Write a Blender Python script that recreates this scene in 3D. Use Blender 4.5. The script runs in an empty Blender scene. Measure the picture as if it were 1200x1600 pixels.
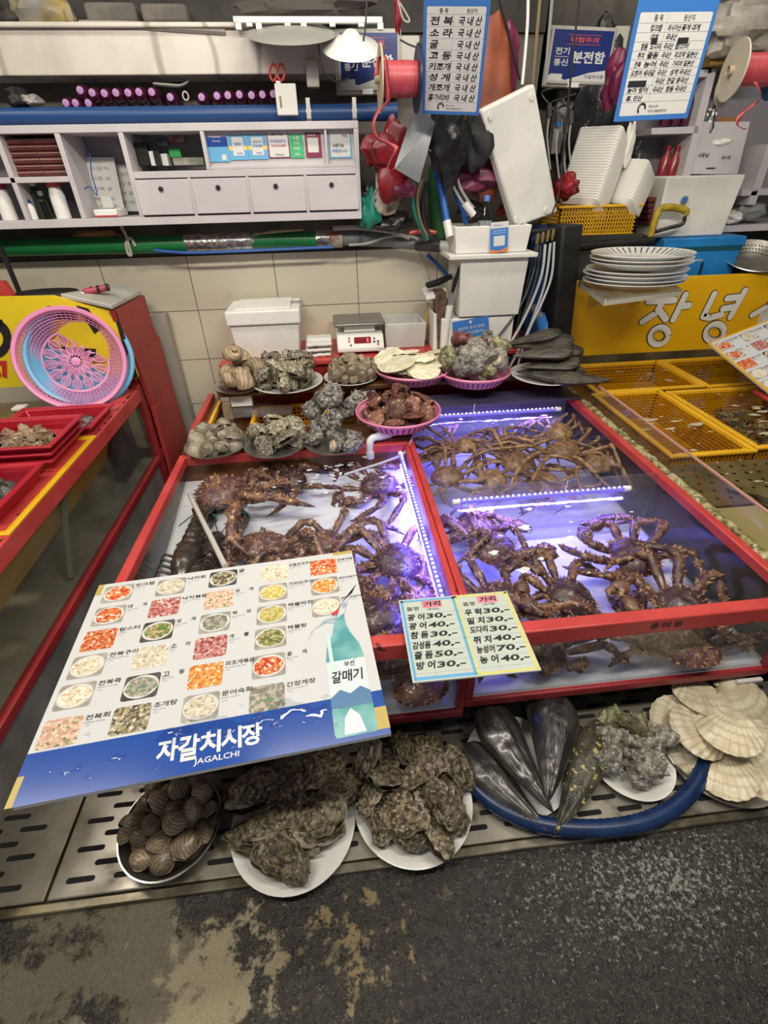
import bpy, bmesh, math, random
import numpy as np
from mathutils import Vector as V, Matrix, noise, Euler
SC = bpy.context.scene
COL = SC.collection
PI = math.pi
R = math.radians
# ------------------------------------------------------------------ camera
F, PITCH, YAW, ROLL = 744.56, R(35.0), R(5.371), R(-1.355)
_cp, _sp, _cy, _sy, _cr, _sr = math.cos(PITCH), math.sin(PITCH), math.cos(YAW), math.sin(YAW), math.cos(ROLL), math.sin(ROLL)
CFW = V((_sy * _cp, _cy * _cp, -_sp))
_rt = V((_cy, -_sy, 0))
_up = _rt.cross(CFW)
CR = _rt * _cr + _up * _sr
CU = _up * _cr - _rt * _sr
CP = V((0, 0, 1.35))
cam = bpy.data.objects.new('camera', bpy.data.cameras.new('camera'))
COL.objects.link(cam)
cam.data.sensor_fit = 'VERTICAL'
cam.data.sensor_height = 36
cam.data.lens = F / 1600 * 36
cam.data.clip_start = .02
_m = Matrix((CR, CU, -CFW)).transposed().to_4x4()
_m.translation = CP
cam.matrix_world = _m
SC.camera = cam
# ------------------------------------------------------------------ light and exposure
vs = SC.view_settings
vs.view_transform = 'Standard'
vs.look = 'None'
vs.gamma = 1
vs.use_curve_mapping = False
vs.exposure = 0.0
w = bpy.data.worlds.new('world')
SC.world = w
w.use_nodes = True
w.node_tree.nodes['Background'].inputs[0].default_value = (.80, .84, .92, 1)
w.node_tree.nodes['Background'].inputs[1].default_value = .30
def area(name, loc, size, power, col, aim=(0, 0, -1)):
    l = bpy.data.lights.new(name, 'AREA')
    l.shape = 'RECTANGLE'
    l.size, l.size_y = size
    l.energy = power
    l.color = col
    o = bpy.data.objects.new(name, l)
    COL.objects.link(o)
    o.location = loc
    o.rotation_euler = V(aim).to_track_quat('-Z', 'Y').to_euler()
    return o
WARM = (1, .93, .80)
area('ceiling_tube_light', (-.7, .2, 2.6), (1.3, .16), 36, WARM, (0, .9, -1))
area('ceiling_tube_light', (1.0, .3, 2.6), (1.3, .16), 36, WARM, (0, .9, -1))
area('ceiling_tube_light', (.2, 1.7, 2.85), (1.8, .16), 20, WARM)
area('ceiling_tube_light', (2.2, 1.9, 2.85), (1.3, .16), 6, WARM)
area('ceiling_tube_light', (-2.0, 1.5, 2.85), (1.3, .16), 22, WARM)
# ------------------------------------------------------------------ pixel of the photo -> point on a plane of the place
def ray(px, py): return CFW + CR * ((px - 600) / F) + CU * ((800 - py) / F)
def oz(px, py, z): d = ray(px, py); return CP + d * ((z - CP.z) / d.z)
def oy(px, py, y): d = ray(px, py); return CP + d * (y / d.y)
def ox(px, py, x): d = ray(px, py); return CP + d * (x / d.x)
def pix(p):
    d = V(p) - CP
    z = d.dot(CFW)
    return 600 + F * d.dot(CR) / z, 800 - F * d.dot(CU) / z
# ------------------------------------------------------------------ mesh builder
class MB:
    def __init__(s): s.v, s.f, s.m, s.k = [], [], [], 0
    def add(s, vs_, fs, M=None):
        b = len(s.v)
        s.v += [(M @ V(p)) if M else V(p) for p in vs_]
        for f in fs:
            s.f.append(tuple(b + i for i in f)); s.m.append(s.k)
        return s
    def box(s, x0, x1, y0, y1, z0, z1, M=None):
        vs_ = [(x, y, z) for z in (z0, z1) for y in (y0, y1) for x in (x0, x1)]
        return s.add(vs_, [(0, 2, 3, 1), (4, 5, 7, 6), (0, 1, 5, 4), (2, 6, 7, 3), (0, 4, 6, 2), (1, 3, 7, 5)], M)
    def cbox(s, c, sx, sy, sz, M=None):
        x, y, z = c
        return s.box(x - sx / 2, x + sx / 2, y - sy / 2, y + sy / 2, z - sz / 2, z + sz / 2, M)
    def prism(s, pts, d, M=None):
        n = len(pts); d = V(d)
        vs_ = [V(p) for p in pts] + [V(p) + d for p in pts]
        return s.add(vs_, [tuple(range(n))[::-1], tuple(range(n, 2 * n))] + [(i, (i + 1) % n, n + (i + 1) % n, n + i) for i in range(n)], M)
    def poly(s, pts, M=None): return s.add(pts, [tuple(range(len(pts)))], M)
    def tube(s, pts, r, n=8, cap=True, sq=1.0, M=None, closed=False):
        pts = [V(p) for p in pts]; N = len(pts)
        rs = r if isinstance(r, (list, tuple)) else [r] * N
        vs_, fs = [], []
        t0 = (pts[1] - pts[0]).normalized()
        ref = V((0, 0, 1)) if abs(t0.z) < .9 else V((1, 0, 0))
        a = (ref - t0 * ref.dot(t0)).normalized()
        for i in range(N):
            if closed: t = (pts[(i + 1) % N] - pts[i - 1]).normalized()
            else: t = (pts[min(i + 1, N - 1)] - pts[max(i - 1, 0)]).normalized()
            a = a - t * a.dot(t)
            a = a.normalized() if a.length > 1e-6 else V((1, 0, 0))
            b = t.cross(a)
            for j in range(n):
                q = 2 * PI * j / n
                vs_.append(pts[i] + (a * math.cos(q) * sq + b * math.sin(q)) * rs[i])
        for i in range(N if closed else N - 1):
            for j in range(n):
                i2 = (i + 1) % N
                fs.append((i * n + j, i * n + (j + 1) % n, i2 * n + (j + 1) % n, i2 * n + j))
        if cap and not closed:
            fs.append(tuple(range(n))[::-1]); fs.append(tuple((N - 1) * n + j for j in range(n)))
        return s.add(vs_, fs, M)
    def lathe(s, prof, n=24, M=None, sx=1, sy=1):
        vs_, fs = [], []
        k = len(prof)
        for (r, z) in prof:
            for j in range(n):
                q = 2 * PI * j / n
                vs_.append((r * math.cos(q) * sx, r * math.sin(q) * sy, z))
        for i in range(k - 1):
            for j in range(n):
                fs.append((i * n + j, i * n + (j + 1) % n, (i + 1) * n + (j + 1) % n, (i + 1) * n + j))
        if prof[0][0] > 1e-5 : pass
        return s.add(vs_, fs, M)
    def surf(s, fn, nu, nv, cu=False, cv=False, M=None):
        vs_ = [fn(i / (nu if cu else nu - 1), j / (nv if cv else nv - 1)) for i in range(nu) for j in range(nv)]
        fs = []
        for i in range(nu if cu else nu - 1):
            for j in range(nv if cv else nv - 1):
                fs.append((i * nv + j, ((i + 1) % nu) * nv + j, ((i + 1) % nu) * nv + (j + 1) % nv, i * nv + (j + 1) % nv))
        return s.add(vs_, fs, M)
    def spike(s, p, d, r, n=4):
        p, d = V(p), V(d)
        t = d.normalized(); a = t.orthogonal().normalized(); b = t.cross(a)
        return s.add([p + (a * math.cos(2 * PI * j / n) + b * math.sin(2 * PI * j / n)) * r for j in range(n)] + [p + d],
                     [(j, (j + 1) % n, n) for j in range(n)])
    def ball(s, c, r, n=8, sx=1, sy=1, sz=1, M=None):
        c = V(c)
        pr = [(max(math.sin(PI * i / n), 1e-4) * r, -math.cos(PI * i / n) * r) for i in range(n + 1)]
        m = Matrix.Translation(c) @ Matrix.Diagonal((sx, sy, sz, 1))
        return s.lathe(pr, n * 2, (M @ m) if M else m)
    def build(s, name, mats, parent=None, smooth=True, bevel=0, origin=None, angle=40, solid=0):
        o_ = V((0, 0, 0))
        if parent is not None: o_ = V(parent['_o']) if '_o' in parent else V((0, 0, 0))
        elif origin is not None:
            if origin == 'base':
                xs = [p.x for p in s.v]; ys = [p.y for p in s.v]; zs = [p.z for p in s.v]
                o_ = V(((min(xs) + max(xs)) / 2, (min(ys) + max(ys)) / 2, min(zs)))
            else: o_ = V(origin)
        me = bpy.data.meshes.new(name)
        me.from_pydata([p - o_ for p in s.v], [], s.f)
        for m_ in (mats if isinstance(mats, (list, tuple)) else [mats]): me.materials.append(m_)
        if any(s.m): me.polygons.foreach_set('material_index', s.m)
        me.update()
        if smooth:
            me.shade_smooth(); me.set_sharp_from_angle(angle=R(angle))
        o = bpy.data.objects.new(name, me)
        COL.objects.link(o)
        o['_o'] = tuple(o_)
        if parent is not None: o.parent = parent
        else: o.location = o_
        if solid:
            md = o.modifiers.new('thick', 'SOLIDIFY'); md.thickness = solid; md.offset = 0
        if bevel:
            md = o.modifiers.new('bev', 'BEVEL'); md.width = bevel; md.segments = 2; md.limit_method = 'ANGLE'; md.angle_limit = R(35)
            md.harden_normals = False
        return o
def thing(name, label, cat, loc=(0, 0, 0), group=None):
    o = bpy.data.objects.new(name, None)
    COL.objects.link(o)
    o.location = loc
    o['_o'] = tuple(loc)
    o.empty_display_size = .05
    return tag(o, label, cat, group)
def tag(o, label, cat, group=None):
    o['label'] = label; o['category'] = cat
    if group: o['group'] = group
    return o
def struct(o):
    o['kind'] = 'structure'
    return o
def dup(root, loc=None, rot=None, label=None, group=None, scale=None):
    r = root.copy(); COL.objects.link(r)
    for ch in list(root.children):
        c = ch.copy(); COL.objects.link(c); c.parent = r
        for g in ch.children:
            d = g.copy(); COL.objects.link(d); d.parent = c
    if loc is not None: r.location = loc
    if rot is not None: r.rotation_euler = rot
    if scale is not None: r.scale = (scale,) * 3
    if label: r['label'] = label
    if group: r['group'] = group
    return r
def lerp(a, b, t): return a + (b - a) * t
def smoothpath(pts, k=6):
    pts = [V(p) for p in pts]; out = []
    for i in range(len(pts) - 1):
        p0, p1, p2, p3 = pts[max(i - 1, 0)], pts[i], pts[i + 1], pts[min(i + 2, len(pts) - 1)]
        for j in range(k):
            t = j / k
            out.append(.5 * ((2 * p1) + (p2 - p0) * t + (2 * p0 - 5 * p1 + 4 * p2 - p3) * t * t + (3 * p1 - p0 - 3 * p2 + p3) * t ** 3))
    out.append(pts[-1])
    return out
def frame(o, x, y):  # matrix with given origin, x axis, y axis
    x = V(x).normalized(); z = x.cross(V(y)).normalized(); y = z.cross(x)
    m = Matrix((x, y, z)).transposed().to_4x4(); m.translation = V(o)
    return m
# ------------------------------------------------------------------ lettering
_tc = {}
def text_geo(t, off=0.0):
    if (t, off) in _tc: return _tc[(t, off)]
    c = bpy.data.curves.new('t', 'FONT'); c.body = t; c.resolution_u = 2; c.size = 1; c.offset = off
    o = bpy.data.objects.new('t', c); COL.objects.link(o)
    dg = bpy.context.evaluated_depsgraph_get()
    me = o.evaluated_get(dg).to_mesh()
    vs_ = [tuple(v.co) for v in me.vertices]; fs = [tuple(p.vertices) for p in me.polygons]
    o.evaluated_get(dg).to_mesh_clear()
    bpy.data.objects.remove(o); bpy.data.curves.remove(c)
    _tc[(t, off)] = (vs_, fs)
    return vs_, fs
def text(mb, t, M, x0, y0, w=None, h=None, off=0.0, shear=0, z=.0006):
    """lettering filling the box of width w / height h whose lower left corner is x0, y0 in frame M"""
    vs_, fs = text_geo(t, off)
    if not vs_: return
    xs = [p[0] for p in vs_]; ys = [p[1] for p in vs_]
    ax, bx, ay, by = min(xs), max(xs), min(ys), max(ys)
    if w and h: sx, sy = w / (bx - ax), h / (by - ay)
    elif h: sx = sy = h / (by - ay)
    else: sx = sy = w / (bx - ax)
    mb.add([(x0 + (p[0] - ax) * sx + shear * (p[1] - ay) * sy, y0 + (p[1] - ay) * sy, z) for p in vs_], fs, M)
def rect(mb, M, x0, y0, x1, y1, z=.0003, r=0):
    if r:
        p = []
        for cx, cy, a in ((x1 - r, y0 + r, -90), (x1 - r, y1 - r, 0), (x0 + r, y1 - r, 90), (x0 + r, y0 + r, 180)):
            for k in range(5): p.append((cx + r * math.cos(R(a + k * 22.5)), cy + r * math.sin(R(a + k * 22.5)), z))
        mb.poly(p, M)
    else: mb.poly([(x0, y0, z), (x1, y0, z), (x1, y1, z), (x0, y1, z)], M)
# ------------------------------------------------------------------ materials
def mat(name, c1, c2=None, scale=6.0, lo=.4, hi=.6, rough=.5, metal=0.0, bump=0.0, bscale=40.0, detail=4.0, coat=0.0, c3=None, s3=20.0, lo3=.6, hi3=.66,
        stretch=None, emis=None, estr=0.0, sss=0.0, rnd=0.0, rough2=None, spec=.5, wave=None, coord='Object', k=1.0):
    scale, bscale, s3 = scale * k, bscale * k, s3 * k
    m = bpy.data.materials.new(name); m.use_nodes = True
    nt = m.node_tree; N, L = nt.nodes, nt.links
    b = N['Principled BSDF']
    b.inputs['Roughness'].default_value = rough
    b.inputs['Metallic'].default_value = metal
    b.inputs['Specular IOR Level'].default_value = spec
    b.inputs['Coat Weight'].default_value = coat
    b.inputs['Coat Roughness'].default_value = .12
    rgb = lambda c: (c[0], c[1], c[2], 1)
    b.inputs['Base Color'].default_value = rgb(c1)
    if emis: b.inputs['Emission Color'].default_value = rgb(emis); b.inputs['Emission Strength'].default_value = estr
    tc = N.new('ShaderNodeTexCoord'); mp = N.new('ShaderNodeMapping')
    L.new(tc.outputs[coord], mp.inputs[0])
    if stretch: mp.inputs['Scale'].default_value = stretch
    if rnd:
        oi = N.new('ShaderNodeObjectInfo'); mu = N.new('ShaderNodeMath'); mu.operation = 'MULTIPLY'; mu.inputs[1].default_value = 37.0
        L.new(oi.outputs['Random'], mu.inputs[0]); cx = N.new('ShaderNodeCombineXYZ')
        for i in range(3): L.new(mu.outputs[0], cx.inputs[i])
        L.new(cx.outputs[0], mp.inputs['Location'])
    def nz(sc, det, lo_, hi_):
        n = N.new('ShaderNodeTexNoise'); n.inputs['Scale'].default_value = sc; n.inputs['Detail'].default_value = det
        L.new(mp.outputs[0], n.inputs['Vector'])
        r = N.new('ShaderNodeMapRange'); r.inputs[1].default_value = lo_; r.inputs[2].default_value = hi_
        L.new(n.outputs['Fac'], r.inputs[0]); return n, r
    def mix(fac, a, bb):
        x = N.new('ShaderNodeMix'); x.data_type = 'RGBA'
        L.new(fac, x.inputs[0])
        for i, q in ((6, a), (7, bb)):
            if isinstance(q, tuple): x.inputs[i].default_value = rgb(q)
            else: L.new(q, x.inputs[i])
        return x.outputs[2]
    col = c1
    if c2:
        n, r = nz(scale, detail, lo, hi); col = mix(r.outputs[0], c1, c2)
        if rough2 is not None:
            q = N.new('ShaderNodeMapRange'); q.inputs[3].default_value = rough; q.inputs[4].default_value = rough2
            L.new(r.outputs[0], q.inputs[0]); L.new(q.outputs[0], b.inputs['Roughness'])
    if wave:  # (scale, colour, low, high, axis/bands, distortion)
        wv = N.new('ShaderNodeTexWave'); wv.wave_type = wave[4]; wv.inputs['Scale'].default_value = wave[0]; wv.inputs['Distortion'].default_value = wave[5]
        wv.inputs['Detail'].default_value = 2
        if wave[4] == 'RINGS': wv.rings_direction = 'SPHERICAL'
        if len(wave) > 6:
            sb = N.new('ShaderNodeVectorMath'); sb.operation = 'SUBTRACT'; sb.inputs[1].default_value = wave[6]
            L.new(tc.outputs['Object'], sb.inputs[0]); L.new(sb.outputs[0], wv.inputs[0])
        else: L.new(mp.outputs[0], wv.inputs[0])
        r = N.new('ShaderNodeMapRange'); r.inputs[1].default_value = wave[2]; r.inputs[2].default_value = wave[3]
        L.new(wv.outputs['Fac'], r.inputs[0]); col = mix(r.outputs[0], col, wave[1])
    if c3:
        n3, r3 = nz(s3, 3.0, lo3, hi3); col = mix(r3.outputs[0], col, c3)
    if rnd:
        hv = N.new('ShaderNodeHueSaturation'); q = N.new('ShaderNodeMapRange'); q.inputs[3].default_value = 1 - rnd; q.inputs[4].default_value = 1 + rnd
        L.new(oi.outputs['Random'], q.inputs[0]); L.new(q.outputs[0], hv.inputs['Value'])
        if isinstance(col, tuple): hv.inputs['Color'].default_value = rgb(col)
        else: L.new(col, hv.inputs['Color'])
        col = hv.outputs[0]
    if not isinstance(col, tuple): L.new(col, b.inputs['Base Color'])
    if bump:
        nb = N.new('ShaderNodeTexNoise'); nb.inputs['Scale'].default_value = bscale; nb.inputs['Detail'].default_value = 5
        L.new(mp.outputs[0], nb.inputs['Vector'])
        bp = N.new('ShaderNodeBump'); bp.inputs['Strength'].default_value = bump; bp.inputs['Distance'].default_value = .004
        L.new(nb.outputs['Fac'], bp.inputs['Height']); L.new(bp.outputs[0], b.inputs['Normal'])
    return m
def clear(name, tint, refl=.5, rough=.03, bump=0.0, bscale=14.0, ior=1.4, haze=0.0, hcol=(.7, .7, .7)):
    """thin clear sheet or water face: see-through tinted, with mirror at a glance and optional milky dirt"""
    m = bpy.data.materials.new(name); m.use_nodes = True
    nt = m.node_tree; N, L = nt.nodes, nt.links
    N.remove(N['Principled BSDF']); out = N['Material Output']
    tr = N.new('ShaderNodeBsdfTransparent'); tr.inputs[0].default_value = (*tint, 1)
    gl = N.new('ShaderNodeBsdfGlossy'); gl.inputs['Roughness'].default_value = rough
    fr = N.new('ShaderNodeFresnel'); ge = N.new('ShaderNodeNewGeometry'); ir = N.new('ShaderNodeMapRange'); ir.inputs[3].default_value = ior; ir.inputs[4].default_value = 1 / ior
    L.new(ge.outputs['Backfacing'], ir.inputs[0]); L.new(ir.outputs[0], fr.inputs[0])
    mu = N.new('ShaderNodeMath'); mu.operation = 'MULTIPLY'; mu.inputs[1].default_value = refl
    mx = N.new('ShaderNodeMixShader')
    L.new(fr.outputs[0], mu.inputs[0]); L.new(mu.outputs[0], mx.inputs[0])
    L.new(tr.outputs[0], mx.inputs[1]); L.new(gl.outputs[0], mx.inputs[2])
    sh = mx.outputs[0]
    if bump:
        tc = N.new('ShaderNodeTexCoord'); nb = N.new('ShaderNodeTexNoise'); nb.inputs['Scale'].default_value = bscale; nb.inputs['Detail'].default_value = 2
        L.new(tc.outputs['Object'], nb.inputs['Vector'])
        bp = N.new('ShaderNodeBump'); bp.inputs['Strength'].default_value = bump; bp.inputs['Distance'].default_value = .02
        L.new(nb.outputs['Fac'], bp.inputs['Height'])
        L.new(bp.outputs[0], gl.inputs['Normal']); L.new(bp.outputs[0], fr.inputs['Normal'])
    if haze:
        df = N.new('ShaderNodeBsdfDiffuse'); df.inputs[0].default_value = (*hcol, 1)
        tc2 = N.new('ShaderNodeTexCoord'); nz = N.new('ShaderNodeTexNoise'); nz.inputs['Scale'].default_value = 7; nz.inputs['Detail'].default_value = 5
        L.new(tc2.outputs['Object'], nz.inputs['Vector'])
        r = N.new('ShaderNodeMapRange'); r.inputs[1].default_value = .3; r.inputs[2].default_value = .75; r.inputs[4].default_value = haze * 2
        L.new(nz.outputs['Fac'], r.inputs[0])
        m2 = N.new('ShaderNodeMixShader'); L.new(r.outputs[0], m2.inputs[0]); L.new(sh, m2.inputs[1]); L.new(df.outputs[0], m2.inputs[2]); sh = m2.outputs[0]
    L.new(sh, out.inputs[0])
    return m
def glow(name, col, st):
    m = bpy.data.materials.new(name); m.use_nodes = True
    b = m.node_tree.nodes['Principled BSDF']
    b.inputs['Base Color'].default_value = (*col, 1); b.inputs['Emission Color'].default_value = (*col, 1); b.inputs['Emission Strength'].default_value = st
    return m
red = mat('red_paint', (.55, .062, .058), (.46, .045, .042), 9, rough=.34, bump=.15, bscale=60, c3=(.05, .015, .012), s3=26, lo3=.70, hi3=.74)
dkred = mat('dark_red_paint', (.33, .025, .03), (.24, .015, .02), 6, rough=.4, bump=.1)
white = mat('white_plastic', (.78, .77, .74), rough=.38)
foam = mat('foam', (.80, .79, .75), (.72, .71, .67), 5, rough=.75, bump=.35, bscale=170, c3=(.5, .48, .42), s3=9, lo3=.72, hi3=.85)
lilac = mat('lilac_board', (.57, .54, .56), (.52, .49, .51), 4, rough=.45)
lilac_shade = mat('lilac_shaded', (.27, .255, .28), rough=.5)  # lilac darkened, shade inside the shelves put into the colour
steel = mat('steel', (.62, .60, .56), (.42, .40, .36), 12, rough=.3, metal=.9, rough2=.45)
porcelain = mat('porcelain', (.80, .80, .77), rough=.16, coat=.4)
pink = mat('pink_plastic', (.76, .25, .41), rough=.35)
blue = mat('blue_paint', (.011, .056, .19), rough=.4)
blueprint = mat('blue_print', (.018, .075, .36), rough=.18)
signblue = mat('sign_blue', (.045, .18, .52), rough=.3)
sky = mat('sky_blue_print', (.12, .40, .68), rough=.3)
paper = mat('paper', (.64, .64, .62), rough=.35)
ink = mat('black_ink', (.015, .015, .018), rough=.5)
greyink = mat('grey_ink', (.16, .16, .17), rough=.5)
black = mat('black_plastic', (.010, .010, .011), (.02, .02, .02), 8, rough=.5, spec=.3)
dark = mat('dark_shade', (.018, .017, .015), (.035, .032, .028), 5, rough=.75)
yellow = mat('yellow_plastic', (.85, .48, .02), (.75, .40, .015), 7, rough=.35)
yellowsign = mat('yellow_sign', (.90, .50, .008), rough=.32)
lemonsign = mat('lemon_sign', (.80, .60, .02), (.66, .46, .02), 5, lo=.5, hi=.75, rough=.4)
wood = mat('brown_wood', (.16, .07, .025), (.085, .035, .012), 5, rough=.35, stretch=(1, 9, 9), coat=.3)
pvc = mat('white_pvc', (.74, .74, .74), rough=.28)
glass = clear('tank_glass', (.95, .97, .97), .8, .02, ior=1.45, haze=.015)
dirtyglass = clear('smeared_glass', (.86, .87, .82), .9, .06, ior=1.45, haze=.05, hcol=(.42, .40, .34))
acrylic = clear('acrylic', (.90, .90, .86), 1.0, .04, ior=1.5, haze=.06)
water = clear('sea_water', (.93, .95, .97), 1.0, .02, .35, 13, 1.33)
murky = clear('murky_water', (.84, .74, .50), 1.0, .03, .3, 13, 1.33)
tileedge = mat('tile_joint', (.30, .28, .23), rough=.8)
aqua = mat('aqua_green', (.012, .20, .15), rough=.45)
# ------------------------------------------------------------------ the setting
def floor_mat():
    m = mat('wet_concrete', (.010, .009, .007), (.032, .028, .020), 60, lo=.38, hi=.70, rough=.14, bump=1.0, bscale=240, rough2=.45, c3=(.16, .145, .11), s3=260, lo3=.60, hi3=.70)  # small pale flecks are glints of the wet floor painted into the colour
    nt = m.node_tree; N, L = nt.nodes, nt.links
    b = N['Principled BSDF']; src = b.inputs['Base Color'].links[0].from_socket
    tc = N.new('ShaderNodeTexCoord')
    def mask(c, rad, sc, thr, w_):
        mp = N.new('ShaderNodeMapping'); mp.vector_type = 'POINT'
        mp.inputs['Location'].default_value = (-c[0] / rad[0], -c[1] / rad[1], 0); mp.inputs['Scale'].default_value = (1 / rad[0], 1 / rad[1], 0)
        L.new(tc.outputs['Object'], mp.inputs[0])
        g = N.new('ShaderNodeTexGradient'); g.gradient_type = 'SPHERICAL'; L.new(mp.outputs[0], g.inputs[0])
        n = N.new('ShaderNodeTexNoise'); n.inputs['Scale'].default_value = sc; n.inputs['Detail'].default_value = 8; n.inputs['Roughness'].default_value = .72
        L.new(tc.outputs['Object'], n.inputs['Vector'])
        a = N.new('ShaderNodeMath'); a.operation = 'MULTIPLY_ADD'; a.inputs[1].default_value = w_; nm_ = N.new('ShaderNodeMath'); nm_.operation = 'MULTIPLY'; nm_.inputs[1].default_value = 2.2; L.new(n.outputs['Fac'], nm_.inputs[0])
        L.new(g.outputs['Fac'], a.inputs[0]); L.new(nm_.outputs[0], a.inputs[2])
        r = N.new('ShaderNodeMapRange'); r.inputs[1].default_value = thr; r.inputs[2].default_value = thr + .14; L.new(a.outputs[0], r.inputs[0])
        return r.outputs[0]
    def over(fac, base, col):
        x = N.new('ShaderNodeMix'); x.data_type = 'RGBA'; L.new(fac, x.inputs[0]); L.new(base, x.inputs[6]); x.inputs[7].default_value = (*col, 1); return x.outputs[2]
    src = over(mask((-.40, .27), (.34, .22), 13, 1.42, .62), src, (.30, .26, .165))
    src = over(mask((-.06, .30), (.24, .22), 26, 1.46, .42), src, (.24, .18, .09))
    src = over(mask((-.7, .30), (.45, .34), 9, 1.35, .62), src, (.13, .115, .075))
    src = over(mask((.62, .34), (.6, .24), 110, 1.42, .34), src, (.27, .27, .25))  # wet sparkle on the right side, painted as pale specks
    L.new(src, b.inputs['Base Color'])
    return m
FZ = .03
struct(MB().box(-3.2, 4.2, -1.6, 3.6, -.1, FZ).build('floor', floor_mat(), smooth=False))
def tile_mat():
    m = mat('cream_tiles', (.56, .52, .43), rough=.22)
    nt = m.node_tree; N, L = nt.nodes, nt.links; b = N['Principled BSDF']
    tc = N.new('ShaderNodeTexCoord'); sp = N.new('ShaderNodeSeparateXYZ'); cb = N.new('ShaderNodeCombineXYZ')
    L.new(tc.outputs['Object'], sp.inputs[0])
    for i, o_, s in ((0, .697 + 4.225, 0), (1, -.038 + 2.54, 2)):
        a = N.new('ShaderNodeMath'); a.operation = 'ADD'; a.inputs[1].default_value = o_; L.new(sp.outputs[s], a.inputs[0]); L.new(a.outputs[0], cb.inputs[i])
    br = N.new('ShaderNodeTexBrick'); br.offset = 0; br.squash = 1
    br.inputs['Scale'].default_value = 1; br.inputs['Brick Width'].default_value = .4225; br.inputs['Row Height'].default_value = .254
    br.inputs['Mortar Size'].default_value = .0022; br.inputs['Mortar Smooth'].default_value = .2
    br.inputs['Color1'].default_value = (.68, .63, .50, 1); br.inputs['Color2'].default_value = (.65, .60, .47, 1); br.inputs['Mortar'].default_value = (.14, .12, .09, 1)
    L.new(cb.outputs[0], br.inputs['Vector'])
    n = N.new('ShaderNodeTexNoise'); n.inputs['Scale'].default_value = 6; n.inputs['Detail'].default_value = 6
    L.new(tc.outputs['Object'], n.inputs['Vector'])
    r = N.new('ShaderNodeMapRange'); r.inputs[1].default_value = .62; r.inputs[2].default_value = .8; r.inputs[4].default_value = .45; L.new(n.outputs['Fac'], r.inputs[0])
    x = N.new('ShaderNodeMix'); x.data_type = 'RGBA'; L.new(r.outputs[0], x.inputs[0]); L.new(br.outputs[0], x.inputs[6]); x.inputs[7].default_value = (.36, .31, .22, 1)
    L.new(x.outputs[2], b.inputs['Base Color'])
    bp = N.new('ShaderNodeBump'); bp.inputs['Strength'].default_value = .5; bp.inputs['Distance'].default_value = .002; bp.invert = True
    L.new(br.outputs['Fac'], bp.inputs['Height']); L.new(bp.outputs[0], b.inputs['Normal'])
    return m
WY = 2.75
struct(MB().box(-3.2, 1.02, WY, WY + .35, 0, 1.054).build('wall_back', tile_mat(), smooth=False))
plaster = mat('old_plaster', (.135, .125, .105), (.08, .072, .062), 5, rough=.8, bump=.4, bscale=30, c3=(.08, .07, .06), s3=7, lo3=.6, hi3=.75)
struct(MB().box(-3.2, 1.02, WY + .02, WY + .35, 1.054, 2.6).build('wall_back_upper', plaster, smooth=False))
struct(MB().box(1.02, 4.2, 3.2, 3.4, 0, 2.6).build('wall_back_recess', plaster, smooth=False))
struct(MB().box(1.0, 1.02, WY + .02, 3.3, 0, 2.6).build('wall_return', plaster, smooth=False))
struct(MB().box(-3.3, -3.2, -1.6, 3.6, 0, 2.9).build('wall_left', plaster, smooth=False))
struct(MB().box(4.2, 4.3, -1.6, 3.6, 0, 2.9).build('wall_right', plaster, smooth=False))
struct(MB().box(-3.2, 4.2, -1.6, 3.6, 2.9, 3.0).build('ceiling', mat('ceiling_board', (.35, .34, .32), rough=.8), smooth=False))
# marble ledge above the shelf
marble = mat('marble', (.66, .62, .55), (.50, .46, .40), 4, lo=.45, hi=.75, rough=.3, wave=(.8, (.36, .33, .28), .95, 1.0, 'BANDS', 22), stretch=(1.5, 1, -.8))
mled = MB().box(-3.2, .09, 2.60, WY + .02, 1.70, 1.83).box(-3.2, .05, 2.58, WY + .02, 1.83, 1.845).build('trim_1', marble, smooth=False, bevel=.004)
struct(mled)
# ---- drain grates along the front
slotm = mat('slot_dark', (.006, .006, .006), rough=.9)
gut = mat('gutter_steel', (.34, .32, .27), (.19, .175, .14), 7, rough=.32, metal=.7, rough2=.5, bump=.1, bscale=25, c3=(.10, .08, .05), s3=14, lo3=.62, hi3=.75)
gx = [-2.2, -1.42, -.735, -.13, .475, 1.08, 1.69, 2.4]
glab = ['stainless drain grate at the far left, under the menu board corner', 'stainless drain grate left of the clam bowl, its left edge out of frame', 'stainless drain grate with pale slots under the bowl of grey clams',
        'stainless drain grate under the two oyster plates', 'stainless drain grate inside the loop of blue hose', 'stainless drain grate at right under the scallop plate', 'stainless drain grate outside the frame at far right']
for i in range(7):
    a, b_ = gx[i] + .003, gx[i + 1] - .003
    if b_ < -1.4 or a > 1.6: continue
    t = thing('drain_grate', glab[i], 'drain grate', ((a + b_) / 2, .7, FZ), 'drain grates in front of the tanks')
    MB().box(a, b_, .452, .98, FZ, .05).build('panel', gut, t, smooth=False, bevel=.003)
    mb = MB(); row = 0; y = .485
    while y < .95:
        x = a + .035 + (.052 if row % 2 else 0)
        while x < b_ - .085:
            p = []
            for k in range(6): p.append((x + .052 + .006 * math.cos(R(-90 + k * 36)), y + .006 * math.sin(R(-90 + k * 36)), .0504))
            for k in range(6): p.append((x + .006 * math.cos(R(90 + k * 36)) , y + .006 * math.sin(R(90 + k * 36)), .0504))
            mb.poly(p); x += .105
        y += .031; row += 1
    mb.build('slots', slotm, t, smooth=False)['kind'] = 'stuff'
struct(MB().box(-2.2, 2.4, .430, .450, FZ - .01, .046).build('trim_2', mat('grate_frame_steel', (.30, .28, .22), (.12, .10, .07), 10, rough=.3, metal=.8), smooth=False, bevel=.003))
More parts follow.
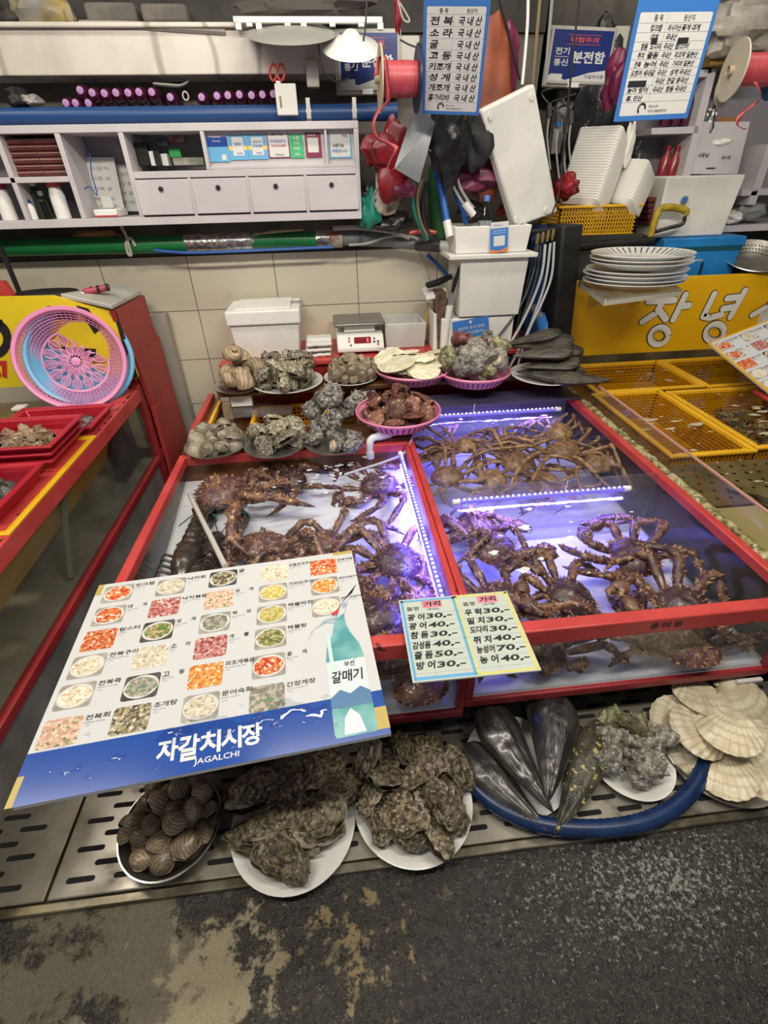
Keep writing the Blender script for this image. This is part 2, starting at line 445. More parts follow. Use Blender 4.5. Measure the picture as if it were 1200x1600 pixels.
# dark plinth that carries the tanks
struct(MB().box(-.62, 1.12, 1.02, 2.3, FZ, .155).build('trim_3', dark, smooth=False))

# ------------------------------------------------------------------ king crab tanks
RZ = .458
white_floor = mat('tank_floor_white', (.84, .85, .88), (.74, .75, .80), 3, rough=.4)
panelm = mat('tank_panel_grey', (.30, .29, .28), (.20, .19, .17), 6, rough=.4)
def tank(label, x0, x1, y0, y1, zb, rl, rr, backm, rise=0):
    t = thing('crab_tank', label, 'tank', ((x0 + x1) / 2, (y0 + y1) / 2, zb), None)
    def rail(*b, nm='rail', mt=red): MB().box(*b).build(nm, mt, t, bevel=.004)
    rail(x0, x1, y0, y0 + .036, .405, RZ)
    rail(x0, x1, y1 - .03, y1, .42, RZ)
    rail(x0, x0 + rl, y0 + .036, y1 - .03, .425, RZ)
    rail(x1 - rr, x1, y0 + .036, y1 - .03, .425, RZ)
    rail(x0, x1, y0, y0 + .03, zb - .032, zb - .004, nm='bottom_rail', mt=dkred)
    for xx in (x0, x1 - .02):
        MB().box(xx, xx + .02, y0 + .002, y0 + .02, zb - .01, .405).build('corner_post', dkred, t)
    MB().box(x0 + .006, x1 - .006, y0 + .012, y0 + .018, zb, .41).build('glass_panel', glass, t, smooth=False)
    for xx in (x0 + .008, x1 - .014):
        MB().box(xx, xx + .006, y0 + .02, y1 - .02, zb, .43).build('glass_panel', dirtyglass, t, smooth=False)
    MB().box(x0 + .01, x1 - .01, y1 - .028, y1 - .01, zb, .43).build('back_panel', backm, t, smooth=False)
    MB().prism([(x0 + .004, y0 + .012, zb - .02), (x0 + .004, y0 + .012, zb), (x0 + .004, y1 - .03, zb + rise), (x0 + .004, y1 - .03, zb - .02)], (x1 - x0 - .008, 0, 0)).build('floor_panel', white_floor, t, smooth=False)
    w_ = MB().poly([(x0 + .016, y0 + .02, .414), (x1 - .016, y0 + .02, .414), (x1 - .016, y1 - .03, .414), (x0 + .016, y1 - .03, .414)]).build('water', water, t, smooth=False)
    return t
tl = tank('red framed glass tank at left holding king crabs and lobsters, menu board across its front', -.65, .272, .726, 1.775, .165, .03, .018, wood, .185)
tr = tank('wide red framed glass tank at right with king crabs in front and snow crabs behind', .274, 1.15, .726, 2.20, .205, .022, .028, panelm)
MB().box(.296, 1.122, 1.362, 1.370, .21, .466).build('divider_sheet', acrylic, tr, smooth=False)
mb = MB()
for i, s in enumerate(['품', '미', '원']):
    text(mb, s, frame((.72 + i * .03, .7255, .425), (1, 0, 0), (0, 0, 1)), 0, 0, .022, .02, off=.02)
mb.build('worn_lettering', ink, tr, smooth=False)
MB().box(1.06, 1.135, .715, .7255, .158, .166).build('label_strip', paper, tr, smooth=False)
# foam patches floating on the water
foamspot = mat('water_foam', (.80, .82, .86), (.62, .64, .70), 30, rough=.5)
def bubbles(par, spots, seed):
    rr = random.Random(seed); mb = MB()
    for (x, y, sx, sy, n, rmax) in spots:
        for _ in range(n):
            cx, cy = rr.gauss(x, sx), rr.gauss(y, sy); r = rr.uniform(.25, 1) ** 2 * rmax; ph = rr.uniform(0, 6)
            mb.poly([(cx + r * (1 + .35 * math.sin(3 * q + ph) + .2 * math.sin(5 * q)) * math.cos(q) * 1.5, cy + r * (1 + .3 * math.sin(2 * q + ph)) * math.sin(q), .4155 + .0003 * (_ % 5)) for q in [2 * PI * k / 12 for k in range(12)]])
    o = mb.build('foam_patches', foamspot, par, smooth=False); o['kind'] = 'stuff'
bubbles(tl, [(-.02, 1.62, .13, .07, 60, .008), (.05, 1.5, .12, .08, 30, .005)], 3)
bubbles(tr, [(.55, 1.14, .10, .06, 14, .013), (.50, 1.0, .08, .05, 8, .013), (.85, 1.22, .08, .03, 5, .014), (.7, 1.9, .12, .1, 10, .008)], 5)
# LED strips
violet = (.20, .16, 1.0)
ledw = glow('led_white', (.78, .80, 1.0), 6.0)
ledb = glow('led_violet', violet, 8.0)
ledbase = mat('led_strip_base', (.16, .14, .42), rough=.3, emis=(.20, .16, 1.0), estr=.5)
def led(p, q, label, n, tie=None):
    p, q = V(p), V(q); d = (q - p).normalized(); sd = V((-d.y, d.x, 0))
    t = thing('led_strip', label, 'light strip', tuple(p), 'violet light strips in the crab tanks')
    MB().tube([p, q], .0085, 10).build('clear_tube', ledbase, t)
    a, b_ = MB(), MB()
    for i in range(n):
        c = lerp(p, q, (i + .5) / n) + V((0, 0, .0072))
        (b_ if i % 5 in (3,) else a).ball(c, .0042, 4)
    a.build('led_pattern', ledw, t); b_.build('blue_led_pattern', ledb, t)
    for e in (p, q): MB().tube([e - d * .012, e + d * .012], .0105, 10).build('end_cap', white, t)
    if tie:
        m_ = lerp(p, q, tie)
        MB().tube([m_ + V((-.004, 0, -.01)), m_ + V((0, 0, .012)), m_ + V((.003, .004, .05))], .0016, 5).tube([m_ + V((0, 0, .012)), m_ + V((.012, 0, -.012))], .0012, 5).build('cable_tie', white, t)
    return t
led((.372, 1.322, .438), (.985, 1.325, .438), 'violet light strip across the middle of the right crab tank', 32, .63)
led((.40, 2.03, .438), (1.03, 2.03, .438), 'violet light strip at the back of the right tank above the snow crabs', 32, .35)
led((.232, 1.69, .438), (.232, .80, .438), 'violet light strip running front to back along the left crab tank', 48)
# the violet glow of the three strips
def stripglow(loc, size, e, rot=0):
    o = area('led_strip_light', loc, size, e, (.16, .13, 1.0)); o.rotation_euler = (0, 0, rot); return o
stripglow((.68, 1.322, .426), (.6, .015), 5.0)
stripglow((.71, 2.03, .426), (.6, .015), 2.6)
stripglow((.232, 1.25, .426), (.015, .85), 8.0)
# clear rod leaning in the left tank + lobster divider
rod = MB().tube([oz(296, 772, .40), oz(352, 885, .47)], .0085, 8).build('acrylic_rod', mat('cloudy_acrylic', (.55, .53, .50), rough=.15), origin='base')
tag(rod, 'cloudy clear rod leaning across the left tank beside the lobsters', 'rod')
# white elbow pipe and air hose
p0, p1, p2 = V((.115, 1.765, .485)), V((.235, 1.80, .492)), V((.27, 1.83, .492))
t = thing('elbow_pipe', 'white plastic elbow pipe emptying into the left crab tank under the pink basket', 'pipe', (.115, 1.765, .40))
MB().tube(smoothpath([(.112, 1.752, .405), (.112, 1.752, .455), (.120, 1.758, .478), (.15, 1.768, .486), (.30, 1.83, .486)], 5), .0155, 14).build('pipe', pvc, t)
MB().tube([(.112, 1.752, .400), (.112, 1.752, .43)], .019, 14).build('collar', pvc, t)
MB().tube([(.15, 1.768, .486), (.20, 1.789, .486)], .019, 14).build('collar', pvc, t)
hz = MB().tube(smoothpath([(.30, 1.80, .47), (.25, 1.70, .44), (.16, 1.66, .425), (.06, 1.62, .42), (.0, 1.60, .415)], 6), .005, 6).build('air_hose', mat('grey_hose', (.45, .47, .5), rough=.3), origin='base')
tag(hz, 'thin grey air hose curling into the back of the left tank', 'hose')
# ------------------------------------------------------------------ shellfish
oy_dark = mat('oyster_shell_dark', (.045, .036, .022), (.32, .255, .15), 22, lo=.40, hi=.64, rough=.34, bump=1.0, bscale=70, c3=(.50, .44, .32), s3=34, lo3=.57, hi3=.70, rnd=.5, detail=8, k=3.2, wave=(20, (.035, .026, .016), .45, 1.5, 'RINGS', 9, (-.05, .01, 0)))
oy_pale = mat('oyster_shell_pale', (.07, .06, .045), (.36, .33, .24), 24, lo=.36, hi=.62, rough=.4, bump=1.0, bscale=70, c3=(.62, .60, .47), s3=30, lo3=.54, hi3=.68, rnd=.4, detail=8, k=3.2, wave=(20, (.08, .065, .045), .45, 1.5, 'RINGS', 9, (-.05, .01, 0)))
oy_rim = mat('oyster_frill', (.34, .29, .20), (.10, .08, .05), 60, lo=.42, hi=.62, rough=.4, bump=.5, bscale=200, rnd=.4)
clam_m = mat('clam_shell', (.38, .30, .19), (.22, .17, .11), 14, rough=.3, bump=.2, bscale=90, wave=(62, (.13, .095, .06), .35, 1.1, 'RINGS', 2.5, (.0036, .017, .006)), rnd=.35, k=3.2)
clam_p = mat('clam_shell_pale', (.36, .32, .24), (.22, .19, .14), 14, rough=.32, bump=.2, bscale=90, wave=(55, (.19, .16, .11), .35, 1.1, 'RINGS', 2.5, (.0042, .02, .008)), rnd=.3, k=3.2)
sc_white = mat('scallop_shell_cream', (.66, .60, .45), (.52, .44, .30), 9, rough=.45, bump=.25, bscale=90, wave=(12, (.48, .40, .26), .6, 1.1, 'RINGS', 1.5, (0, -.075, 0)), rnd=.15, k=3.2)
sc_back = mat('flat_scallop_white', (.80, .77, .62), (.66, .60, .40), 8, rough=.4, bump=.2, bscale=70, rnd=.12, k=3.2)
sc_red = mat('scallop_shell_maroon', (.095, .026, .024), (.20, .085, .052), 16, rough=.38, bump=.4, bscale=80, c3=(.55, .40, .26), s3=26, lo3=.60, hi3=.72, rnd=.4, k=3.2)
turb_m = mat('turban_shell_grey', (.13, .12, .10), (.36, .34, .29), 22, lo=.38, hi=.62, rough=.45, bump=.9, bscale=60, c3=(.62, .60, .52), s3=30, lo3=.58, hi3=.70, rnd=.25, k=3.2)
turb_d = mat('turban_shell_dark', (.05, .046, .044), (.22, .205, .185), 20, rough=.35, bump=.8, bscale=60, c3=(.60, .57, .50), s3=30, lo3=.56, hi3=.68, rnd=.3, k=3.2)
turb_g = mat('turban_shell_mossy', (.10, .11, .035), (.30, .28, .17), 18, rough=.4, bump=.9, bscale=60, c3=(.55, .50, .40), s3=24, lo3=.58, hi3=.70, rnd=.25, k=3.2)
turb_r = mat('turban_shell_maroon', (.11, .022, .032), (.2, .07, .07), 18, rough=.35, bump=.5, bscale=60, k=3.2)
opercm = mat('cream_operculum', (.70, .62, .48), (.50, .36, .2), 30, rough=.4, k=3.2)
whelk_m = mat('whelk_shell', (.30, .22, .14), (.45, .34, .22), 18, rough=.45, bump=.7, bscale=50, c3=(.16, .15, .06), s3=16, lo3=.56, hi3=.68, rnd=.25, k=2, wave=(20, (.17, .115, .07), .45, 1.2, 'RINGS', 2.5, (0, 0, .09)))
pen_m = mat('pen_shell_black', (.018, .017, .016), (.055, .05, .044), 9, rough=.26, bump=.35, bscale=60, stretch=(.35, 2.2, 2.2), c3=(.30, .24, .15), s3=26, lo3=.73, hi3=.80, coat=.3, rnd=.2, k=2.0)
pen_spot = mat('pen_shell_barnacled', (.03, .03, .022), (.075, .07, .05), 12, rough=.35, bump=.6, bscale=70, c3=(.52, .43, .16), s3=34, lo3=.60, hi3=.66, k=1.8)
pen_back = mat('pen_shell_brown', (.022, .02, .016), (.07, .062, .046), 14, rough=.42, bump=.6, bscale=60, stretch=(.4, 2, 2), rnd=.3, c3=(.18, .16, .12), s3=30, lo3=.68, hi3=.76, k=2.0)
def nv3(x, y, z, s): return noise.noise(V((x * s, y * s, z * s)))
def oyster(seed, m, L=.11, W=.066, D=.02):
    t = thing('oyster', 'x', 'oyster')
    rr = random.Random(seed); off = rr.uniform(0, 50); bend = rr.uniform(-.25, .25); tap = rr.uniform(.15, .4)
    for nm, sg in (('upper_valve', 1), ('lower_valve', -1)):
        def fn(u, v):
            q = 2 * PI * u
            rad = 1 + .22 * nv3(math.cos(q) + off, math.sin(q), sg * .2, 1.6) + .17 * nv3(math.cos(q) * 3 + off, math.sin(q) * 3, sg, 2)
            x = L / 2 * math.cos(q) * rad * v
            y = W / 2 * math.sin(q) * rad * (1 + tap * math.cos(q)) * v
            y += bend * (x * x) / L
            st = v * 4.2 + .8 * nv3(math.cos(q) * v + off, math.sin(q) * v, 1, 2.5)
            z = D * max(0, 1 - v ** 2.4) ** .75
            z += .0075 * (1 - (st - math.floor(st))) * min(1, v * 3) * (1 if v < .999 else .4)
            z += .0045 * nv3(x + off, y, sg, 42) + .002 * nv3(x, y + off, sg, 110)
            if v > .8: z += .006 * (v - .8) * 5 * math.sin(q * 5 + off + 2 * math.sin(q * 2))
            return (x, y, sg * z * (1 if sg > 0 else .85) + sg * .001)
        mb = MB().surf(fn, 34, 11, cu=True)
        mb.m = [1 if i % 10 >= 9 or (i % 10 == 6 and (i // 10) % 5 < 3) else 0 for i in range(len(mb.f))]
        mb.build(nm, [m, oy_rim], t, angle=60)
    return t
def clam(seed, m, L=.055):
    t = thing('clam', 'x', 'clam'); rr = random.Random(seed); asp = rr.uniform(.8, .92)
    for nm, sg in (('upper_valve', 1), ('lower_valve', -1)):
        def fn(u, v):
            q = 2 * PI * u
            x = .5 * math.cos(q); y = .5 * asp * math.sin(q) * (1 - .12 * math.cos(2 * q))
            ux, uy = .06, .33 * asp
            x, y = ux + (x - ux) * v, uy + (y - uy) * v
            z = .30 * max(0, 1 - (2 * x) ** 2 - (2 * y / asp) ** 2) ** .55 * (1 + .4 * y)
            z += .006 * math.sin(v * 46) * v + (.10 * (1 - v) ** 2)
            return (x * L, y * L, sg * (z * L + .0002))
        MB().surf(fn, 28, 12, cu=True).build(nm, m, t, angle=50)
    return t
def scallop(seed, m, L=.11, D=.13, ribs=20, both=True):
    t = thing('scallop', 'x', 'scallop'); rr = random.Random(seed)
    for nm, sg in (('upper_valve', 1), ('lower_valve', -1)):
        def fn(u, v):
            a = lerp(-PI * .5, PI * 1.5, u)      # around, umbo at the bottom
            ox_, oy_ = .5 * math.cos(a), .5 * math.sin(a)
            if oy_ < -.2: ox_ *= 1 - (-.2 - oy_) * 1.5
            rim = 1 + .014 * math.cos(ribs * 2 * PI * u)
            ux, uy = 0, -.5
            x, y = ux + (ox_ * rim - ux) * v, uy + (oy_ * rim - uy) * v
            dome = max(0, 1 - (2 * x) ** 2 - (2 * (y + .06)) ** 2 * .8)
            z = D * (1 if sg > 0 else .55) * dome ** .6 + .012 * math.cos(ribs * 2 * PI * u) * min(1, v * 2) + .004 * math.sin(v * 30)
            return (x * L, y * L, sg * (z * L + .0006))
        mb = MB().surf(fn, ribs * 5 + 1, 9)
        e = L * .2
        mb.prism([(-e, -.5 * L, sg * .001), (e, -.5 * L, sg * .001), (e * .8, -.36 * L, sg * .006), (-e * .8, -.36 * L, sg * .006)], (0, 0, sg * .002))
        mb.build(nm, m, t, angle=70)
    return t
def spiral(seed, m, name='turban_shell', cat='sea snail', r0=.030, turns=3.4, spines=9, k=.30, hgt=.75, operc=True, spl=.020, spin=None):
    t = thing(name, 'x', cat); rr = random.Random(seed)
    pts, rs = [], []
    n = 64
    for i in range(n + 1):
        a = turns * 2 * PI * i / n
        s = math.exp(-k * a / 2.1)
        pts.append(V((r0 * .95 * s * math.cos(a), r0 * .95 * s * math.sin(a), r0 * hgt * 2.0 * (1 - s)))); rs.append(r0 * s * 1.02 * (1 + .05 * rr.uniform(-1, 1)))
    mb = MB().tube(pts, rs, 14)
    for i in range(spines * 2):
        j = int(i * n * .62 / (spines * 2)) + 1
        c, rad = pts[j], rs[j]
        out = V((c.x, c.y, 0)).normalized()
        d = (out + V((0, 0, .55))).normalized()
        mb.spike(c + d * rad * .86, d * spl * rs[j] / r0 * rr.uniform(.6, 1.2), rad * .42, 5)
        d = (out + V((0, 0, -.45))).normalized()
        if i % 2: mb.spike(c + d * rad * .86, d * spl * .6 * rs[j] / r0, rad * .3, 5)
    mb.build('shell', m, t, angle=60)
    if operc:
        p, d = pts[0], (pts[0] - pts[1]).normalized()
        M = frame(p + d * .001, V((0, 0, 1)), d.cross(V((0, 0, 1))))
        zdir = M.to_3x3() @ V((0, 0, 1))
        if zdir.dot(d) < 0: M = frame(p + d * .001, V((0, 0, 1)), V((0, 0, 1)).cross(d))
        MB().lathe([(r0 * .92, -.002), (r0 * .95, .003), (r0 * .80, .006), (r0 * .62, .002)], 18, M).build('lip', m, t)
        sp = [V((r0 * .62 * (1 - q / 30) * math.cos(q * .5), r0 * .62 * (1 - q / 30) * math.sin(q * .5), .004 + q * .0001)) for q in range(28)]
        MB().lathe([(r0 * .66, .001), (r0 * .5, .005), (.0001, .006)], 16, M).tube(sp, .0022, 5, M=M).build('operculum', opercm, t)
    return t
def penshell(seed, m, L=.26, W=.09, D=.020, name='pen_shell', bury=0):
    t = thing(name, 'x', 'shellfish'); rr = random.Random(seed); off = rr.uniform(0, 40); cv = rr.uniform(-.08, .08)
    for nm, sg in (('upper_valve', 1), ('lower_valve', -1)):
        def fn(u, v):       # u along from the round end to the tip, v across
            s = 2 * v - 1
            if u < .3: wd = math.sqrt(max(0, 1 - ((.3 - u) / .3) ** 2))
            else: wd = (1 - (u - .3) / .7) ** .85 * .97 + .03
            y = s * W / 2 * wd + cv * L * (u - .5) ** 2 * 2
            z = D * (1 - s * s) ** .7 * (wd ** .75) * (1.15 - .25 * u)
            z += .0012 * math.sin(s * 30 + off) * (1 - s * s) + .003 * nv3(u * L + off, y, sg, 45) * (1 - s * s)
            x = L * (u - .0) + .004 * nv3(s + off, sg, 0, 3) * (1 - u)
            return (x, y, sg * (z + .0004))
        MB().surf(fn, 30, 15).build(nm, m, t, angle=60)
    return t
# ---- heaps: each shell dropped where the heap is lowest
ORD = ['leftmost', 'second', 'third', 'fourth', 'fifth', 'sixth', 'seventh', 'eighth', 'ninth', 'tenth', 'eleventh', 'twelfth', 'thirteenth', 'fourteenth']
ROWN = {1: ['only'], 2: ['front', 'back'], 3: ['front', 'middle', 'back'], 4: ['front', 'second', 'third', 'back'], 5: ['front', 'second', 'third', 'fourth', 'back'],
        6: ['front', 'second', 'third', 'fourth', 'fifth', 'back'], 7: ['front', 'second', 'third', 'fourth', 'fifth', 'sixth', 'back']}
def relabel(items, what, where):
    items = sorted(items, key=lambda o: -pix(o.location)[1])
    n = len(items); nr = max(1, min(7, int(round(math.sqrt(n * .8)))))
    per = n / nr
    for r_ in range(nr):
        row = sorted(items[int(round(r_ * per)):int(round((r_ + 1) * per))], key=lambda o: pix(o.location)[0])
        for i, o in enumerate(row):
            side = 'leftmost' if i == 0 else 'rightmost' if i == len(row) - 1 else ORD[i] + ' from left'
            o['label'] = '%s, %s, %s row %s' % (what, side, ROWN[nr][r_], where)
def heap(protos, n, c, rad, foot, th, seed, what, where, group, tilt=22, cone=1.0, base=0.0, flip=False, scale=(.85, 1.15), flat=False, zrot=None, sink=.8, anyrot=False, fits=None):
    rr = random.Random(seed); G = .004; K = int((rad + foot) / G) + 2; S = 2 * K + 1
    xs = (np.arange(S) - K) * G; X, Y = np.meshgrid(xs, xs, indexing='ij'); H = np.zeros((S, S)) + c[2]
    H += base * np.clip((np.hypot(X, Y) / rad) ** 2, 0, 1.5)
    out = []
    for i in range(n):
        best = None
        for _ in range(26):
            a = rr.uniform(0, 2 * PI); q = rad * math.sqrt(rr.random()) * .97
            x, y = q * math.cos(a), q * math.sin(a)
            m_ = np.hypot(X - x, Y - y) < foot * .40
            z = float(np.percentile(H[m_], 78))
            cost = z + cone * .35 * q * q / rad
            if best is None or cost < best[0]: best = (cost, x, y, z)
        _, x, y, z = best
        s = rr.uniform(*scale)
        dm = np.hypot(X - x, Y - y); m_ = dm < foot * .5 * s
        gx_ = float((H[m_] * (X[m_] - x)).sum() / max(1e-9, ((X[m_] - x) ** 2).sum())); gy_ = float((H[m_] * (Y[m_] - y)).sum() / max(1e-9, ((Y[m_] - y) ** 2).sum()))
        nrm = V((-gx_ * .8, -gy_ * .8, 1)).normalized()
        H[m_] = np.maximum(H[m_], z + th * s * sink * (1 - (dm[m_] / (foot * .5 * s)) ** 2 * .7))
        az = rr.uniform(0, 2 * PI) if zrot is None else rr.gauss(zrot, .5)
        tt = R(tilt)
        rot = nrm.to_track_quat('Z', 'Y').to_matrix() @ Euler((rr.gauss(0, tt), rr.gauss(0, tt), az)).to_matrix()
        if anyrot: rot = Euler((rr.uniform(0, 2 * PI), rr.gauss(0, .7), az)).to_matrix()
        pr = protos[i % len(protos)]
        loc = V((c[0] + x, c[1] + y, z + th * s * .42))
        if pr.get('used'): o = dup(pr, loc, rot.to_euler(), group=group)
        else: o = pr; o['used'] = 1; o.location = loc; o.rotation_euler = rot.to_euler(); o['group'] = group
        o.scale = (s, s, s)
        out.append(o)
    relabel(out, what, where)
    return out
def plate(c, r, label, m=porcelain, name='plate', cat='plate', h=.022, deep=.7, tiltx=0, extra=None):
    t = MB().lathe([(.0005, .003), (r * deep * .9, .003), (r * deep, .006), (r * .97, h), (r, h), (r * 1.0, h - .003), (r * deep * 1.02, .001), (r * deep * .7, 0), (.0005, 0)], 56, Matrix.Translation(V(c))).build(name, m, origin=(c[0], c[1], c[2]))
    return tag(t, label, cat)
def basket(c, r, label, m=pink):
    x, y, z = c
    t = thing('round_basket', label, 'basket', c)
    M = Matrix.Translation(V(c))
    MB().lathe([(r * .97, .050), (r, .054), (r * 1.02, .048), (r * 1.0, .040), (r * .96, .040)], 56, M).build('rim', m, t)
    mb = MB().lathe([(r * .97, .044), (r * .80, .006), (.001, .004), (.001, 0), (r * .80, 0), (r * .98, .042)], 56, M)
    mb.build('bowl', m, t)
    mb = MB()
    for i in range(44):
        a = 2 * PI * i / 44; d = V((math.cos(a), math.sin(a), 0))
        for k in range(3):
            q = (k + .5) / 3.4 + .08
            p = V(c) + d * lerp(r * .81, r * .982, q) + V((0, 0, lerp(.003, .040, q)))
            mb.cbox((0, 0, 0), .007, .0012, .007, frame(p + d * .0004, V((-d.y, d.x, 0)), d + V((0, 0, .2))))
    o = mb.build('holes', mat_hole, t, smooth=False); o['kind'] = 'stuff'
    return t
mat_hole = mat('hole_shadow', (.10, .03, .05), rough=.8)
steeldish = mat('steel_dish', (.50, .49, .46), (.36, .35, .32), 9, rough=.28, metal=.9, k=3.2)
# ================= front row on the grates
G0 = .0505
plate((-.478, .560, G0), .118, 'round steel bowl of grey-brown clams on the grate, half under the menu board', steeldish, 'bowl', 'bowl', .045, .72)
heap([clam(i, clam_m, .058) for i in range(5)], 42, (-.478, .565, G0 + .008), .098, .052, .034, 11, 'grey-brown clam', 'in the front steel bowl', 'clams in the front steel bowl', tilt=28, base=.03, cone=.5)
plate((-.188, .542, G0), .150, 'large white plate of dark oysters on the grate, just below the menu board logo')
heap([oyster(20 + i, oy_dark, .150, .088, .022) for i in range(5)], 13, (-.185, .570, G0 + .008), .120, .104, .040, 24, 'big dark oyster', 'on the left white plate', 'oysters on the left white plate', tilt=10, base=.02, cone=.15, sink=1.0)
plate((.108, .556, G0), .148, 'large white plate heaped with dark oysters, between the menu board and pen shells')
heap([oyster(40 + i, oy_dark, .112, .064, .020) for i in range(6)], 26, (.108, .575, G0 + .008), .128, .084, .038, 35, 'dark oyster', 'on the second white plate', 'oysters on the second white plate', tilt=16, base=.02, cone=.5, sink=1.0)
plate((.395, .615, G0), .135, 'white plate hidden under the big black pen shells on the grate')
def pose(o, a, b, up=(0, 0, 1), label=None, roll=0):
    a, b = V(a), V(b); x = (b - a).normalized(); y = V(up).cross(x).normalized(); z = x.cross(y)
    m = Matrix((x, y, z)).transposed() @ Matrix.Rotation(roll, 3, 'X')
    o.location = a; o.rotation_euler = m.to_euler(); o['label'] = label
    return (b - a).length
for a, b, za, zb, m_, W, lb, dd in (((725, 1165), (855, 1304), .10, .083, pen_m, .104, 'black pen shell lowest at left, its tip over the blue hose', .021),
                     ((752, 1098), (861, 1271), .142, .106, pen_m, .124, 'long black pen shell with pale crust at its wide end, second from left', .026),
                     ((866, 1078), (860, 1254), .150, .118, pen_m, .140, 'widest glossy black pen shell in the middle, pointing straight at the viewer', .030),
                     ((936, 1140), (873, 1308), .098, .086, pen_spot, .102, 'dark pen shell spotted with yellow barnacles at the right of the pile', .022)):
    p, q = oz(*a, za), oz(*b, zb)
    o = penshell(sum(a), m_, (q - p).length, W, dd)
    pose(o, p, q, label=lb); o['group'] = 'pen shells on the front plate'
plate((.700, .592, G0), .108, 'white plate of knobbly grey turban shells between the pen shells and scallops')
heap([spiral(60, turb_m, r0=.027, operc=False), spiral(61, turb_m, r0=.026, operc=False, turns=3.0), spiral(62, turb_g, r0=.026, operc=False), spiral(63, turb_m, r0=.025, operc=False)], 20, (.700, .602, G0 + .008), .085, .062, .046, 44,
     'knobbly grey turban shell', 'on the small front plate', 'turban shells on the front plate', tilt=35, base=.01, cone=.9)
plate((.945, .590, G0), .150, 'white plate under the cream ribbed scallops at the right end of the front row', steeldish)
p_sc = [scallop(70 + i, sc_white, .150, .10) for i in range(3)]
scs = []
for i, (px, py, z, az, tx, ty, lb) in enumerate(((1130, 1205, .085, 2.6, .10, .2, 'frontmost cream scallop shell, hanging over the rim of the right front plate'),
        (1088, 1175, .075, 1.2, .2, -.25, 'cream scallop shell at the left rim of the right front plate'),
        (1180, 1165, .10, 3.6, .15, .3, 'cream scallop shell cut by the right frame edge, middle height'),
        (1060, 1130, .10, 1.0, .25, -.35, 'narrow tilted cream scallop shell at the far left of its heap'),
        (1090, 1142, .125, 1.5, .3, -.15, 'cream scallop shell leaning left in the middle of its heap'),
        (1160, 1100, .125, 3.4, -.2, .2, 'cream scallop shell at the back right of the heap, fan upward'),
        (1095, 1090, .135, 2.9, .35, -.1, 'cream scallop shell at the back with brown crust by its hinge'),
        (1138, 1142, .150, 2.4, .18, .12, 'topmost cream scallop shell, lying across the heap on the right plate'),
        (1195, 1210, .08, 3.2, .1, .4, 'cream scallop shell at the lower right frame edge'))):
    o = p_sc[i] if i < 3 else dup(p_sc[i % 3])
    o.location = oz(px, py, z); o.rotation_euler = Euler((tx - .12, ty, az)); o['label'] = lb; o['group'] = 'cream scallops on the right front plate'
# ================= rows behind the tanks
# plank shelves that carry the dishes behind the left tank
zb1 = .468
pl1 = MB().box(-.64, .30, 1.775, 1.95, .445, .466).build('plank', wood, origin='base', bevel=.003)
tag(pl1, 'long brown wooden plank across the back of the left tank, under the nearer dishes', 'plank')
# back tank under it
t = thing('holding_tank', 'low brown holding tank with yellow basket behind the left crab tank', 'tank', (-.17, 2.15, .2))
MB().box(-.64, .28, 1.96, 2.38, .2, .34).build('basin', wood, t, smooth=False)
MB().box(-.65, -.622, 1.95, 2.40, .2, .478).build('red_rail', red, t, bevel=.003)
for a_ in (-.62, .26): MB().box(a_, a_ + .02, 1.95, 2.40, .2, .452).build('side_wall', wood, t, smooth=False)
MB().poly([(-.60, 1.96, .425), (.26, 1.96, .425), (.26, 2.38, .425), (-.60, 2.38, .425)]).build('water', murky, t, smooth=False)
MB().box(-.60, -.585, 1.96, 2.36, .43, .452).build('yellow_edge', yellow, t, smooth=False)
def crate(name, x0, x1, y0, y1, z0, z1, label, m=yellow, rim=.014, hole=.012, gap=.006, cat='basket', dense=True):
    """rectangular plastic basket with grid walls"""
    t = thing(name, label, cat, ((x0 + x1) / 2, (y0 + y1) / 2, z0))
    mb = MB()
    for a in ((x0 - rim, x1 + rim, y0 - rim, y0), (x0 - rim, x1 + rim, y1, y1 + rim), (x0 - rim, x0, y0, y1), (x1, x1 + rim, y0, y1)):
        mb.box(*a, z1 - .012, z1)
    mb.build('rim', m, t, bevel=.003)
    mb = MB(); b_ = .0035
    st = hole + gap
    def wall(p, q):
        p, q = V(p), V(q); L_ = (q - p).length; d = (q - p) / L_
        n = max(2, int(L_ / st))
        for i in range(n + 1):
            c = p + d * (L_ * i / n)
            mb.cbox((c.x, c.y, (z0 + z1) / 2), .005, .005, z1 - z0)
        k = max(2, int((z1 - z0) / st))
        for j in range(k):
            zz = z0 + (z1 - z0) * j / k
            a, c = (min(p.x, q.x), max(p.x, q.x)), (min(p.y, q.y), max(p.y, q.y))
            mb.box(a[0] - .0025, a[1] + .0025, c[0] - .0025, c[1] + .0025, zz, zz + .005)
    wall((x0, y0, 0), (x1, y0, 0)); wall((x0, y1, 0), (x1, y1, 0)); wall((x0, y0, 0), (x0, y1, 0)); wall((x1, y0, 0), (x1, y1, 0))
    mb.build('grid_wall', m, t, smooth=False)
    mb = MB()
    n = int((x1 - x0) / st); k = int((y1 - y0) / st)
    for i in range(n + 1): xx = x0 + (x1 - x0) * i / n; mb.box(xx - .003, xx + .003, y0, y1, z0, z0 + .004)
    for j in range(k + 1): yy = y0 + (y1 - y0) * j / k; mb.box(x0, x1, yy - .003, yy + .003, z0, z0 + .004)
    mb.build('grid_floor', m, t, smooth=False)
    return t
crate('rectangular_basket', -.40, -.10, 2.0, 2.28, .345, .44, 'yellow grid basket sunk in the brown water behind the nearer dishes')
gd = MB().box(-.085, -.055, 1.96, 2.33, .43, .475).build('yellow_divider', yellow, origin='base', bevel=.004)
tag(gd, 'yellow plastic divider bar standing beside the spiny turban dish', 'divider')
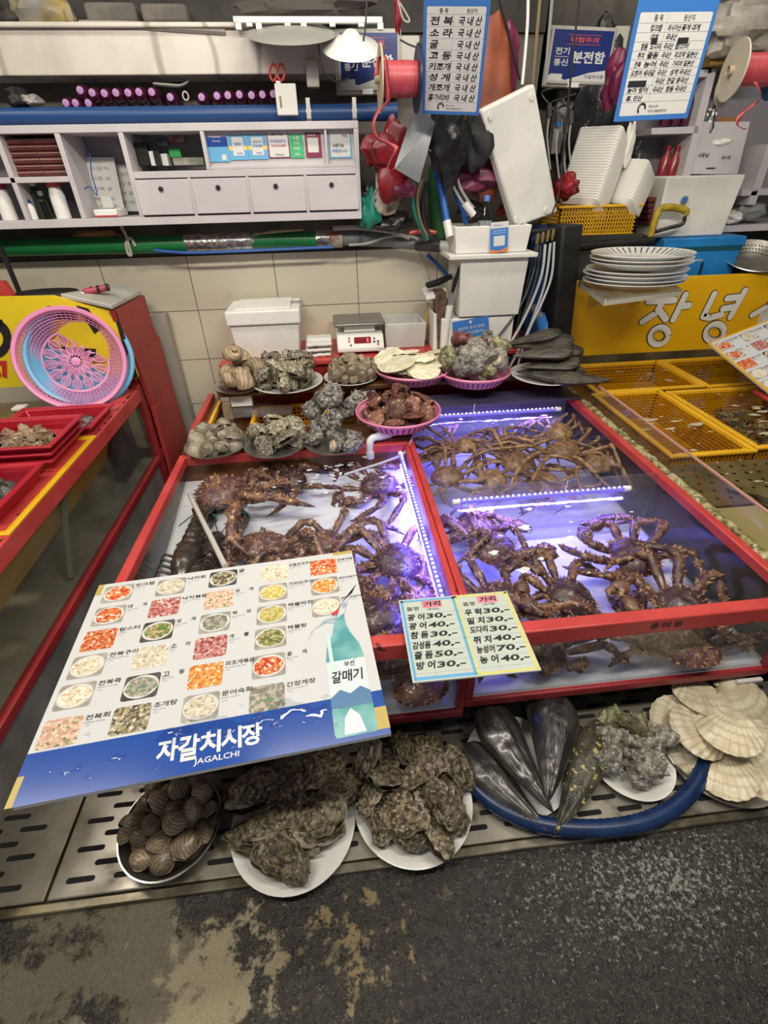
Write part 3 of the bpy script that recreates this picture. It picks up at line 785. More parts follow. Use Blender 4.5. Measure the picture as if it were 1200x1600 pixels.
pb = MB().box(-.52, -.22, 2.10, 2.33, .462, .468)
pbo = pb.build('acrylic_cover', acrylic, origin='base', smooth=False); tag(pbo, 'clear acrylic cover sheet under the whelk dish', 'sheet')
zb2 = .545
pl2 = MB().box(-.56, 1.16, 2.20, 2.375, zb2 - .02, zb2).build('plank', wood, origin='base', bevel=.003)
tag(pl2, 'long brown wooden plank in front of the red counter, under the farther dishes', 'plank')
MB()
for i, (x, lb) in enumerate(((-.46, 'white plastic block under the whelk dish'), (.13, 'small cream block under the clam plate beside the scale'))):
    o = MB().box(x - .05, x + .05, 2.215, 2.26, .47, zb2 - .021).build('support_block', white, origin='base', bevel=.003); tag(o, lb, 'block')
# red counter
t = thing('counter', 'red painted counter against the tiled wall, carrying the scale and foam boxes', 'counter', (.3, 2.56, .03))
MB().box(-.565, 1.17, 2.376, WY - .004, .600, .622).build('top', red, t, bevel=.003)
MB().box(-.555, 1.15, 2.40, WY - .006, .03, .600).build('body', dkred, t, smooth=False)
# ---- nearer row
plate((-.505, 1.800, zb1), .125, 'oval steel dish of pale clams at the left end of the nearer back row', steeldish, 'dish', 'dish', .018)
heap([clam(80 + i, clam_p, .070) for i in range(5)], 32, (-.505, 1.82, zb1 + .006), .108, .060, .036, 51, 'pale clam', 'on the nearer left dish', 'clams on the nearer left dish', tilt=30, cone=.8)
plate((-.268, 1.765, zb1), .122, 'steel dish of pale crusty oysters in the middle of the nearer back row', steeldish, 'dish', 'dish', .018)
heap([oyster(90 + i, oy_pale, .125, .078, .026) for i in range(4)], 10, (-.268, 1.80, zb1 + .006), .095, .100, .045, 52, 'pale crusty oyster', 'on the nearer middle dish', 'oysters on the nearer middle dish', tilt=22, cone=.7, sink=.9)
plate((-.030, 1.755, zb1), .120, 'dark dish of spiny turban shells next to the white elbow pipe', steeldish, 'dish', 'dish', .018)
tb = [spiral(100, turb_d, r0=.038, spl=.022), spiral(101, turb_d, r0=.034, spl=.02), spiral(102, turb_d, r0=.036, spl=.02)]
tbs = []
for i, (px, py, z, rx, rz, s) in enumerate(((497, 640, .53, .9, -.5, 1), (521, 655, .535, 1.25, .1, 1.05), (556, 625, .54, 1.2, .5, .9), (518, 618, .60, 1.3, .2, 1.1), (497, 685, .50, .8, -.9, .9), (520, 690, .50, .7, 2, .9), (548, 690, .50, .9, 1.2, .85), (540, 640, .52, 1.0, .8, .9), (505, 665, .50, 1.1, -.2, .9))):
    o = tb[i] if i < 3 else dup(tb[i % 3])
    # mouth towards the viewer
    o.location = oz(px, py, z); o.scale = (s,) * 3
    o.rotation_euler = (Matrix.Rotation(rz - .3, 3, 'Z') @ Matrix.Rotation(rx * .6, 3, 'X') @ Matrix.Rotation(PI, 3, 'Z')).to_euler()
    o['group'] = 'spiny turbans on the dark dish'; tbs.append(o)
relabel(tbs, 'spiny dark turban shell', 'on the dish by the elbow pipe')
basket((.247, 1.88, .500), .178, 'round pink basket heaped with maroon scallops over the elbow pipe')
heap([scallop(110 + i, sc_red, .085, .16, 18) for i in range(4)], 58, (.247, 1.885, .512), .150, .072, .028, 53, 'maroon scallop', 'in the nearer pink basket', 'maroon scallops in the nearer pink basket', tilt=32, base=.02, cone=1.2)
bk = MB().box(.20, .31, 1.80, 1.97, .47, .4985).build('support_block', wood, origin='base'); tag(bk, 'brown wooden block under the basket of maroon scallops', 'block')
# ---- farther row
def rowp(px, py, w, z):
    p = oz(px, py, z); return (p.x, p.y, z), w * (p - CP).dot(CFW) / F / 2
c_, r_ = (-.462, 2.262, zb2), .118
plate(c_, r_, 'small dark dish of three whelks at the left end of the farther row', steeldish, 'dish', 'dish', .018)
wk = [spiral(120, whelk_m, 'whelk', 'sea snail', r0=.050, turns=2.8, k=.42, hgt=.9, spines=7, spl=.012, operc=False), spiral(121, whelk_m, 'whelk', 'sea snail', r0=.046, turns=2.8, k=.42, hgt=.9, spines=7, spl=.01, operc=False)]
for i, (dx, dy, dz, rx, rz, lb) in enumerate(((-.055, -.03, .045, 1.2, 1.0, 'mossy whelk at the left of the three on the small dark dish'), (.03, -.025, .045, 1.4, -1.2, 'striped whelk at the front right of the small dark dish'),
        (-.012, .01, .118, .5, .3, 'pale whelk lying on top of the small dark dish, spire facing out'), (.085, .02, .07, 1.2, -.8, 'striped whelk at the right end of the small dark dish'))):
    o = wk[i] if i < 2 else dup(wk[i % 2])
    o.location = V(c_) + V((dx, dy, dz)); o.rotation_euler = (rx, .3, rz); o['label'] = lb; o['group'] = 'whelks on the small dark dish'
c_, r_ = (-.235, 2.268, zb2), .168
plate(c_, r_, 'white plate with a tall heap of oysters in front of the lidded foam box')
heap([oyster(130 + i, oy_pale, .118, .070, .024) for i in range(5)], 34, (c_[0], c_[1], zb2 + .006), .135, .085, .042, 54, 'grey oyster', 'on the plate before the foam box', 'oysters on the plate before the foam box', tilt=34, base=.02, cone=1.3)
c_, r_ = (.068, 2.285, zb2), .130
plate(c_, r_, 'white plate of round brown clams in front of the digital scale')
heap([clam(140 + i, clam_m, .066) for i in range(5)], 48, (c_[0], c_[1], zb2 + .006), .112, .055, .036, 55, 'round brown clam', 'on the plate before the scale', 'clams on the plate before the scale', tilt=40, base=.02, cone=1.2)
c_ = (.372, 2.282, zb2)
basket(c_, .185, 'round pink basket of flat white scallops right of the scale')
heap([scallop(150 + i, sc_back, .165, .05, 14) for i in range(3)], 14, (c_[0], c_[1], zb2 + .02), .135, .13, .024, 56, 'flat white scallop', 'in the farther pink basket', 'white scallops in the farther pink basket', tilt=12, base=.035, cone=.4, sink=1.0)
c_ = (.655, 2.195, zb2)
basket(c_, .170, 'round pink basket piled with spiny grey turban shells before the blue price card')
tps = heap([spiral(160, turb_m, r0=.045), spiral(161, turb_g, r0=.042), spiral(162, turb_m, r0=.043, operc=False), spiral(163, turb_d, r0=.040, operc=False), spiral(164, turb_r, r0=.036, operc=False)], 22, (c_[0], c_[1], zb2 + .015), .130, .095, .070, 57,
     'spiny grey turban shell', 'in the piled pink basket', 'turbans in the piled pink basket', tilt=30, base=.02, cone=2.2)
c_ = (1.00, 2.170, zb2)
plate(c_, .165, 'white plate under the stack of dark brown pen shells at the tank corner')
pk = [penshell(170 + i, pen_back, .27, .165, .030) for i in range(4)]
pks = []
for i, (dx, dy, dz, rz, ry) in enumerate(((.17, -.05, .035, 3.0, .02), (.10, -.12, .03, 2.7, -.03), (.16, .02, .062, 3.2, .04), (.13, -.06, .088, 3.0, .08), (.17, .0, .115, 2.9, .02), (.09, -.05, .142, 3.0, .10), (.11, -.01, .168, 2.8, .14), (.06, .03, .195, 2.75, .26), (-.02, -.09, .035, 5.9, 0))):
    o = pk[i] if i < 4 else dup(pk[i % 4])
    o.location = V(c_) + V((dx, dy, dz)); o.rotation_euler = Euler((.1 * math.sin(i * 2), ry, rz)); o['group'] = 'brown pen shells stacked at the tank corner'; pks.append(o)
nm_ = ['lowest', 'second lowest', 'third from the bottom', 'fourth from the bottom', 'middle', 'fourth from the top', 'third from the top', 'second from the top', 'topmost']
for i, o in enumerate(sorted(pks, key=lambda q: q.location.z)): o['label'] = '%s dark brown pen shell in the stack beside the black post' % nm_[i]
# boards behind the snow crabs
bd = MB().box(.29, 1.14, 2.06, 2.20, .47, .476).build('cover_sheet', mat('violet_tinted_sheet', (.06, .055, .11), rough=.2), origin='base', smooth=False)
tag(bd, 'dark plastic sheet covering the back end of the right crab tank', 'sheet')
# ------------------------------------------------------------------ crabs and lobsters in the tanks
kc_m = mat('king_crab_shell', (.075, .032, .036), (.19, .09, .062), 12, lo=.42, hi=.62, rough=.34, bump=.6, bscale=60, c3=(.50, .30, .15), s3=22, lo3=.58, hi3=.74, rnd=.3, coat=.3, k=2.6)
kc_b = mat('king_crab_shell_dark', (.055, .026, .036), (.13, .066, .06), 12, lo=.42, hi=.62, rough=.32, bump=.6, bscale=60, c3=(.45, .26, .14), s3=24, lo3=.64, hi3=.76, rnd=.3, coat=.3, k=2.6)
kc_leg = mat('king_crab_leg', (.085, .036, .036), (.27, .135, .07), 10, lo=.44, hi=.66, rough=.34, bump=.5, bscale=60, c3=(.60, .41, .22), s3=18, lo3=.57, hi3=.72, rnd=.25, coat=.3, k=2.6)
kc_spine = mat('crab_spine_tip', (.20, .085, .06), (.50, .30, .16), 30, rough=.4)
sn_m = mat('snow_crab_shell', (.15, .08, .038), (.34, .20, .10), 12, rough=.36, bump=.5, bscale=60, c3=(.55, .42, .26), s3=30, lo3=.64, hi3=.72, rnd=.25, k=2.6)
eye_m = mat('crab_eye', (.005, .005, .005), rough=.1)
def limb(hip, az, L, fold, lift, r, spines=14, seed=0, claw=False, curl=.9, keep=None):
    """crab limb from its hip: upper piece, knee, lower piece, tip"""
    rr = random.Random(seed); hip = V(hip)
    d1 = V((math.cos(az), math.sin(az), 0)); az2 = az + fold; d2 = V((math.cos(az2), math.sin(az2), 0)); az3 = az2 + fold * .25; d3 = V((math.cos(az3), math.sin(az3), 0))
    a = hip + d1 * L * .05
    k1 = hip + d1 * L * .42 + V((0, 0, lift))
    k2 = k1 + (d1 * .45 + d2 * .55).normalized() * L * .13 + V((0, 0, -lift * .1))
    e = k2 + d2 * L * .30 + V((0, 0, -lift * curl))
    tip = e + d3 * L * .16 + V((0, 0, -lift * .55))
    P, Rr = [], []
    def seg(p, q, ra, rm, rb, n=5):
        for i in range(n):
            t = i / (n - 1); P.append(lerp(p, q, t))
            Rr.append(lerp(lerp(ra, rm, min(1, t * 2)), rb, max(0, t * 2 - 1)))
    seg(a, k1, r * .62, r * 1.0, r * .9)
    seg(lerp(k1, k2, .06), k2, r * .62, r * 1.02, r * .88, 4)
    if claw:
        seg(lerp(k2, e, .05), e, r * .6, r * 1.75, r * 1.35, 6)
    else:
        seg(lerp(k2, e, .05), e, r * .6, r * .86, r * .66)
        seg(lerp(e, tip, .05), tip, r * .5, r * .42, r * .08, 4)
    if keep: P = keep(P, r); e = P[-1] if claw else e
    mb = MB().tube(P, Rr, 9, sq=.86)
    if claw:
        side = d2.cross(V((0, 0, 1)))
        for s_ in (-1, 1):
            b_ = e + side * s_ * r * .7
            fp = [b_, b_ + d2 * L * .09 + side * s_ * r * .35, b_ + d2 * L * .17 - side * s_ * r * .3]
            mb.tube(keep(fp, r * .6) if keep else fp, [r * .78, r * .6, r * .1], 7)
    mb.k = 1
    for i in range(spines):
        j = rr.randrange(1, len(P) - 3); t = rr.random(); p = lerp(P[j], P[j + 1], t); rad = lerp(Rr[j], Rr[j + 1], t)
        tg = (P[j + 1] - P[j]).normalized(); q = rr.uniform(-1.6, 1.6); side = tg.cross(V((0, 0, 1))).normalized()
        d = (V((0, 0, 1)) * math.cos(q) + side * math.sin(q)).normalized()
        mb.spike(p + d * rad * .8, d * r * .75 + tg * r * .3, r * .26)
    return mb
def crab(name, label, W, shell, legm, spec, seed, spiny=True, asp=.95, legr=.085, group=None, keep=None):
    t = thing(name, label, 'crab', group=group); rr = random.Random(seed)
    def fn(u, v):
        q = 2 * PI * u
        c, s = math.cos(q), math.sin(q)
        rad = .5 * (1 + (.07 * math.cos(3 * q + PI / 2) - .06 * s + .03 * abs(c) if spiny else .03 * math.cos(2 * q)))
        rad *= 1 + .018 * math.sin(q * 14 + seed)
        x, y = rad * c * v, asp * rad * s * v
        z = .30 * max(0, 1 - v ** 2.2) ** .62
        z += (.020 * math.cos(x * 26) * math.cos(y * 22 + 1) + .03 * noise.noise(V((x * 6 + seed, y * 6, 1)))) * (1 - v * .6)
        z -= .045 * math.exp(-((abs(x) - .16) / .035) ** 2) * (1 - v) if spiny else 0
        return (x * W, y * W, z * W + W * .22)
    mb = MB().surf(fn, 40, 13, cu=True)
    def under(u, v):
        q = 2 * PI * u; rad = .5 * (1 + (.07 * math.cos(3 * q + PI / 2) - .06 * math.sin(q) + .03 * abs(math.cos(q)) if spiny else .03 * math.cos(2 * q)))
        return (rad * math.cos(q) * v * W * .99, asp * rad * math.sin(q) * v * W * .99, W * .22 - W * .16 * max(0, 1 - v * v) ** .5)
    mb.surf(under, 40, 6, cu=True)
    mb.k = 1
    if spiny:
        for i in range(64):
            q = rr.uniform(0, 2 * PI); v = math.sqrt(rr.uniform(.02, .95)); p = V(fn(q / 2 / PI, v))
            mb.spike(p - V((0, 0, .003)), V((p.x * .5, p.y * .5, W * .08 + .004)).normalized() * W * rr.uniform(.05, .085), W * .020, 5)
        for i in range(26):
            q = 2 * PI * i / 26; p = V(fn(i / 26, .99)); d = V((p.x, p.y, W * .15)).normalized()
            mb.spike(p - d * .003, d * W * .085, W * .022, 5)
        for s_ in (-1, 0, 1): mb.spike((s_ * W * .05, W * .44, W * .24), (s_ * W * .03, W * .16, W * .04), W * .03, 5)
    else:
        for i in range(30):
            q = rr.uniform(0, 2 * PI); v = math.sqrt(rr.uniform(.05, .95)); p = V(fn(q / 2 / PI, v)); mb.spike(p - V((0, 0, .002)), (0, 0, W * .03), W * .02, 5)
    mb.build('carapace', [shell, kc_spine], t, angle=50)
    for s_ in (-1, 1):
        MB().ball((s_ * W * .09, W * .47 * asp, W * .26), W * .03, 6).build('eye', eye_m, t)
        for i, (az, L, fold, lift, kind) in enumerate(spec):
            az2 = az + rr.uniform(-10, 10); f2 = fold + rr.uniform(-18, 18)
            ang = R(az2) if s_ > 0 else PI - R(az2)
            hp = V((.40 * W * math.cos(R(az)) * s_, .40 * W * asp * math.sin(R(az)), W * .20))
            m_ = limb(hp, ang, L * W, R(f2) * s_, lift * W * rr.uniform(.8, 1.2), legr * W * (1.0 if kind == 'leg' else 1.0), 26 if spiny else 0, seed * 17 + i + s_ * 5, kind == 'claw', keep=keep)
            m_.build(kind, [legm, kc_spine], t, angle=55)
    return t
KA = [(58, 1.15, 75, .14, 'claw'), (22, 1.62, 60, .26, 'leg'), (-6, 1.7, 25, .28, 'leg'), (-36, 1.55, -50, .24, 'leg')]
KB = [(60, 1.1, 95, .10, 'claw'), (24, 1.55, 105, .20, 'leg'), (-4, 1.65, 90, .26, 'leg'), (-34, 1.5, -85, .20, 'leg')]
KC = [(56, 1.1, 60, .20, 'claw'), (26, 1.65, 110, .38, 'leg'), (2, 1.7, 65, .44, 'leg'), (-30, 1.5, 30, .34, 'leg')]
WK = .178
GK_R = 'king crabs in the front of the right tank'; GK_L = 'king crabs in the left tank'
BOX = {GK_R: ((.305, 1.125), (.745, 1.352), (.212, .425)), GK_L: ((-.40, .262), (.745, 1.745), (.30, .44)), 'b': ((.305, 1.125), (1.378, 2.05), (.212, .425))}
def keeper(Mw, box):
    Mi = Mw.inverted()
    def k(P, r):
        out = []
        for p in P:
            q = Mw @ p
            for i in range(3):
                lo_, hi_ = box[i]
                pad = r * .9 if i < 2 else r * .6
                q[i] = min(max(q[i], lo_ + pad), hi_ - (pad if i < 2 else 0))
            out.append(Mi @ q)
        return out
    return k
cnt = [0]
pa, pbk, pc = (kc_m, KA), (kc_b, KB), (kc_m, KC)
def put(pr, px, py, z, head, s, label, group, tx=0, ty=0):
    cnt[0] += 1
    rot = Matrix.Rotation(R(head), 3, 'Z') @ Matrix.Rotation(R(tx), 3, 'X') @ Matrix.Rotation(R(ty), 3, 'Y')
    loc = oz(px, py, z) - V((0, 0, WK * .35 * s))
    Mw = Matrix.Translation(loc) @ rot.to_4x4()
    o = crab('king_crab', label, WK * s, pr[0], kc_leg, pr[1], cnt[0], legr=.098, group=group, keep=keeper(Mw, BOX[group]))
    o.location = loc; o.rotation_euler = rot.to_euler()
    return o
# right tank, front part
put(pbk, 990, 862, .345, 35, .95, 'spiny purple-brown king crab by the right wall of the front compartment, legs raised', GK_R, 6, 4)
put(pc, 770, 850, .34, -70, .92, 'king crab bathed in violet light below the middle light strip', GK_R, -4, 0)
put(pa, 790, 935, .355, 150, .9, 'brown king crab near the front rail above the price card', GK_R, 6, 0)
put(pbk, 888, 928, .365, 95, .86, 'dark king crab with round spiny back at the middle of the front rail', GK_R, 12, 0)
put(pbk, 1068, 945, .345, 75, 1.0, 'bluish king crab at the front right corner, legs spread left', GK_R, 10, -4)
put(pc, 742, 812, .33, 100, .8, 'king crab with orange legs at the back left of the front compartment', GK_R, 0, 6)
put(pa, 1075, 1000, .285, -10, .9, 'king crab at the bottom of the right tank seen through the front glass', GK_R)
put(pa, 850, 1010, .275, 190, .8, 'king crab low behind the front glass beside the price card', GK_R)
# left tank
put(pa, 348, 762, .385, -75, 1.25, 'largest brown king crab, half out of the water at the back left', GK_L, 4, -8)
put(pbk, 592, 752, .36, 120, .92, 'dark spotted king crab at the back right of the left tank', GK_L, -6, 4)
put(pbk, 452, 745, .385, 100, .8, 'king crab sunk under bubbles at the back middle of the left tank', GK_L)
put(pa, 500, 846, .345, 200, .85, 'king crab with reddish back in the pile behind the menu board', GK_L, 8, 0)
put(pc, 405, 850, .345, 170, .9, 'king crab at the left end of the pile behind the menu board', GK_L, 4, 4)
put(pbk, 615, 872, .36, 100, .9, 'purple king crab under the long light strip, right of the menu board', GK_L, 6, -3)
put(pa, 648, 950, .345, 80, .95, 'purple king crab at the front right corner of the left tank', GK_L, 6, 6)
put(pbk, 585, 960, .355, 140, .95, 'violet-lit king crab just right of the menu board bottle picture', GK_L, 4, 0)
put(pc, 655, 1060, .27, 10, .8, 'king crab on the tank floor seen through the front glass by the price card', GK_L)
# snow crabs in the back part of the right tank
SA = [(62, 1.2, 40, .18, 'claw'), (28, 2.5, 25, .38, 'leg'), (6, 2.7, 10, .42, 'leg'), (-16, 2.6, -15, .40, 'leg'), (-40, 1.9, -35, .30, 'leg')]
SB = [(62, 1.1, 80, .12, 'claw'), (30, 2.2, 70, .26, 'leg'), (8, 2.4, 60, .30, 'leg'), (-14, 2.3, -50, .28, 'leg'), (-38, 1.7, -60, .2, 'leg')]
sa, sb = SA, SB
GS = 'snow crabs in the back of the right tank'
for pr, px, py, z, hd, s, lb in ((sa, 728, 690, .385, 170, .9, 'pale snow crab with long splayed legs at the back left of the right tank'), (sb, 808, 718, .38, 100, 1.05, 'snow crab in the middle of the back compartment with white spots'),
        (sb, 872, 672, .385, 60, 1.05, 'snow crab close under the back light strip'), (sa, 880, 702, .39, 200, 1.1, 'snow crab with orange legs left of the right wall'),
        (sb, 935, 720, .375, 15, 1.0, 'snow crab in the right back corner of the tank'), (sb, 700, 742, .36, 250, 1.05, 'snow crab in the dim left corner behind the divider'),
        (sa, 770, 745, .35, 80, .95, 'snow crab lying low just behind the clear divider'), (sb, 850, 750, .355, 300, 1.0, 'snow crab against the middle of the clear divider'), (sb, 690, 700, .35, 40, 1.0, 'snow crab in the violet shade at the back left corner'), (sa, 790, 690, .35, 20, .95, 'snow crab half buried between its neighbours under the back strip')):
    cnt[0] += 1
    loc = oz(px, py, z) - V((0, 0, .045)); rot = Euler((R((px * 7) % 13 - 6), R((py * 5) % 13 - 6), R(hd))).to_matrix()
    o = crab('snow_crab', lb, .135 * s, sn_m, sn_m, pr, cnt[0], False, .98, .066, GS, keeper(Matrix.Translation(loc) @ rot.to_4x4(), BOX['b']))
    o.location = loc; o.rotation_euler = rot.to_euler()
# lobsters
lob_m = mat('lobster_shell', (.022, .018, .014), (.06, .035, .02), 14, rough=.25, bump=.3, c3=(.25, .13, .05), s3=24, lo3=.66, hi3=.74, coat=.4, k=2.6)
band_m = mat('green_band', (.02, .45, .30), rough=.4)
def lobster(a, b, label):
    a, b = V(a), V(b); L = (b - a).length; d = (b - a) / L; s_ = d.cross(V((0, 0, 1))).normalized(); up = V((0, 0, 1))
    t = thing('lobster', label, 'lobster', tuple(a), 'lobsters in the left tank')
    w_ = L * .10
    MB().tube([a + d * L * q + up * h * w_ for q, h in ((0, .3), (.08, .5), (.2, .7), (.32, .7), (.40, .6))], [w_ * .25, w_ * .7, w_ * 1.0, w_ * 1.05, w_ * .9], 14).build('head_shell', lob_m, t)
    mb = MB()
    for i in range(6):
        q = .40 + i * .075; r_ = w_ * (.92 - i * .06)
        mb.tube([a + d * L * q + up * w_ * .5, a + d * L * (q + .04) + up * w_ * .55, a + d * L * (q + .085) + up * w_ * .5], [r_ * .82, r_ * 1.02, r_ * .9], 14)
    mb.build('segmented_tail', lob_m, t)
    for k in (-2, -1, 0, 1, 2):
        e = a + d * L * .84 + up * w_ * .4; f = (d + s_ * k * .38).normalized()
        MB().tube([e, e + f * L * .08, e + f * L * .15], [w_ * .2, w_ * .45, w_ * .25], 10, sq=.35).build('tail_fin', lob_m, t)
    for k in (-1, 1):
        p0 = a + d * L * .06 + s_ * k * w_ * .7 + up * w_ * .4
        p1 = p0 + s_ * k * w_ * .8 - d * L * .10; p2 = p1 - d * L * .12 + s_ * k * w_ * .1; p3 = p2 - d * L * .16 - s_ * k * w_ * .3
        c = MB().tube(smoothpath([p0, p1, p2, p3], 4), [w_ * .22, w_ * .24, w_ * .25, w_ * .26, w_ * .3, w_ * .42, w_ * .55, w_ * .66, w_ * .7, w_ * .64, w_ * .5, w_ * .32, w_ * .08], 10, sq=.6).build('claw', lob_m, t)
        MB().tube([lerp(p2, p3, .30), lerp(p2, p3, .42)], w_ * .74, 12, cap=False, sq=.7).build('rubber_band', band_m, c)
        MB().tube(smoothpath([a + s_ * k * w_ * .2 + up * w_ * .5, a - d * L * .2 + s_ * k * w_ * 1.5 + up * w_ * 1.6, a + d * L * .1 + s_ * k * w_ * 3 + up * w_ * 2], 5), w_ * .05, 5).build('antenna', lob_m, t)
        for i in range(4):
            h = a + d * L * (.16 + i * .06) + s_ * k * w_ * .8 + up * w_ * .3
            MB().tube([h, h + s_ * k * w_ * 1.0 + up * w_ * .5, h + s_ * k * w_ * 1.6 - up * w_ * .3], [w_ * .15, w_ * .12, w_ * .04], 6).build('leg', lob_m, t)
lobster((-.53, 1.12, .32), (-.52, 1.52, .36), 'dark lobster lying tail-up along the left wall of the left tank')
lobster((-.46, 1.42, .30), (-.50, 1.02, .27), 'dark lobster with green claw band below the other one')
lobster((-.44, 1.05, .31), (-.56, 1.36, .33), 'dark lobster nearest the menu board in the left tank corner')
# ------------------------------------------------------------------ menu board lying on the left tank
def loc2(M, px, py, z):
    p = M.inverted() @ oz(px, py, z); return p.x, p.y
pic_pal = {
 'r': ((.55, .05, .02), (.75, .28, .10), (.85, .75, .6)), 'p': ((.30, .06, .06), (.55, .25, .22), (.75, .6, .55)), 'g': ((.16, .16, .06), (.55, .48, .25), (.10, .25, .05)),
 'c': ((.60, .52, .38), (.80, .75, .64), (.45, .35, .2)), 'b': ((.08, .07, .05), (.40, .34, .20), (.65, .6, .5)), 'o': ((.62, .18, .03), (.75, .40, .12), (.85, .75, .55)),
 'y': ((.55, .42, .12), (.70, .60, .25), (.3, .35, .1)), 'm': ((.22, .20, .18), (.52, .46, .40), (.15, .28, .12)), 's': ((.60, .35, .25), (.80, .60, .48), (.15, .25, .08))}
pm = {k: mat('food_print_' + k, a, b, 105, lo=.40, hi=.60, rough=.2, c3=c, s3=120, lo3=.56, hi3=.62, rnd=.12) for k, (a, b, c) in pic_pal.items()}
dishm = mat('dish_print', (.66, .66, .64), rough=.2)
dkprint = mat('dark_print', (.05, .05, .05), (.12, .12, .11), 40, rough=.2)
tblprint = mat('grey_print', (.42, .40, .36), (.3, .28, .24), 40, rough=.2)
def food(M, x, y, w_, h_, key, dish, par, name='food_picture', bg=None):
    mb = MB(); rect(mb, M, x - w_ / 2, y - h_ / 2, x + w_ / 2, y + h_ / 2, .0004, w_ * .09)
    ms = [bg or (dkprint if dish == 2 else tblprint if dish else pm[key]), dishm, pm[key]]
    if dish:
        for k, (rx, ry, z) in ((1, (.49, .47, .0007)), (2, (.43, .40, .0010))):
            mb.k = k; rr = random.Random(x * 997 + y)
            mb.poly([(x + w_ * rx * (1 + (.10 * rr.uniform(-1, 1) if k == 2 else 0)) * math.cos(2 * PI * i / 22), y + h_ * ry * (1 + (.10 * rr.uniform(-1, 1) if k == 2 else 0)) * math.sin(2 * PI * i / 22), z) for i in range(22)], M)
    return mb.build(name, ms, par, smooth=False)
BZ = .470
bl, br_, tl_ = oz(6, 1265, BZ), oz(605, 1147, BZ), oz(165, 910, BZ)
M = frame(bl, br_ - bl, tl_ - bl)
BW, BH = .683, .566
t = thing('menu_board', 'big white seafood menu board with food pictures and blue foot, lying across the tank edge', 'menu board', tuple(bl))
M0 = M.copy()
MB().box(0, BW, 0, BH, -.009, 0, M).build('panel', mat('menu_white', (.64, .655, .67), rough=.16, coat=.3), t, smooth=False)
mb = MB(); rect(mb, M, 0, 0, BW, .098, .0003)
mb.build('blue_band', blueprint, t, smooth=False)
Z_ = lambda x, y: (x * .5167, 860 + y * .5167)
cols = [[(357, 130), (330, 197), (300, 270), (265, 350), (227, 440), (182, 550)], [(517, 110), (498, 172), (477, 243), (455, 322), (427, 412), (395, 510)],
        [(675, 85), (663, 148), (650, 218), (637, 292), (622, 378), (607, 473)], [(830, 68), (826, 127), (822, 193), (818, 264), (813, 348), (808, 445)], [(978, 50), (982, 107), (987, 170)]]
keys = ['rrrccs', 'cpgcmb', 'bsmpoc', 'cyygrm', 'roc']
dsh = ['110110', '102020', '201001', '011110', '011']
names = [['킹크랩', '대게', '랍스터', '전복구이', '전복죽', '전복회'], ['낙지회', '낙지볶음', '성게', '소라', '고동', '조개탕'], ['굴', '멍게', '해삼', '개불', '피조개볶음', '문어숙회'],
         ['모듬조개구이', '가리비구이', '해물파전', '해물탕', '꽃게', '간장게장'], ['양념게장', '꼼장어(양념구이)', '꼼장어(소금구이)']]
eng = [['King crab', 'Snow crab', 'Lobster', 'Grilled abalones', 'Abalone porridge', 'Abalone sashimi'], ['Raw octopus', 'Stir-fried octopus', 'Sea urchin', 'Conch', 'Sea snail', 'Clam soup'],
       ['Oyster', 'Sea squirt', 'Sea cucumber', 'Spoon worm', 'Stir-fried ark shell', 'Boiled octopus'], ['Grilled clams', 'Grilled scallops', 'Seafood pancake', 'Seafood stew', 'Blue crab', 'Soy sauce marinated crab'], ['Seasoned crab', 'Hagfish, spicy', 'Hagfish, salted']]
lt, sm = MB(), MB()
def menu_grid(M, par, z, px2, cols_, lt, sm, w_=.073, h_=.062):
    for ci, c in enumerate(cols_):
        for ri, p in enumerate(c):
            x, y = px2(p)
            food(M, x, y, w_, h_, keys[ci][ri], int(dsh[ci][ri]), par)
            nm = names[ci][ri]; wd = min(.064, .0155 * len(nm)) if ci < 4 else min(.052, .011 * len(nm))
            if len(nm) == 2: text(lt, nm[0], M, x + w_ * .55, y + .016, None, .0125, off=.015); text(lt, nm[1], M, x + w_ * .55 + .034, y + .016, None, .0125, off=.015)
            else: text(lt, nm, M, x + w_ * .55, y + .016, wd, .0125 if ci < 4 else .009, off=.015)
            text(sm, eng[ci][ri], M, x + w_ * .55, y + .0095, min(.045, .0027 * len(eng[ci][ri])), .0035)
            text(sm, '一二三', M, x + w_ * .55, y + .003, .012, .0032)
menu_grid(M, t, BZ, lambda p: loc2(M, *Z_(*p), BZ), cols, lt, sm)
for yy in (.455, .443): text(lt, '₩: 50,—', M, .607, yy - .035, .03, .007, shear=.2)
lt.build('dish_names', ink, t, smooth=False); sm.build('small_print', greyink, t, smooth=False)
mb = MB()
x0_, y0_ = loc2(M, *Z_(470, 640), BZ); x1_, _ = loc2(M, *Z_(795, 575), BZ)
for i, s in enumerate('자갈치시장'): text(mb, s, M, lerp(x0_, x1_, i / 5), .030 if i != 1 else .024, .039, .046 if i != 1 else .052, off=.03, shear=-.05)
text(mb, 'JAGALCHI', M, lerp(x0_, x1_, .36), .010, .082, .015, off=.01)
mb.build('market_logo', mat('white_print', (.80, .80, .80), rough=.2), t, smooth=False)
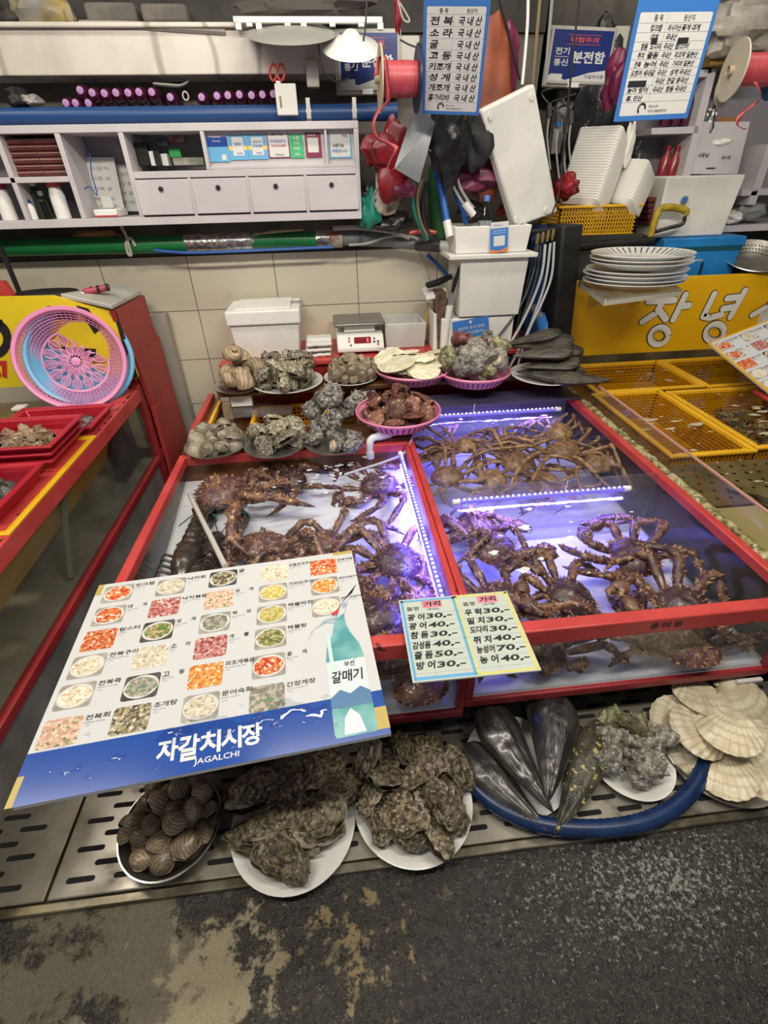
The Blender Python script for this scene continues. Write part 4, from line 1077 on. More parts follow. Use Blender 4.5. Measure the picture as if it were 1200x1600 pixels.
# bottle picture
bx, by = .6175, .010
BXS, BYS = 1.14, 1.40
bot = MB()
def bp(pts, k, z): bot.k = k; bot.poly([(bx + x * BXS, by + y * BYS, z) for x, y in pts], M)
half = [(.0, .0), (.034, .0), (.037, .006), (.037, .135), (.033, .156), (.018, .185), (.0125, .205), (.0125, .235)]
bp([(-x, y) for x, y in half[::-1]] + half[1:], 0, .0006)
bp([(-.014, .226), (.014, .226), (.014, .246), (.010, .250), (-.010, .250), (-.014, .246)], 1, .0009)
bp([(-.037, .045), (.037, .045), (.037, .128), (-.037, .128)], 2, .0009)
bp([(-.037, .045), (.037, .045), (.037, .066), (.02, .076), (.0, .066), (-.018, .075), (-.037, .062)], 3, .0011)
bp([(-.020, .003), (.018, .003), (.010, .030), (-.004, .042), (-.016, .028)], 4, .0011)
bp([(-.030, .09), (-.031, .19), (-.024, .18), (-.022, .10)], 5, .0012)
bp([(-.004, .225), (-.030, .218), (-.062, .196), (-.068, .178), (-.055, .200), (-.030, .211), (-.010, .208)], 6, .0014)
bp([(-.006, .215), (.010, .252), (.040, .276), (.052, .296), (.030, .262), (.012, .226)], 6, .0014)
bot.k = 7
text(bot, '부산', M, bx - .004, by + .160, .024, .014, off=.01, z=.0016)
for i, s in enumerate('갈매기'): text(bot, s, M, bx - .036 + i * .023, by + .122, .021, .030, off=.02, z=.0016, shear=.1)
bp([(.008, .118), (.030, .134), (.018, .126), (.012, .122)], 7, .0016)
bot.build('bottle_picture', [mat('bottle_print', (.10, .34, .36), (.22, .48, .48), 18, rough=.2), red, mat('label_print', (.66, .74, .78), rough=.2), mat('sea_print', (.10, .22, .40), rough=.2), mat('wave_print', (.72, .80, .80), rough=.2), mat('sheen_print', (.60, .75, .74), rough=.2), mat('gull_print', (.30, .38, .48), (.6, .65, .7), 30, rough=.2), ink], t, smooth=False)
tape = mat('old_tape', (.50, .38, .10), rough=.35)
for a, b, c, d in ((0, .012, 0, .055), (BW - .026, BW + .001, .012, .06), (BW - .055, BW - .002, BH - .012, BH), (0, .014, BH - .04, BH)):
    mb = MB(); mb.box(a, b, c, d, -.0092, .0005, M); mb.build('corner_tape', tape, t, smooth=False)
# water lying on the board
mb = MB(); rr = random.Random(8)
for i in range(46):
    x, y = rr.uniform(.05, .60), abs(rr.gauss(.06, .03)) + .008
    if i < 6: x, y, r_ = .27 + i * .055, .082 + .012 * math.sin(i * 2), rr.uniform(.012, .022)
    else: r_ = rr.uniform(.002, .007)
    ph = rr.uniform(0, 6)
    n = 16; ring = lambda q, k: (x + r_ * q * (1.6 + .5 * math.sin(2 * k + ph)) * math.cos(k), y + r_ * q * (1 + .35 * math.sin(3 * k + ph)) * math.sin(k), .0009 + .0011 * (1 - q * q))
    vs_ = [ring(q, 2 * PI * k / n) for q in (1, .7, .35) for k in range(n)] + [(x, y, .0021)]
    fs = [(j * n + k, j * n + (k + 1) % n, (j + 1) * n + (k + 1) % n, (j + 1) * n + k) for j in range(2) for k in range(n)] + [(2 * n + k, 2 * n + (k + 1) % n, 3 * n) for k in range(n)]
    mb.add(vs_, fs, M)
mb.build('water_drops', clear('water_drop', (.93, .95, .98), 2.6, .03), t)['kind'] = 'stuff'
# ---- price card on the middle of the front rail
PZ = .473
bl = oz(645, 1067, PZ); brr = oz(846, 1047, PZ); tl2 = oz(624, 938, PZ)
M = frame(bl, brr - bl, tl2 - bl); PW, PH = (brr - bl).length, (tl2 - bl).length
t = thing('price_card', 'laminated two-column handwritten price card with blue and yellow borders on the front rail', 'price card', tuple(bl))
MB().box(0, PW, 0, PH, -.004, 0, M).build('card', mat('card_paper', (.55, .60, .54), rough=.1, coat=.5), t, smooth=False)
H2 = PW * .505
mb = MB()
for r_ in ((.004, .006, .010, PH - .004), (.004, PH - .010, H2, PH - .004), (.004, .004, H2, .012), (H2 - .007, .004, H2, PH - .004)): rect(mb, M, *r_)
mb.build('blue_border', sky, t, smooth=False)
mb = MB()
for r_ in ((H2, .004, H2 + .006, PH - .003), (H2, PH - .008, PW - .003, PH - .003), (H2, .003, PW - .003, .008), (PW - .009, .003, PW - .003, PH - .003)): rect(mb, M, *r_)
mb.build('yellow_border', mat('yellow_print', (.68, .62, .15), rough=.3), t, smooth=False)
mb = MB()
for k in range(7): y = .020 + k * .0285; rect(mb, M, .010, y, PW - .008, y + .0008)
rect(mb, M, .052, .012, .0528, PH - .01); rect(mb, M, H2 + .052, .012, H2 + .0528, PH - .01)
mb.build('ruled_lines', mat('line_print', (.25, .40, .55), rough=.4), t, smooth=False)
mb = MB()
for x in (.056, H2 + .056): rect(mb, M, x, PH - .034, x + .050, PH - .010)
mb.build('pink_headings', mat('pink_print', (.70, .24, .30), rough=.3), t, smooth=False)
mb = MB()
for x, s in ((0, '(국내산)'), (H2, '(국기명)')):
    text(mb, '품명', M, x + .016, PH - .040, .030, .013, off=.008); text(mb, '가격', M, x + .060, PH - .031, .042, .017, off=.03, z=.0009, shear=.1); text(mb, s, M, x + .066, PH - .044, .030, .008, off=.01)
L_ = [('광 어', '30,-'), ('광 어', '40,-'), ('참 돔', '30,-'), ('감성돔', '40,-'), ('줄 돔', '50,-'), ('방 어', '30,-')]
R_ = [('우 럭', '30,-'), ('밀 치', '30,-'), ('도다리', '30,-'), ('쥐 치', '40,-'), ('능성어', '70,-'), ('농 어', '40,-')]
for x, rows in ((.0, L_), (H2, R_)):
    for k, (a, b) in enumerate(rows):
        y = PH - .072 - k * .0285
        text(mb, a, M, x + .012, y + .001 * (k % 3), .042, .021, off=.034, shear=.18); text(mb, b, M, x + .058, y, (.066 if x else .064), .019, off=.03, shear=.22)
mb.build('handwriting', ink, t, smooth=False)
# ---- signs hanging from above
def hang_sign(M, W_, H_, label, head, rows, colx, foot, wires, hh, big=True, extra=None, pad=.011):
    t = thing('hanging_price_sign', label, 'sign', tuple(M.translation))
    MB().box(0, W_, 0, H_, -.0035, 0, M).build('panel', signblue, t, smooth=False, bevel=.0012)
    mb = MB(); rect(mb, M, pad, pad, W_ - pad, H_ - pad - hh, .0004, .004); mb.build('paper_sheet', paper, t, smooth=False)
    mb = MB(); text(mb, '원산지 표시판', M, W_ * .25, H_ - hh * .7, W_ * .5, hh * .38, off=.02, z=.0006); mb.build('header_lettering', paper, t, smooth=False)
    mb = MB(); n = len(rows); top = H_ - pad - hh - .018; bot_ = pad + .026; st = (top - bot_) / n
    for k in range(n + 1): rect(mb, M, pad, bot_ + k * st, W_ - pad, bot_ + k * st + .0006, .0006)
    for x in colx: rect(mb, M, x, bot_, x + .0006, top + .016, .0006)
    mb.build('ruled_lines', greyink, t, smooth=False)
    mb = MB()
    for k, row in enumerate(rows):
        y = top - (k + 1) * st + st * .12
        for (x, s, w_) in row: text(mb, s, M, x, y, w_, st * .74, off=.028, shear=.22, z=.0008)
    for (x, s, w_) in head: text(mb, s, M, x, top + .003, w_, .011, off=.01, z=.0008)
    if extra: extra(mb)
    q = [(W_ * .33 + .010 * math.cos(2 * PI * i / 16), pad + .013 + .010 * math.sin(2 * PI * i / 16), .0008) for i in range(11)]
    mb.tube([(a, b, c) for a, b, c in q], .0024, 4, M=M)
    for i, s in enumerate(foot): text(mb, s, M, W_ * .42, pad + .014 - i * .009, None, .0055, z=.0008)
    mb.build('handwriting', ink, t, smooth=False)
    for a in wires:
        p = M @ V((a * W_, H_, 0)); MB().tube([p, p + V((0, .02, .6))], .0012, 5).build('hanging_wire', mat_wire, t)
    return t
mat_wire = mat('wire_grey', (.25, .24, .22), rough=.4)
s_ = .205
P3, P2, P0 = CP + V((1.854, 10.805, .919)) * s_, CP + V((2.81, 10.518, .858)) * s_, CP + V((1.691, 10.078, 2.298)) * s_
M = frame(P3, P2 - P3, P0 - P3)
rows1 = []
for nm in ('전 복', '소 라', ' 굴', '고 동', '키조개', '성 게', '개조개', '홍가리비'):
    rows1.append([(.020, nm, .072 if len(nm) > 2 else .028), (.110, '국 내 산', .072)])
hang_sign(M, .205, .341, 'blue framed price sign hanging at the top centre, eight handwritten rows', [(.05, '품 목', .028), (.135, '원산지', .032)], rows1, (.095,), ('해양수산부', '국립수산물품질관리원'), (.1, .9), .05)
s_ = .218
P3, P2, P0 = CP + V((3.469, 6.886, .487)) * s_, CP + V((4.46, 7.019, .522)) * s_, CP + V((3.444, 6.81, 1.564)) * s_
M = frame(P3, P2 - P3, P0 - P3)
rows2 = [[(.045, '킹크랩', .03), (.092, '러시아산', .036), (.13, '꽃게 대게', .05)], [(.05, '대게', .02), (.092, '국내산', .03)], [(.030, '참돔', .018), (.055, '도다리', .03), (.092, '국내산', .026), (.125, '랍스터', .036)],
         [(.026, '쥐치', .018), (.052, '줄돔', .030), (.092, '국내산', .026), (.128, '피꼬막 일본산', .066)], [(.022, '전복', .018), (.048, '농어', .034), (.092, '국내산', .026), (.128, '가리비 일본산', .062)],
         [(.018, '오징어 세네갈', .066), (.092, '국내산', .026), (.128, '성게 국내산', .060)], [(.092, '국내산', .026), (.125, '전갈 중국산', .062)], [(.018, '농어 방어', .058), (.09, '국내산', .03), (.128, '참돔 국내산', .060)], [(.02, '홍, 민산', .045)]]
def ex(mb):
    rect(mb, M, .018, .066, .068, .078, .001); rect(mb, M, .128, .142, .158, .153, .001); rect(mb, M, .055, .142, .072, .153, .001)
hang_sign(M, .218, .262, 'blue framed price sign hanging at the upper right, tilted and glossy, with blacked-out words', [(.05, '품 목', .024), (.13, '원산지', .03)], rows2, (.086,), ('해양수산부', '국립수산물품질관리원'), (.1, .9), .055, extra=ex)
# ------------------------------------------------------------------ things on the red counter
CZ = .622
def pbox(mb, x0, y0, x1, y1, ya, yb, M=None):
    """box whose front face (at depth ya) covers the photo rectangle"""
    xm, ym = (x0 + x1) / 2, (y0 + y1) / 2
    a, b, c, d = oy(x0, ym, ya).x, oy(x1, ym, ya).x, oy(xm, y0, ya).z, oy(xm, y1, ya).z
    return mb.box(a, b, ya, yb, d, c)
def taper(mb, x0, x1, y0, y1, z0, z1, k):
    cx, cy = (x0 + x1) / 2, (y0 + y1) / 2
    v = [(x, y, z1) for y in (y0, y1) for x in (x0, x1)]
    u = [(cx + (x - cx) * k, cy + (y - cy) * k, z0) for x, y, _ in v]
    return mb.add(u + v, [(0, 2, 3, 1), (4, 5, 7, 6), (0, 1, 5, 4), (2, 6, 7, 3), (0, 4, 6, 2), (1, 3, 7, 5)])
def openbox(mb, x0, x1, y0, y1, z0, z1, w=.018, k=.95):
    cx, cy = (x0 + x1) / 2, (y0 + y1) / 2
    def ring(s, z, ins): return [(cx + ((x0 + ins) - cx) * s, cy + ((y0 + ins) - cy) * s, z), (cx + ((x1 - ins) - cx) * s, cy + ((y0 + ins) - cy) * s, z), (cx + ((x1 - ins) - cx) * s, cy + ((y1 - ins) - cy) * s, z), (cx + ((x0 + ins) - cx) * s, cy + ((y1 - ins) - cy) * s, z)]
    rs = ring(k, z0, 0) + ring(1, z1, 0) + ring(1, z1, w) + ring(k, z0 + w, w)
    f = [(3, 2, 1, 0)]
    for r in range(3):
        for i in range(4): f.append((r * 4 + i, r * 4 + (i + 1) % 4, r * 4 + 4 + (i + 1) % 4, r * 4 + 4 + i))
    f.append((12, 13, 14, 15))
    return mb.add(rs, f)
fx0, fx1 = -.490, -.165
t = thing('foam_box', 'white lidded foam box standing on the left end of the red counter', 'box', (-.33, 2.55, CZ))
taper(MB(), fx0, fx1, 2.44, 2.70, CZ, .785, .93).build('body', foam, t, bevel=.006)
MB().box(fx0 - .012, fx1 + .012, 2.428, 2.712, .785, .850).build('lid', foam, t, bevel=.007)
mb = MB(); mb.box(fx0 + .03, fx1 - .03, 2.45, 2.69, .850, .858)
mb.build('lid_panel', foam, t, bevel=.003)
mb = MB(); mb.box(-.20, -.14, 2.56, 2.575, .8582, .859); mb.build('slot', slotm, t, smooth=False)
t = thing('digital_scale', 'white digital scale with red display and grey weighing plate on the counter', 'scale', (.13, 2.52, CZ))
x0, x1 = .015, .250
prof = [(2.425, CZ + .012), (2.425, CZ + .035), (2.47, CZ + .088), (2.66, CZ + .10), (2.66, CZ + .012)]
MB().prism([(x0, y, z) for y, z in prof], (x1 - x0, 0, 0)).build('body', white, t, bevel=.008)
MB().box(x0 - .012, x1 + .012, 2.47, 2.69, CZ + .125, CZ + .142).build('weighing_plate', mat('scale_plate', (.20, .19, .185), rough=.3, metal=.5), t, bevel=.008)
MB().box(x0 + .04, x1 - .04, 2.50, 2.64, CZ + .095, CZ + .126).build('neck', white, t)
MS = frame((x0, 2.4235 + .001, CZ + .036), (1, 0, 0), (0, .045, .053))
mb = MB(); rect(mb, MS, .085, .022, .170, .055, .0008, .003); dsp = mb.build('display', mat('display_glass', (.10, .005, .008), rough=.1, emis=(.5, .01, .02), estr=.25), t, smooth=False)
mb = MB(); text(mb, '2', MS, .148, .030, .010, .017, off=.02, z=.0014); mb.build('red_digit', glow('digit_glow', (1, .12, .1), 3.0), dsp, smooth=False)
for i, (bx_, by_, c) in enumerate(((.060, .035, red), (.062, .05, red), (.186, .045, greyink), (.186, .028, ink), (.205, .028, ink), (.068, .014, greyink), (.205, .014, red))):
    mb = MB(); mb.tube([MS @ V((bx_, by_, 0)), MS @ V((bx_, by_, .0022))], .006, 10); mb.build('button', c, t)
for x in (x0 + .03, x1 - .03):
    for y in (2.45, 2.63): MB().tube([(x, y, CZ), (x, y, CZ + .014)], .012, 10).build('foot', black, t)
mb = MB(); mb.box(.215, .25, 2.4235, 2.4255, CZ + .014, CZ + .032); mb.build('label', paper, t, smooth=False)
rr = random.Random(4)
for i in range(3):
    def fn(u, v, i=i):
        x = lerp(-.145, -.02, u) + .004 * i; y = lerp(2.42, 2.56, v); z = CZ + .010 + i * .024 + .006 * noise.noise(V((u * 4 + i, v * 4, i))) + .018 * (v > .5) * (1 - i * .2)
        return (x, y, z)
    mb = MB(); mb.surf(fn, 14, 14)
    o = mb.build('cotton_glove', mat('cotton', (.70, .69, .66), rough=.9, bump=.4, bscale=120) if i == 0 else bpy.data.materials['cotton'], origin='base', solid=.014)
    tag(o, ['bottom folded white cotton glove between foam box and scale', 'middle folded white cotton glove between foam box and scale', 'top folded white cotton glove between foam box and scale'][i], 'glove', 'folded gloves beside the scale')
o = openbox(MB(), .262, .475, 2.50, 2.72, CZ, .745, .016, .95).build('open_foam_box', mat('greyish_foam', (.62, .62, .60), (.52, .52, .50), 5, rough=.75, bump=.3, bscale=150), origin='base', bevel=.004)
tag(o, 'open greyish foam box without lid behind the scale', 'box')
# foam tower
t = thing('foam_box', 'lowest foam box of the white tower behind the blue price card', 'box', (.76, 2.5, CZ)); pbox(MB(), 690, 497, 800, 548, 2.40, 2.62).build('body', foam, t, bevel=.005)
tw = taper(MB(), .605, .925, 2.385, 2.66, .786, 1.040, .93).build('foam_box', foam, origin='base', bevel=.006); tag(tw, 'tall upper foam box in the white tower, below the flat foam lid', 'box')
o = MB().box(.545, .955, 2.36, 2.68, 1.041, 1.060).build('foam_slab', foam, origin='base', bevel=.004); tag(o, 'flat white foam lid bridging the tower under the small foam tray', 'lid')
o = openbox(MB(), .570, .920, 2.39, 2.62, 1.061, 1.168, .016, .94).build('foam_tray', foam, origin='base', bevel=.004); tag(o, 'small open foam box on top of the tower holding a water bottle', 'box')
bc = oy(757, 352, 2.46)
t = thing('water_bottle', 'small clear water bottle with blue cap standing in the top foam box', 'bottle', (bc.x, 2.46, 1.08))
Mb = Matrix.Translation((bc.x, 2.46, 1.08))
MB().lathe([(.0005, 0), (.030, 0), (.032, .006), (.032, .03), (.030, .034), (.032, .04), (.032, .11), (.030, .13), (.012, .168), (.012, .185)], 20, Mb).build('body', clear('bottle_plastic', (.82, .87, .88), 1.4, .05), t)
MB().lathe([(.0315, .05), (.0327, .05), (.0327, .105), (.0315, .105)], 20, Mb).build('label', mat('bottle_label', (.40, .42, .44), (.2, .22, .25), 60, rough=.3), t)
MB().lathe([(.0145, .178), (.0145, .198), (.013, .20), (.0005, .2005)], 16, Mb).build('cap', mat('cap_blue', (.08, .25, .75), rough=.4), t)
a, b, c = oy(766, 396, 2.375), oy(793, 393, 2.375), oy(768, 348, 2.385)
M = frame(a, b - a, c - a); w_, h_ = (b - a).length, (c - a).length
t = thing('payment_card', 'small blue and white payment card leaning on the foam tower front', 'card', tuple(a))
MB().box(0, w_, 0, h_, -.003, 0, M).build('card', mat('card_blue', (.05, .20, .55), rough=.2), t, smooth=False)
mb = MB(); rect(mb, M, 0, h_ * .80, w_, h_, .0006); rect(mb, M, w_ * .18, h_ * .22, w_ * .82, h_ * .55, .0006, .004); mb.build('white_fields', paper, t, smooth=False)
mb = MB(); mb.poly([(0, 0, .0006), (w_, 0, .0006), (w_, h_ * .16, .0006), (w_ * .5, h_ * .05, .0006), (0, h_ * .12, .0006)], M); mb.build('orange_sweep', mat('orange_print', (.75, .22, .06), rough=.3), t, smooth=False)
mb = MB(); text(mb, 'Alipay+', M, w_ * .12, h_ * .85, w_ * .55, h_ * .09, off=.02); mb.build('lettering', blueprint, t, smooth=False)
mb = MB(); text(mb, 'SCAN FOR EXTRA', M, w_ * .12, h_ * .70, w_ * .76, h_ * .045); text(mb, 'SPECIAL REWARDS', M, w_ * .12, h_ * .62, w_ * .76, h_ * .045); mb.build('white_lettering', paper, t, smooth=False)
# big foam lid leaning up in the tray
def slab4(mb, pts, th):
    n = (pts[1] - pts[0]).cross(pts[3] - pts[0]).normalized()
    if n.dot(CP - pts[0]) > 0: n = -n
    return mb.prism(pts, n * th)
q = [oy(752, 172, 2.33), oy(836, 130, 2.41), oy(872, 332, 2.53), oy(805, 356, 2.43)]
t = thing('foam_slab', 'big white foam lid leaning upright at a slant beside the water bottle', 'lid', tuple(q[3]))
slab4(MB(), q, .045).build('slab', foam, t, bevel=.010, angle=50)
n = (q[1] - q[0]).cross(q[3] - q[0]).normalized(); n = n if n.dot(CP - q[0]) > 0 else -n
Ml = frame(q[3], q[2] - q[3], q[0] - q[3])
for fx, fy in ((.12, .93), (.06, .07), (.75, .06), (.9, .93)):
    p = lerp(lerp(q[3], q[2], fx), lerp(q[0], q[1], fx), fy)
    MB().lathe([(.014, 0), (.014, .004), (.0005, .005)], 14, frame(p, Ml.to_3x3() @ V((1, 0, 0)), n.cross(Ml.to_3x3() @ V((1, 0, 0))))).build('stud', foam, t)
# blue price card leaning against tower
a, b, c = oy(712, 566, 2.372), oy(766, 556, 2.372), oy(711, 503, 2.392)
M = frame(a, b - a, c - a); w_, h_ = (b - a).length, (c - a).length
t = thing('price_card', 'blue topped price card leaning on the foam tower behind the piled turbans', 'price card', tuple(a))
MB().box(0, w_, 0, h_, -.003, 0, M).build('card', signblue, t, smooth=False)
mb = MB(); rect(mb, M, .006, .004, w_ - .006, h_ * .55, .0005); mb.poly([(w_ * .5 + .007 * math.cos(k * PI / 6), h_ * .93 + .007 * math.sin(k * PI / 6), .0005) for k in range(12)], M); mb.build('white_field', paper, t, smooth=False)
mb = MB()
for i, s in enumerate(('원산지 표시 안내', '소중한 먹거리입니다')): text(mb, s, M, w_ * .14, h_ * (.76 - i * .12), w_ * .72, h_ * .075, off=.01)
mb.build('white_lettering', paper, t, smooth=False)
mb = MB()
for i, s in enumerate(('품 목', '킹크랩', '어패류')): text(mb, s, M, w_ * .12, h_ * (.44 - i * .17), w_ * (.4 if i == 0 else .66), h_ * .1, off=.02, shear=.1)
mb.build('handwriting', ink, t, smooth=False)
# tools stuck left of the tower
def simple(name, label, cat, fn, m, **k):
    o = fn(MB()).build(name, m, origin='base', **k); return tag(o, label, cat)
bk = simple('knife_holder', 'white plastic knife holder standing on the counter left of the foam tower', 'holder', lambda mb: openbox(mb, .50, .600, 2.44, 2.60, CZ, .80, .006, 1), white, bevel=.003)
cb = MB().box(.475, .50, 2.43, 2.66, .83, .87)
p = [oy(664, 462, 2.50), oy(690, 455, 2.50)]
o = MB().prism([(p[0].x, 2.46, p[0].z), (p[1].x + .02, 2.46, p[1].z), (p[1].x + .03, 2.60, p[1].z + .02), (p[0].x, 2.60, p[0].z + .02)], (0, 0, -.016)).build('cutting_board', white, origin='base', bevel=.003); tag(o, 'white cutting board lying across the tools left of the foam tower', 'cutting board')
def stick(name, label, cat, pts, r, m, n=8, sq=1.0):
    o = MB().tube(pts, r, n, sq=sq).build(name, m, origin='base'); return tag(o, label, cat)
t = thing('knife', 'knife with black handle stuck blade down beside the foam tower', 'knife', tuple(oy(705, 470, 2.42)))
MB().tube([oy(719, 415, 2.42), oy(712, 437, 2.42), oy(707, 456, 2.42)], [.010, .016, .013], 10, sq=.6).build('handle', black, t)
MB().prism([oy(702, 456, 2.42), oy(710, 456, 2.42), oy(706, 520, 2.42), oy(694, 520, 2.42)], (0, .003, 0)).build('blade', steel, t, smooth=False)
t = thing('cleaver', 'cleaver with thick black handle lying on the white cutting board', 'knife', tuple(oy(668, 455, 2.50)))
MB().tube([oy(668, 446, 2.50), oy(685, 441, 2.52), oy(704, 432, 2.54)], [.020, .022, .018], 10, sq=.7).build('handle', black, t)
MB().tube([oy(704, 432, 2.54), oy(712, 428, 2.56)], [.012, .010], 8).build('collar', steel, t)
rb = mat('rusty_edge', (.05, .03, .02), (.16, .09, .05), 30, rough=.6)
o = MB().prism([oy(682, 458, 2.43), oy(698, 456, 2.43), oy(690, 556, 2.43), oy(684, 556, 2.43)], (0, .10, 0)).build('chopping_board', rb, origin='base', bevel=.003); tag(o, 'brown rusty-edged board standing upright left of the foam tower', 'board')
stick('roll', 'white plastic tube standing upright left of the foam tower', 'tube', [oy(703, 478, 2.41), oy(698, 515, 2.41), oy(693, 552, 2.41)], .017, pvc, 12)
stick('wooden_stick', 'yellow wooden stick standing behind the open greyish foam box', 'handle', [oy(668, 472, 2.56), oy(665, 515, 2.56), oy(664, 530, 2.56)], [.006, .009, .012], mat('yellow_wood', (.45, .30, .07), rough=.5), 8)
# ---- blue board, hoses, black post
t = thing('hose_board', 'dark blue board with air valves and a bundle of hoses beside the black post', 'board', tuple(oy(860, 540, 2.56)))
q = [oy(832, 352, 2.60), oy(884, 352, 2.50), oy(866, 590, 2.50), oy(812, 590, 2.60)]
slab4(MB(), q, .02).build('panel', blue, t, smooth=False)
brass = mat('brass', (.50, .38, .16), rough=.3, metal=.9)
for i, px in enumerate((840, 848, 856, 864)):
    p = oy(px, 372 - i * 2, 2.49); MB().tube([p + V((0, 0, .02)), p, p - V((0, 0, .025))], [.008, .011, .007], 10).build('valve', brass, t)
p = oy(852, 363, 2.50); MB().tube([oy(830, 362, 2.5), oy(875, 358, 2.5)], .012, 10).build('manifold', black, t)
clearh = mat('clear_hose', (.42, .45, .48), rough=.2); blackh = mat('black_hose', (.02, .02, .022), rough=.35)
for i, (pts, m_, r_, lb) in enumerate((([(841, 382), (832, 430), (812, 480), (775, 530), (745, 560)], blackh, .006, 'black hose at the left of the bundle, crossing before the foam tower'),
        ([(845, 384), (836, 440), (815, 500), (800, 560), (790, 590)], blackh, .007, 'black hose falling straight down before the blue board'),
        ([(852, 382), (846, 430), (825, 485), (795, 540), (757, 590)], clearh, .007, 'clear hose in front of the bundle, slanting down to the piled turbans'),
        ([(860, 380), (852, 440), (832, 500), (812, 545), (790, 585)], clearh, .0065, 'clear hose second from the black post in the hose bundle'),
        ([(866, 378), (862, 430), (848, 470), (825, 520), (808, 575)], clearh, .006, 'grey clear hose nearest the black post'),
        ([(838, 384), (822, 450), (806, 520), (800, 570)], blackh, .005, 'thin black cable behind the hose bundle'))):
    P = [oy(x, y, 2.47 - .03 * j) for j, (x, y) in enumerate(pts)]
    stick('air_hose', lb, 'hose', smoothpath(P, 6), r_, m_, 8)['group'] = 'air hoses beside the black post'
t = thing('drain_pipe', 'white plastic pipe with blue collar curving down behind the brown pen shells', 'pipe', tuple(oy(860, 545, 2.44)))
MB().tube(smoothpath([oy(846, 505, 2.46), oy(850, 520, 2.46), oy(858, 530, 2.44), oy(862, 552, 2.42), oy(862, 580, 2.40)], 5), .026, 14).build('pipe', pvc, t)
MB().tube([oy(842, 494, 2.46), oy(848, 511, 2.46)], .031, 14).build('collar', mat('collar_blue', (.04, .22, .65), rough=.4), t)
MB().tube([oy(832, 478, 2.47), oy(843, 497, 2.46)], [.018, .024], 12).build('hose_end', mat('hose_grey', (.22, .22, .2), rough=.5), t)
q = [oy(880, 352, 2.44), oy(913, 350, 2.47), oy(890, 556, 2.47), oy(862, 556, 2.44)]
o = slab4(MB(), q, .16).build('black_post', black, origin='base', bevel=.012); tag(o, 'black plastic post standing between the hose board and the yellow sign', 'post')
# ------------------------------------------------------------------ lilac wall shelf
SY = 2.50
sx0, sx1, sz0, sz1 = -1.75, .167, 1.203, 1.545
ST = 'lilac wall shelf'
t = thing('wall_shelf', 'long lilac-white wall shelf with open cubbies, four drawers and payment cards', 'shelf', (-.7, WY, sz0))
X = lambda px, py=270: oy(px, py, SY).x
ZZ = lambda px, py: oy(px, py, SY).z
bt = .020
MB().box(sx0, sx1, SY, WY, sz1 - .026, sz1).build('top_board', lilac, t, bevel=.002)
MB().box(sx0, sx1, SY, WY, sz0, sz0 + .030).build('bottom_board', lilac, t, bevel=.002)
MB().box(sx0, sx1, WY - .012, WY - .001, sz0 + .03, sz1 - .026).build('back_board', lilac_shade, t, smooth=False)
MB().box(sx1 - bt, sx1, SY, WY, sz0 + .03, sz1 - .026).build('side_board', lilac, t, bevel=.002)
dA, dB, dL, dC = X(98, 240), X(196, 240), X(15, 270), X(320, 230)
zr = 1.350
for x in (dL, dA, dB): MB().box(x - bt / 2, x + bt / 2, SY + .001, WY - .012, sz0 + .03, sz1 - .026).build('divider', lilac, t, bevel=.002)
MB().box(sx0, dA - bt / 2, SY + .001, WY - .012, 1.362, 1.382).build('inner_shelf', lilac, t, bevel=.002)
MB().box(dB + bt / 2, sx1 - bt, SY + .001, WY - .012, 1.368, 1.392).build('inner_shelf', lilac, t, bevel=.002)
MB().box(dC - .01, dC + .006, SY + .001, WY - .012, 1.392, sz1 - .026).build('divider', lilac, t, bevel=.002)
MB().box(dC + .006, sx1 - bt, SY + .035, SY + .043, 1.392, sz1 - .026).build('card_panel', lilac, t, smooth=False)
for z in (1.392,): MB().box(dC + .006, sx1 - bt, SY + .002, SY + .036, z, z + .012).build('card_ledge', lilac, t, bevel=.002)
xs = X(508, 225); MB().box(xs, xs + .008, SY + .004, SY + .04, 1.404, sz1 - .026).build('divider', lilac, t, smooth=False)
# drawers
de = [X(214, 312), X(302, 312), X(391, 312), X(480, 312), X(563, 312)]
dz0, dz1 = sz0 + .036, 1.364
for i in range(4):
    a, b = de[i] + .006, de[i + 1] - .006
    d = MB().box(a, b, SY - .006, SY + .012, dz0, dz1).build('drawer', lilac, t, bevel=.003)
    cx, cz = (a + b) / 2 - .006, dz1 - .034
    MB().lathe([(.0105, 0), (.0105, .0012), (.0005, .0012)], 16, frame((cx, SY - .0058, cz), (1, 0, 0), (0, 0, 1))).build('finger_hole', black, d)
    MB().tube([(cx + .0105 * math.cos(q), SY - .007, cz + .0105 * math.sin(q)) for q in [2 * PI * k / 16 for k in range(16)]], .0016, 6, closed=True).build('hole_rim', lilac_shade, d)
for i in range(1, 4): MB().box(de[i] - .006, de[i] + .006, SY, SY + .02, sz0 + .03, 1.368).build('drawer_post', lilac, t, smooth=False)
MB().box(dB + bt / 2, de[0] + .006, SY, SY + .02, sz0 + .03, 1.368).build('drawer_post', lilac, t, smooth=False)
